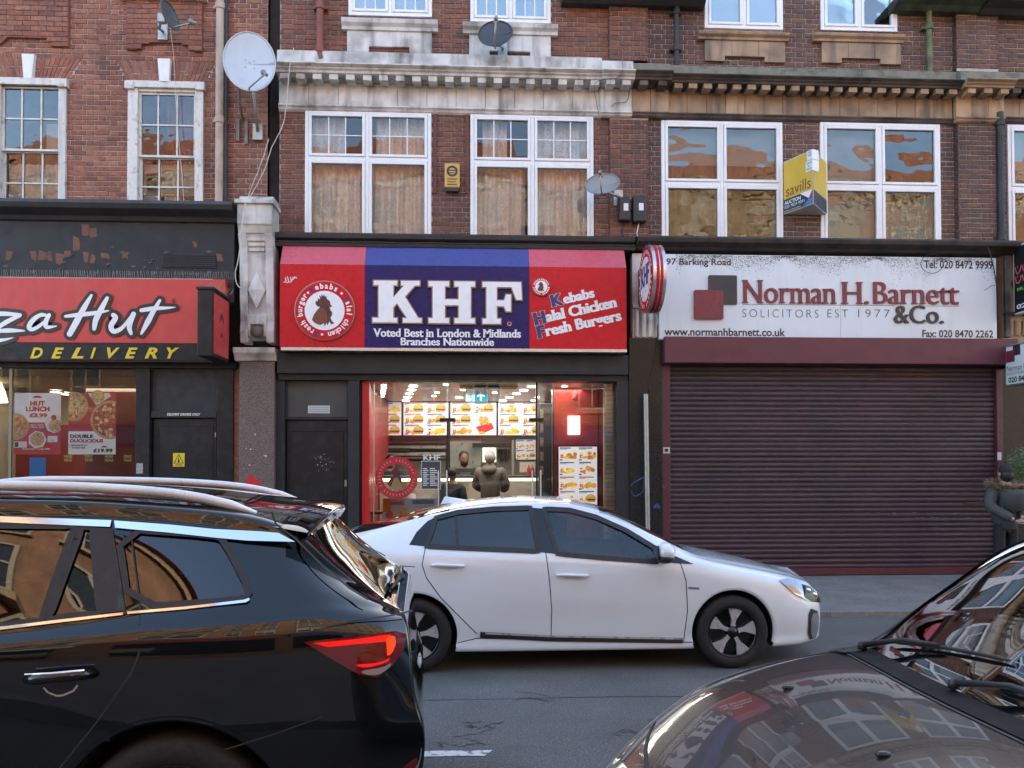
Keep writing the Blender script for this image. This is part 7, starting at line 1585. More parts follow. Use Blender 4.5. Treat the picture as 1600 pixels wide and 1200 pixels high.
MB().prism([(x0+w*.66, z0+h*.15), (x0+w*.74, z0+h*.15), (x0+w*.74, z0+h*.6), (x0+w*.86, z0+h*.48), (x0+w*.86, z0+h*.62), (x0+w*.70, z0+h*.88), (x0+w*.54, z0+h*.62), (x0+w*.54, z0+h*.48), (x0+w*.66, z0+h*.6)], 13.597, 13.599).build('arrow', wl_, ex)
for s in (.1, .9): MB().tube([(x0+w*s, 13.61, z1), (x0+w*s, 13.61, CZ)], .004, 5).build('hanger', alu, ex)
x0, x1, z0, z1 = RC(718, 598, 809, 607, 12.1); ac = thing('air_curtain', 'long black door heater under the ceiling above the glass door', 'heater', ((x0+x1)/2, 12.1, z0)); box('housing', M('matt_black_metal', (.012, .012, .012), .5), ac, x0, x1, 12.0, 12.22, z0, CZ-.002, .03); box('outlet_grille', trim_k, ac, x0+.04, x1-.04, 12.02, 12.14, z0-.006, z0-.001)
# counter
cnt = thing('service_counter', 'marble fronted service counter with a lit strip below its top', 'counter', (PX(715, 760, 13.5), 13.5, FZ)); yc = 13.45; zc = PZ(746.5, 715, yc); x0 = ix0+.02; x1 = PX(868, 750, yc)
marble = M('cream_marble', (.48, .42, .33), .25, var=.1, scale=2, col2=(.26, .22, .17), mixscale=1.8, mixlo=.5, mixhi=.6)
box('front_panel', marble, cnt, x0, x1, yc, yc+.5, FZ+.02, zc-.06); box('counter_top', M('dark_counter_top', (.05, .045, .04), .25), cnt, x0-.0, x1+.02, yc-.06, yc+.55, zc, zc+.04, .008); box('light_strip', M('lime_white_strip', (.9, 1, .7), .5, emit=(.92, 1.0, .62), emits=.9, var=0), cnt, x0, x1, yc-.012, yc-.002, zc-.055, zc-.012)
# kitchen
kt = thing('kitchen_range', 'stainless cooking range and shelving behind the counter', 'kitchen equipment', (PX(640, 700, 15.2), 15.2, FZ)); st_m = M('stainless_steel', (.42, .43, .40), .35, metal=.6, var=.15); dk = M('oven_black', (.02, .02, .02), .4)
for (l, t, r, b, Y_, m_, nm) in ((569, 690, 695, 693, 15.0, dk, 'shelf'), (569, 700, 640, 706, 15.0, dk, 'oven_front'), (600, 696, 696, 701, 15.1, st_m, 'steel_panel'), (569, 707, 696, 712, 15.05, st_m, 'steel_panel'), (569, 714, 696, 717, 15.0, M('brown_shelf', (.16, .11, .07), .5), 'shelf'), (569, 720, 696, 760, 15.1, M('dim_steel', (.16, .15, .12), .4, metal=.3, var=.3), 'steel_panel'), (703, 684, 752, 745, 15.3, st_m, 'steel_panel'), (738, 692, 802, 699, 14.8, dk, 'hood'), (800, 688, 803.5, 745, 14.4, st_m, 'upright'), (776, 703, 799, 748, 15.0, M('pan_grey', (.2, .2, .2), .4, metal=.5, var=.3), 'pan_rack')):
    x0, x1, z0, z1 = RC(l, t, r, b, Y_); box(nm, m_, kt, x0, x1, Y_, Y_+.25, z0, z1, .004)
x0, x1, z0, z1 = RC(754, 699.5, 775, 722, 15.2); box('lit_hatch', M('lit_doorway', (.8, .85, .6), .6, emit=(.82, .92, .60), emits=.30, var=0), kt, x0, x1, 15.2, 15.24, z0, z1)
for i, px in enumerate((779, 783, 787, 791, 795)): MB().tube([(PX(px, 700, 14.9), 14.9, PZ(701, px, 14.9)), (PX(px, 700, 14.9), 14.9, PZ(718+3*(i % 2), px, 14.9))], .02, 7).build('hanging_tool', dk, kt)
def wall_poster(name, label, l, t, r, b, Y_, cols, rws, seed, mat=print_m, bg=None):
    x0, x1, z0, z1 = RC(l, t, r, b, Y_); t_ = thing(name, label, 'poster', ((x0+x1)/2, Y_, z0)); box('frame', black_letter, t_, x0-.02, x1+.02, Y_+.002, Y_+.03, z0-.02, z1+.02); mb = menu_print(x0, x1, z0, z1, Y_, cols, rws, seed)
    mb.build('sheet', mat, t_); return t_
yw = 12.35
x0, x1 = PX(866, 700, yw), PX(948, 700, yw); rwp = thing('wall_panel', 'glossy red wall panel with a black joint right of the glass doors', 'panel', ((x0+x1)/2, yw, FZ)); box('red_sheet', M('glossy_red_panel', (.36, .035, .03), .2, var=.08), rwp, x0, PX(934, 700, yw), yw, yw+.2, FZ, CZ-.001); box('red_sheet', M('glossy_red_panel', (.36, .035, .03), .2), rwp, PX(936.5, 700, yw), x1, yw, yw+.2, FZ, CZ-.001); box('joint', black_letter, rwp, PX(934, 700, yw), PX(936.5, 700, yw), yw+.01, yw+.2, FZ, CZ-.001); box('edge', black_letter, rwp, x0-.025, x0, yw-.01, yw+.2, FZ, CZ-.001)
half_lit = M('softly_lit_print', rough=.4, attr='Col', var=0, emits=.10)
wall_poster('menu_poster', 'tall menu poster of eight meals on the red wall panel', 873, 698, 933, 789, yw-.04, 2, 4, 77, half_lit)
wall_poster('menu_poster', 'small maroon meal poster hanging behind the counter', 806, 687, 837, 718, 14.2, 2, 2, 78); x0, x1, z0, z1 = RC(812, 722, 836, 738, 14.2); n_ = box('notice_card', M('cream_card', (.6, .56, .5), .6, var=.25, scale=25), None, x0, x1, 14.2, 14.21, z0, z1); props(n_, 'cream notice card below the small maroon meal poster', 'card')
x0, x1, z0, z1 = RC(888, 650, 906, 679, yw-.05); lb = thing('light_box', 'small glowing white light box high on the red wall panel', 'light', ((x0+x1)/2, yw-.05, z0)); box('diffuser', M('lightbox_glow', (1, 1, 1), .5, emit=(1, 1, .97), emits=.6, var=0), lb, x0, x1, yw-.05, yw-.005, z0, z1); 
for f in (.38, .62): box('bar', M('grey_bar', (.2, .2, .2), .5), lb, x0+(x1-x0)*f-.006, x0+(x1-x0)*f+.006, yw-.054, yw-.051, z0+.06, z1-.05)
fl = MB().lathe([(.02, 0), (.05, .03), (.045, .12), (.01, .16)], 14, (PX(898, 620, yw-.1), yw-.1, PZ(626, 898, yw-.1))).build('fire_bell', M('bell_red', (.35, .02, .02), .3), None, smooth=True); props(fl, 'small red alarm bell near the ceiling on the red wall', 'bell')
# drinks tower and sauce bottles
x0, x1, z0, z1 = RC(841, 630, 862, 765, 13.0); dt = thing('drinks_tower', 'tall black drinks display tower beside the counter', 'display', ((x0+x1)/2, 13.0, FZ)); box('cabinet', dk, dt, x0, x1, 13.0, 13.4, FZ, z1, .01)
for k in range(5): zz_ = z0+.25+k*.24; box('shelf_strip', M('dim_bottle_row', (.14, .11, .09), .3, var=.5, scale=30), dt, x0+.03, x0+.09, 12.995, 12.999, zz_, zz_+.15)
BOT = ('leftmost', 'second', 'third', 'fourth', 'rightmost')
for k, px in enumerate((826, 832, 849, 853, 858)):
    X_ = PX(px, 740, 13.5); z_ = zc+.04; b_ = thing('sauce_bottle', BOT[k]+' red sauce squeeze bottle standing on the counter', 'bottle', (X_, 13.5, z_), 'red sauce bottles on the counter'); MB().lathe([(.032, 0), (.034, .11), (.024, .14)], 12, (X_, 13.5, z_)).build('body', M('sauce_red', (.45, .05, .03), .35), b_, smooth=True); MB().lathe([(.012, 0), (.004, .05)], 10, (X_, 13.5, z_+.14)).build('nozzle', M('sauce_cap', (.5, .08, .04), .4), b_, smooth=True)
# leaflet board and window table
x0, x1, z0, z1 = RC(598, 779, 682, 812, 12.0); lf = thing('offer_banner', 'low pale blue offer banner with orange print behind the glass', 'banner', ((x0+x1)/2, 12.0, z0)); mb = MB(); rq(mb, x0, x1, z0, z1, 12.0, (.55, .62, .70)); rq(mb, x0, x0+.12, z0+.12, z1, 11.9995, (.62, .30, .08))
q = random.Random(4); food(mb, 1, x0+.32, z0+.13, .10, 11.999, q); disc(mb, x0+.1, z0+.08, .06, 11.999, (.6, .15, .12), 14); rq(mb, x0+.46, x1-.04, z1-.085, z1-.02, 11.999, (.05, .12, .30)); rq(mb, x0+.12, x0+.34, z1-.1, z1-.05, 11.999, (.55, .2, .25)); mb.build('sheet', print_m, lf); box('stand', alu, lf, x0, x1, 12.01, 12.04, FZ, z0+.05)
tb_ = thing('window_table', 'small table with papers in the left corner of the chicken shop window', 'table', (PX(592, 790, 12.5), 12.5, FZ)); X_ = PX(592, 790, 12.5); box('table_top', M('dark_table', (.05, .04, .035), .4), tb_, X_-.3, X_+.5, 12.25, 12.85, .98, 1.02, .006)
for a, b in ((-.26, 12.3), (.46, 12.3), (-.26, 12.8), (.46, 12.8)): MB().tube([(X_+a, b, FZ), (X_+a, b, .98)], .02, 8).build('leg', dk, tb_)
bg = thing('paper_bag', 'crumpled white takeaway bag on the window table', 'bag', (PX(640, 780, 12.5), 12.5, 1.02)); X_ = PX(640, 780, 12.5); mb = MB(); r_ = random.Random(3); mb.grid([[(X_+(.13-.04*j/5)*math.cos(a)+r_.uniform(-.02, .02), 12.5+(.1-.03*j/5)*math.sin(a)+r_.uniform(-.02, .02), 1.02+j*.055+r_.uniform(-.012, .012)) for a in [i*math.pi/6 for i in range(13)]] for j in range(6)]); mb.build('bag_body', M('white_paper_bag', (.62, .58, .55), .8), bg, smooth='all')
# white tiled jamb at the right
tj = thing('tiled_jamb', 'narrow jamb of white brick tiles at the right end of the shop glass', 'jamb', (PX(953, 700), D+.2, FZ)); xa_, xb_ = PX(945, 700, D+.14), PX(961, 700, D+.14); box('backing', M('grout', (.2, .18, .15), .8), tj, xa_, xb_, D+.15, D+.3, FZ, CZ-.002)
tm = MB().box(.003, xb_-xa_-.003, D+.135, D+.149, .004, .066).mesh('tile', M('white_glazed_tile', (.55, .50, .42), .15, var=.1, rnd=.15))
for k in range(int((CZ-FZ)/.07)-1): o = link('tile', tm, tj); o.location = (xa_, 0, FZ+.02+k*.07)

# ------------------------------------------------------------------ people
skin_a = M('skin_tan', (.30, .17, .11), .55, var=.06); skin_b = M('skin_fair', (.42, .26, .20), .55, var=.06)
def skin_mesh(name, pts, edges, radii, mat, parent, sub=1, root=0):
    me = bpy.data.meshes.new(name); me.from_pydata(pts, edges, []); o = link(name, me, parent); sk = o.modifiers.new('skin', 'SKIN'); sk.use_smooth_shade = True; sk.branch_smoothing = .4
    lay = me.skin_vertices[0].data
    for i, r in enumerate(radii):
        lay[i].radius = (r, r) if not isinstance(r, tuple) else r
    lay[root].use_root = True
    s = o.modifiers.new('smooth', 'SUBSURF'); s.levels = sub; s.render_levels = sub; me.materials.append(mat); return o
def person(label, x, y, z, h, rz, skin, top_m, leg_m, hair_m, arms, hair='short', bulk=1.0, group=None, lean=0.0, coat=.0):
    """standing figure facing local -Y, turned by rz; arms: (elbow, wrist) for each side in local metres for a 1.75 m body"""
    t = thing('person', label, 'person', (x, y, z), group, rz, local=True); k = h/1.75; S = lambda p: (p[0]*k, p[1]*k+lean*p[2]*k, p[2]*k)
    pel, che, nek, hd = (0, 0, .95), (0, .01, 1.36), (0, .01, 1.50), (0, -.01, 1.60)
    shl, shr = (-.185, .01, 1.42), (.185, .01, 1.42)
    pts = [pel, (0, 0, 1.15), che, nek, hd, shl, arms[0][0], arms[0][1], shr, arms[1][0], arms[1][1], (-.10, 0, .88), (-.11, -.01, .48), (-.11, .02, .09), (-.12, -.12, .04), (.10, 0, .88), (.11, -.01, .48), (.11, .02, .09), (.12, -.12, .04)]
    ed = [(0, 1), (1, 2), (2, 3), (3, 4), (2, 5), (5, 6), (6, 7), (2, 8), (8, 9), (9, 10), (0, 11), (11, 12), (12, 13), (13, 14), (0, 15), (15, 16), (16, 17), (17, 18)]
    rad = [.13, .12, .14, .055, .06, .06, .043, .030, .06, .043, .030, .085, .055, .04, .035, .085, .055, .04, .035]
    skin_mesh('body', [S(p) for p in pts], ed, [r*k for r in rad], skin, t)
    b = bulk; tp = [(0, 0, .90-coat), (0, 0, 1.12), che, (0, .012, 1.45), shl, arms[0][0], tuple(np.array(arms[0][1])*.92+np.array(arms[0][0])*.08), shr, arms[1][0], tuple(np.array(arms[1][1])*.92+np.array(arms[1][0])*.08)]
    skin_mesh('jacket', [S(p) for p in tp], [(0, 1), (1, 2), (2, 3), (2, 4), (4, 5), (5, 6), (2, 7), (7, 8), (8, 9)], [.165*b*k, .158*b*k, .162*b*k, .085*k, .092*b*k, .074*b*k, .058*b*k, .092*b*k, .074*b*k, .058*b*k], top_m, t, root=2)
    skin_mesh('trousers', [S(p) for p in ((0, 0, .95), (-.10, 0, .86), (-.11, -.01, .48), (-.11, .02, .1), (.10, 0, .86), (.11, -.01, .48), (.11, .02, .1))], [(0, 1), (1, 2), (2, 3), (0, 4), (4, 5), (5, 6)], [.10*k, .092*k, .076*k, .066*k, .092*k, .076*k, .066*k], leg_m, t)
    for sx in (-1, 1): MB().sphere(S((sx*.11, -.05, .045)), .05*k, .13*k, .045*k).build('shoe', trim_k, t, smooth='all')
    hz = 1.64; k0 = k; hm = MB().sphere(S((0, -.005, hz)), .083*k, .103*k, .124*k, 20, 14); hm.sphere(S((0, -.035, hz-.05)), .062*k, .072*k, .078*k, 14, 10)
    hm.sphere(S((0, -.112, hz-.015)), .014*k, .02*k, .025*k, 8, 6)
    for sx in (-1, 1): hm.sphere(S((sx*.084, .005, hz-.01)), .012*k, .022*k, .032*k, 8, 6)
    hd_ = hm.build('head', skin, t, smooth='all')
    for sx in (-1, 1): MB().sphere(S((sx*.032, -.096, hz+.012)), .011*k, .008*k, .007*k, 8, 6).build('eye', M('dark_eye', (.02, .015, .01), .2), hd_, smooth='all')
    MB().sphere(S((0, -.103, hz-.062)), .024*k, .008*k, .007*k, 8, 6).build('mouth', M('lip', (.22, .09, .07), .5), hd_, smooth='all')
    if hair == 'short': MB().sphere(S((0, .018, hz+.035)), .093*k, .106*k, .106*k, 18, 12).build('hair', hair_m, t, smooth='all')
    elif hair == 'beard':
        MB().sphere(S((0, .018, hz+.038)), .093*k, .107*k, .106*k, 18, 12).build('hair', hair_m, t, smooth='all'); MB().sphere(S((0, -.048, hz-.085)), .07*k, .066*k, .066*k, 14, 10).build('beard', hair_m, t, smooth='all')
    elif hair == 'fringe': MB().sphere(S((0, .03, hz-.008)), .088*k, .088*k, .094*k, 18, 12).build('hair', hair_m, t, smooth='all')
    for (el, wr) in arms:          # hands: palm, four fingers, thumb
        d = (Vector(wr)-Vector(el)).normalized(); p = Vector(wr)+d*.045; sx = 1 if wr[0] > 0 else -1; side = d.cross(Vector((0, 0, 1))); side = side.normalized() if side.length > .1 else Vector((1, 0, 0)); nrm = side.cross(d)
        hp = [Vector(wr), p]; he = [(0, 1)]; hr = [.026, .034]
        for f, (o_, ln) in enumerate(((-.03, .062), (-.01, .072), (.011, .068), (.03, .052))):
            n0 = len(hp); a = p+side*o_+d*.03; hp += [a, a+d*ln*.55+nrm*.008, a+d*ln*.9+nrm*.03]; he += [(1, n0), (n0, n0+1), (n0+1, n0+2)]; hr += [.010, .009, .008]
        n0 = len(hp); a = p-side*.03*sx-d*.01; hp += [a, a-side*.022*sx+d*.03+nrm*.01]; he += [(1, n0), (n0, n0+1)]; hr += [.012, .009]
        skin_mesh('hand', [S(q) for q in hp], he, [r*k for r in hr], skin, t)
    return t
hang = (((-.25, .03, 1.14), (-.26, -.05, .90)), ((.25, .03, 1.14), (.26, -.05, .90)))
fwd = (((-.25, -.05, 1.16), (-.15, -.28, 1.10)), ((.25, -.05, 1.16), (.15, -.28, 1.10)))
hair_k = M('black_hair', (.012, .010, .009), .6, var=.2); hair_g = M('grey_hair', (.32, .30, .28), .7, var=.2)
Xc = PX(766, 740, 12.9); cu_ = person('customer in a taupe hooded jacket with grey hair, standing at the counter', Xc, 12.9, FZ, 1.80, R_(180-14), skin_b, M('taupe_jacket', (.13, .105, .085), .85, var=.15, bump=.4, bumpscale=30), M('dark_jeans', (.03, .035, .05), .8), hair_g, fwd, 'fringe', 1.18, coat=.12)
MB().lathe([(.06, 0), (.12, .01), (.135, .05), (.11, .10), (.07, .11)], 18, (0, .05, 1.44), (0, .35, 1)).build('hood', M('taupe_jacket', (.13, .105, .085), .85), cu_, smooth='all')
sv1 = person('bearded server in black top and grey apron facing out behind the counter', PX(725, 740, 14.35), 14.35, FZ, 1.80, R_(8), skin_a, M('black_tshirt', (.018, .02, .022), .8), M('dark_jeans', (.03, .035, .05), .8), hair_k, fwd, 'beard')
MB().grid([[(sx*(.15 if j < 3 else .10), -.172+.03*abs(sx)**2, .75+.17*j) for sx in (-1, -.5, 0, .5, 1)] for j in range(5)]).build('apron', M('grey_apron', (.10, .115, .12), .8, var=.1), sv1, smooth='all')
person('dark haired person in black clothes queuing in front of the server', PX(707, 760, 12.75), 12.75, FZ, 1.50, R_(160), skin_a, M('black_coat', (.014, .014, .016), .8), M('black_trousers', (.012, .012, .013), .8), hair_k, hang, 'short', 1.1)
person('second server half hidden behind the round rooster decal', PX(611, 740, 14.4), 14.4, FZ, 1.74, R_(15), skin_a, M('dark_kitchen_shirt', (.02, .02, .022), .8), M('black_trousers', (.012, .012, .013), .8), hair_k, fwd, 'short')
# person at the right edge, seen from behind, hands together behind the back
parka = M('dark_green_parka', (.055, .066, .068), .75, var=.2, scale=6, bump=.6, bumpscale=14); fur = M('tan_fur', (.22, .15, .10), .95, var=.5, scale=40)
bk_arm = (((-.30, .04, 1.16), (-.06, .24, .99)), ((.30, .04, 1.16), (.06, .25, .97)))
YPn = 10.35; pr_ = person('person in a dark green parka with fur trimmed hood, back turned by the shutter', PX(1571, 800, YPn), YPn, PAVZ, 1.65, R_(180+4), skin_b, parka, M('black_trousers', (.012, .012, .013), .8), M('black_knit_hat', (.02, .02, .022), .9, var=.4, scale=60), bk_arm, 'short', 1.26, coat=.16)
# local +y is the person's back and faces the camera after the turn
MB().sphere((0, .035, 1.525), .088, .085, .10, 18, 12).build('hair', hair_k, pr_, smooth='all')
hd_ = MB().lathe([(.03, -.27), (.11, -.23), (.16, -.11), (.18, .0), (.16, .07)], 20, (0, .145, 1.28), (0, .12, 1)).build('hood', parka, pr_, smooth='all')
r_ = random.Random(11); mb = MB()
for i in range(1100):
    a = r_.uniform(0, 2*math.pi); c = Vector((.225*math.cos(a), .05+.19*math.sin(a), 1.385-.035*math.sin(a))); d = Vector((math.cos(a)*.6+r_.uniform(-.6, .6), math.sin(a)*.6+r_.uniform(-.6, .6), r_.uniform(-.5, .9))).normalized(); s = r_.uniform(.06, .11); w = Vector((r_.uniform(-1, 1), r_.uniform(-1, 1), r_.uniform(-1, 1))).normalized()*.006; c += Vector((r_.uniform(-.02, .02), r_.uniform(-.02, .02), r_.uniform(-.025, .025))); mb.add([c-w, c+w, c+d*s], [(0, 1, 2)])
mb.lathe([(.16, -.05), (.215, -.02), (.22, .01), (.17, .035)], 24, (0, .055, 1.375)); props(mb.build('fur_trim', fur, pr_), kind='stuff')
box('back_seam', M('dark_seam', (.02, .025, .026), .9), pr_, -.004, .004, .195, .201, .86, 1.05) if False else None

# ------------------------------------------------------------------ potted bush at the right edge
tb = thing('potted_bush', 'clipped green bush in a pot at the right edge beside the dark pier', 'plant', (PX(1606, 740, 10.95), 10.95, PAVZ)); X_ = PX(1606, 740, 10.95)
MB().lathe([(.15, 0), (.21, .38), (.22, .40), (.19, .40), (.17, .34)], 24, (X_, 10.95, PAVZ)).build('pot', M('black_planter', (.02, .02, .02), .5), tb, smooth=True); MB().tube([(X_, 10.95, PAVZ+.3), (X_+.01, 10.95, 1.0), (X_, 10.95, 1.6)], [.03, .024, .015], 8).build('trunk', M('bark', (.10, .07, .05), .9), tb, smooth='all')
mb = MB(); lr = random.Random(2)
for i in range(2600):
    a, u = lr.uniform(0, 6.283), lr.uniform(-1, 1); rr = (.27+.06*math.sin(3*a+2*u))*(lr.random()**.35); c = Vector((X_+rr*math.sqrt(1-u*u)*math.cos(a), 10.95+rr*math.sqrt(1-u*u)*math.sin(a), 1.66+.36*u*(rr/.27)+.02*math.sin(5*a)))
    d = Vector((lr.uniform(-1, 1), lr.uniform(-1, 1), lr.uniform(-.4, 1))).normalized(); s = d.orthogonal().normalized()*lr.uniform(.007, .012); L_ = lr.uniform(.03, .05); mb.add([c, c+d*L_*.5+s, c+d*L_, c+d*L_*.5-s], [(0, 1, 2, 3)])
props(mb.build('crown', M('bush_leaf', (.11, .17, .05), .5, var=.4, scale=12, rnd=.5), tb), kind='stuff')

# ------------------------------------------------------------------ dishes, boxes, pipes, cables on the walls
def dish(label, px, py, rx, ry, n, mat, arm, stand, Y=D-.55, rim=None):
    """offset satellite dish: curved reflector, rim, feed arm with receiver, wall bracket"""
    X_, Z_ = P(px, py, Y); t = thing('satellite_dish', label, 'satellite dish', (X_, D, Z_)); n = Vector(n).normalized(); u = Vector((0, 0, 1)).cross(n); u.normalize(); w = u.cross(n) if u.cross(n).z > 0 else n.cross(u)
    sc = Y/FPX; a, b = rx*sc, ry*sc; C = Vector((X_, Y, Z_)); rows = []
    for i in range(9):
        f = i/8; rows.append([tuple(C+u*(a*f*math.cos(q))+w*(b*f*math.sin(q))+n*(.16*a*(f*f-1)*1.2)) for q in [2*math.pi*j/40 for j in range(41)]])
    o = MB().grid(rows).build('reflector', mat, t, smooth='all'); so = o.modifiers.new('thick', 'SOLIDIFY'); so.thickness = .006
    MB().tube([C+u*(a*math.cos(q))+w*(b*math.sin(q)) for q in [2*math.pi*j/40 for j in range(41)]], .009, 6, False).build('rim', rim or mat, t, smooth='all')
    s = C-w*b*.98; e = C+u*arm[0]+w*arm[1]+n*arm[2]; MB().tube([s-n*.05, s+n*.06, e], .013, 8).build('feed_arm', steel, t, smooth='all')
    MB().lathe([(.022, -.05), (.026, .02), (.038, .03), (.038, .06), (.03, .075)], 14, e, (C-e).normalized()).build('receiver', M('receiver_grey', (.25, .25, .24), .5), t, smooth=True)
    bk = C-n*.14; MB().box(bk.x-.05, bk.x+.05, bk.y-.03, bk.y+.05, bk.z-.06, bk.z+.06).build('mount_head', steel, t); st = Vector((bk.x+stand[0], D-.10, bk.z+stand[1])); MB().tube([bk, (st.x, (bk.y+D)/2, (bk.z+st.z)/2-.03), (st.x, D-.08, st.z)], .02, 8).build('mount_pole', steel, t, smooth='all'); MB().box(st.x-.07, st.x+.07, D-.08, D-.002, st.z-.12, st.z+.12).build('wall_bracket', steel, t)
    for i, j in ((-1, -1), (1, -1), (-1, 1), (1, 1)): MB().sphere(tuple(C+u*i*.06+w*j*.055-n*.16*a*1.17), .008, .008, .008, 8, 6).build('bolt', M('dark_bolt', (.05, .05, .05), .5), t)
    return t
dish('large white satellite dish on the brick wall over the stone pier', 390, 96, 38.5, 49.5, (.22, -1, .12), M('white_dish', (.52, .58, .62), .45, var=.06, streak=.22, streakcol=(.45, .42, .38)), (.22, -.30, .22), (.0, -.75), D-.6, M('dish_rim', (.55, .56, .54), .5))
dish('dark satellite dish seen edge on, high on the red brick wall', 266, 24, 22, 21, (.96, -.27, .18), M('grey_dish', (.10, .105, .11), .5, var=.15), (.05, -.18, .32), (-.12, -.0), D-.45)
dish('charcoal satellite dish in front of the white panel below the upper window', 774, 52, 27, 25, (-.16, -1, .30), M('charcoal_dish', (.045, .05, .055), .45, var=.15), (.05, -.06, .30), (.1, .05), D-.5)
dish('grey oval satellite dish at the right side of the net curtain window', 941, 287, 27, 20, (-.28, -1, .42), M('silver_grey_dish', (.26, .27, .27), .5, var=.1), (.0, -.05, .26), (.28, .0), D-.5)
mk = M('corroded_bracket', (.20, .19, .18), .7, metal=.4, var=.3); rb = thing('wall_bracket', 'rusty twin bar bracket fixed to the brick below the white dish', 'bracket', (PX(379), D, PZ(210)))
for px, t_, b_ in ((373, 187, 222), (386, 191, 227)): x0, x1, z0, z1 = RC(px-2.4, t_, px+2.4, b_); box('bar', mk, rb, x0, x1, D-.05, D-.005, z0, z1)
MB().tube([(PX(380), D-.05, PZ(200)), (PX(378), D-.2, PZ(180)), (PX(384), D-.4, PZ(155))], .02, 8).build('arm', mk, rb, smooth='all')
# meter boxes, alarm, agent's board
for k, (l, t_, r, b_, lb_) in enumerate(((963, 314, 981, 351, 'black meter box nearer the dish above the round sign'), (985, 312, 1006, 353, 'black meter box further from the dish above the round sign'))):
    x0, x1, z0, z1 = RC(l, t_, r, b_); Y_ = D-.06; t = thing('meter_box', lb_, 'box', ((x0+x1)/2, Y_, z0), 'black boxes on the pilaster'); box('case', M('black_box_plastic', (.018, .019, .022), .45), t, x0, x1, Y_-.14, Y_-.013, z0, z1, .025); xx, zz_ = (x0+x1)/2+.02, z0+(z1-z0)*.56; box('label_patch', white_letter, t, xx-.035, xx+.035, Y_-.1425, Y_-.139, zz_-.055, zz_+.055); MB().tube([((x0+x1)/2, Y_-.06, z0), ((x0+x1)/2-.03, Y_-.05, z0-.15), ((x0+x1)/2+.02, Y_-.04, z0-.28)], .008, 6).build('cable', white_letter if k else trim_k, t, smooth='all')
x0, x1, z0, z1 = RC(695, 259, 718.5, 302); al = thing('alarm_box', 'yellow burglar alarm box between the two net curtain windows', 'alarm', ((x0+x1)/2, D, z0)); ym = M('alarm_yellow', (.58, .36, .09), .45, var=.08); box('case', ym, al, x0, x1, D-.10, D-.012, z0+.055, z1, .012); MB().prism([(x0+.02, z0), (x1-.02, z0), (x1, z0+.054), (x0, z0+.054)], D-.095, D-.012).build('strobe', black_letter, al)
xm, zm = (x0+x1)/2, z1-.12
MB().lathe([(.052, 0), (.082, 0), (.082, .003), (.052, .003)], 28, (xm, D-.1015, zm), (0, -1, 0), False).build('ring_mark', black_letter, al); box('ring_bar', black_letter, al, xm-.055, xm+.055, D-.1035, D-.1005, zm+.005, zm+.02); box('ring_bar', black_letter, al, xm-.055, xm+.03, D-.1035, D-.1005, zm-.03, zm-.018)
for k in range(3): box('text_line', M('brown_print', (.16, .09, .02), .6), al, x0+.04, x1-.04-.02*(k % 2), D-.1025, D-.1005, z0+.09+k*.04, z0+.108+k*.04)
# estate agent's V board
sb = thing('agents_board', 'yellow V shaped auction board between the solicitors windows', 'sign board', (PX(1256), D-.2, PZ(325))); yr = D-.52
xl, xr_, xf = PX(1224, 278, D-.02), PX(1292, 278, D-.02), PX(1270.5, 278, yr); zt, zb = PZ(233, 1265, yr), PZ(318, 1265, yr); zs = zb+(zt-zb)*.27
yel = M('board_yellow', (.66, .45, .05), .5, var=.06); nav = M('board_navy', (.028, .032, .055), .5); 
def face(nm, m_, u0, u1, za, zb_, off, right=False):
    A = (Vector((xl, D-.02, 0)), Vector((xf, yr, 0))) if not right else (Vector((xf, yr, 0)), Vector((xr_, D-.02, 0))); d = (A[1]-A[0]); n = Vector((d.y, -d.x, 0)).normalized(); p = lambda u, z: tuple(A[0]+d*u+n*off+Vector((0, 0, z)))
    return MB().add([p(u0, za), p(u1, za), p(u1, zb_), p(u0, zb_)], [(0, 1, 2, 3)]).build(nm, m_, sb), p
MB().add([(xl, D-.02, zb), (xf, yr, zb), (xr_, D-.02, zb), (xl, D-.02, zt), (xf, yr, zt), (xr_, D-.02, zt)], [(0, 1, 4, 3), (1, 2, 5, 4), (2, 0, 3, 5), (3, 4, 5), (2, 1, 0)]).build('board_core', cream_e, sb)
_, p = face('yellow_panel', yel, .02, .985, zs, zt-.015, .004); face('navy_panel', nav, .02, .985, zb+.01, zs, .004); face('yellow_panel', yel, .02, .98, zs, zt-.015, .004, True); face('navy_panel', nav, .02, .98, zb+.01, zs, .004, True)
def ptxt(s, u0, u1, za, zb_, m_, off=.008, bold=.0):
    vs, fs = text_geo(s, bold); a, c, b, d = min(v[0] for v in vs), max(v[0] for v in vs), min(v[1] for v in vs), max(v[1] for v in vs); A, B_ = Vector((xl, D-.02, 0)), Vector((xf, yr, 0)); dd = B_-A; n = Vector((dd.y, -dd.x, 0)).normalized()
    MB().add([tuple(A+dd*(u0+(u1-u0)*(v[0]-a)/(c-a))+n*off+Vector((0, 0, za+(zb_-za)*(v[1]-b)/(d-b)))) for v in vs], fs).build('lettering', m_, sb)
ptxt('savills', .10, .93, zs+.03, zs+.20, M('agents_brown', (.20, .05, .02), .5)); ptxt('AUCTION', .05, .60, zs-.085, zs-.03, white_letter, bold=.03); ptxt('020 7824 9091', .05, .72, zs-.145, zs-.10, white_letter, bold=.0); ptxt('savills.co.uk/auctions', .04, .6, zs-.195, zs-.17, white_letter)
def ptri(pts, m_, off):
    A, B_ = Vector((xl, D-.02, 0)), Vector((xf, yr, 0)); dd = B_-A; n = Vector((dd.y, -dd.x, 0)).normalized(); MB().add([tuple(A+dd*u+n*off+Vector((0, 0, z))) for u, z in pts], [tuple(range(len(pts)))]).build('colour_wedge', m_, sb)
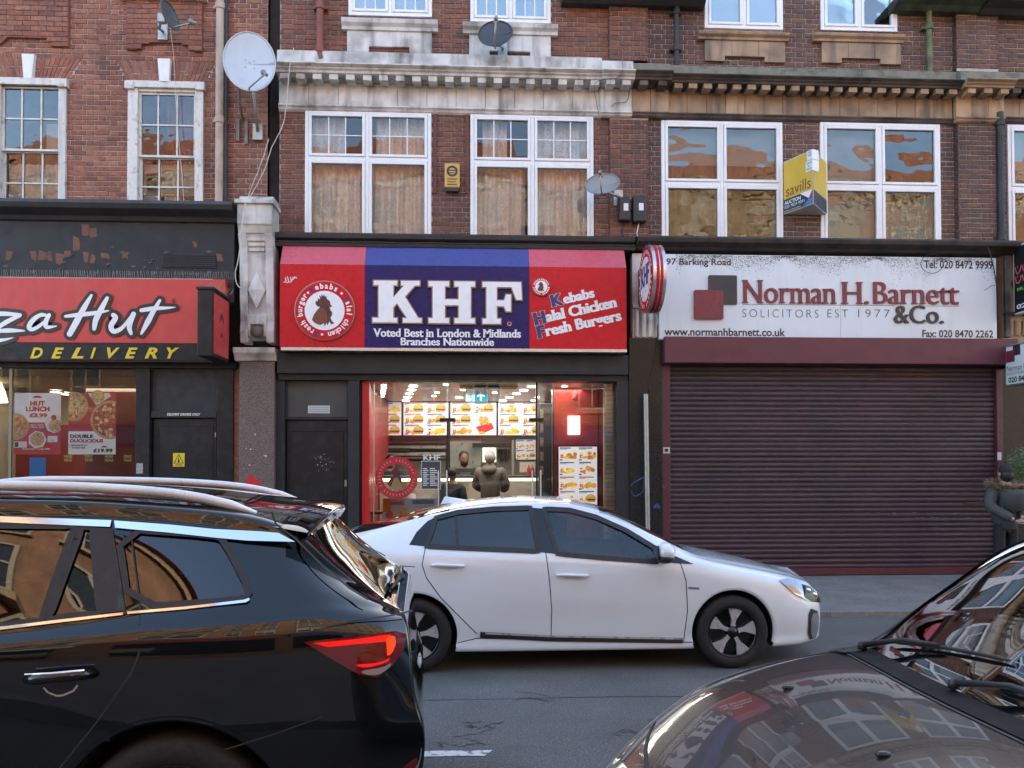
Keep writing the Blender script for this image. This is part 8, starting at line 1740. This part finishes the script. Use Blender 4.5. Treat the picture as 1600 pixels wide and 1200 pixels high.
ptri([(.58, zs), (.985, zs), (.86, zs-.11)], white_letter, .007); ptri([(.86, zs-.11), (.985, zs), (.985, zs-.13)], M('wedge_red', (.45, .03, .06), .5), .0075); ptri([(.68, zb+.012), (.86, zs-.11), (.985, zs-.13), (.985, zb+.012)], M('wedge_blue', (.05, .18, .42), .5), .007)
for (u0, u1, za, zb_) in ((.82, 1.0, zt-.14, zt+.0), (.78, 1.0, zt-.31, zt-.15)):
    A, B_ = Vector((xl, D-.02, 0)), Vector((xf, yr, 0)); dd = B_-A; n = Vector((dd.y, -dd.x, 0)).normalized(); q_ = [tuple(A+dd*u0+n*.012+Vector((0, 0, za))), tuple(A+dd*u1+n*.012+Vector((0, 0, za))), tuple(A+dd*u1+n*.012+Vector((0, 0, zb_))), tuple(A+dd*u0+n*.012+Vector((0, 0, zb_)))]
    e = [(xf+.11, yr+.05, za), (xf+.11, yr+.05, zb_)]; sl_ = MB().add(q_+e, [(0, 1, 2, 3), (1, 4, 5, 2)]).build('slip', white_letter, sb)
ptxt('FOR', .86, .96, zt-.05, zt-.02, ink, .015); ptxt('SALE', .86, .97, zt-.09, zt-.06, ink, .015); ptxt('TENANTS', .80, .98, zt-.20, zt-.17, ink, .015); ptxt('NOT', .85, .94, zt-.245, zt-.215, ink, .015); ptxt('AFFECTED', .80, .98, zt-.29, zt-.26, ink, .015)
# pipes
def pipe(label, px, t_, b_, w, mat, Y=D-.09, joints=(), foot=None):
    x = PX(px, (t_+b_)/2, Y); z0, z1 = PZ(b_, px, Y), PZ(t_, px, Y); r = w/2/104; t = thing('downpipe', label, 'pipe', (x, Y, z0)); MB().tube([(x, Y, z0), (x, Y, z1)] if not foot else [(x+foot, Y-.02, z0-.02), (x+foot*.3, Y-.01, z0+.06), (x, Y, z0+.16), (x, Y, z1)], r, 12).build('pipe_run', mat, t, smooth=True)
    for j in joints: z = PZ(j, px, Y); MB().lathe([(r, -.05), (r+.014, -.045), (r+.016, .03), (r+.008, .045), (r, .05)], 14, (x, Y, z)).build('collar', mat, t, smooth=True); MB().box(x-r-.05, x+r+.05, Y+.02, D-.002, z-.02, z+.02).build('pipe_clip', mat, t)
    return t
cream_p = M('cream_pipe_paint', (.52, .42, .33), .6, var=.2, scale=5, col2=(.34, .24, .17), mixscale=5, streak=.3, streakcol=(.2, .12, .08)); rust_p = M('red_oxide_pipe', (.22, .065, .04), .6, var=.2)
pipe('cream painted downpipe on the red brick building', 343.5, -60, 329, 12.5, cream_p, joints=(10, 188)); pipe('thin black downpipe beside the cream one', 353.5, -60, 331, 5, gutter_b)
pipe('red oxide downpipe ending on the white cornice', 500, -60, 93, 11, rust_p, D-.12, (78, 10), .03); pipe('black downpipe left of the tan apron panels', 1057, -60, 112, 8, gutter_b, D-.11, (18, 75)); pipe('moss stained green downpipe right of the tan apron panels', 1452, 8, 121, 9, M('green_stained_pipe', (.13, .15, .07), .7, var=.4, scale=6, col2=(.06, .06, .04), mixscale=5), D-.11, (42,)); pipe('thick black downpipe beside the far right window', 1563.5, 176, 384, 11, gutter_b, D-.12, (192, 372))
for (l, r, t_, b_, m_, lb_) in ((1408, 1545, -2, 13, gutter_g, 'green mossy eaves gutter at the top right'), (880, 1108, -12, 2, gutter_b, 'dark eaves gutter at the top between the two brown buildings'), (1545, 1720, 2, 20, gutter_b, 'blackened eaves cornice at the top right corner')):
    x0, x1, z0, z1 = RC(l, t_, r, b_, D-.35); t = thing('gutter', lb_, 'gutter', ((x0+x1)/2, D-.3, z0)); z0 += .10; z1 += .10; MB().mould([(D+.0, z0-.02), (D-.14, z0-.02), (D-.22, z0+.03), (D-.40, z0+.05), (D-.45, z1-.02), (D-.43, z1), (D, z1)], x0, x1).build('gutter_run', m_, t, bevel=.008)
# loose cables
def cable(label, pts, r, mat, Y):
    o = MB().tube([(P(a, b, Y)[0], Y+rng.uniform(-.01, .01), P(a, b, Y)[1]) for a, b in catmull(np.array(pts, float), 5)], r, 6).build('cable', mat, None, smooth='all'); return props(o, label, 'cable')
wc_ = M('white_cable', (.62, .58, .52), .6)
cable('white cable hanging from the cornice down to the stone pier', [(459, 75), (452, 110), (447, 168), (440, 200), (424, 232), (412, 268), (388, 312)], .006, wc_, D-.40); cable('shorter white cable slanting to the top of the stone pier', [(420, 217), (410, 250), (396, 285), (386, 312)], .006, wc_, D-.10); cable('white cable looping down the left side of the stone pier', [(383, 318), (378, 350), (374, 395), (368, 425), (369, 440), (374, 449), (381, 449), (382, 432), (377, 395), (380, 340), (384, 318)], .007, wc_, D-.47); cable('thin black cable dangling over the white frieze', [(1003, 20), (972, 70), (971, 118), (931, 128), (932, 160), (937, 190), (939, 240)], .004, black_letter, D-.42); cable('short black cable curling over the end of the white frieze', [(983, 138), (982, 152), (976, 160), (962, 161), (956, 166)], .005, black_letter, D-.13); cable('thin pale cable hanging down the sash window', [(266, 46), (271, 85), (276, 180), (283, 260), (288, 326)], .004, wc_, D-.1); cable('black cable running down the granite pier from the round sign', [(1028, 490), (1027, 530), (1021, 575), (1014, 612)], .008, black_letter, D-.19)
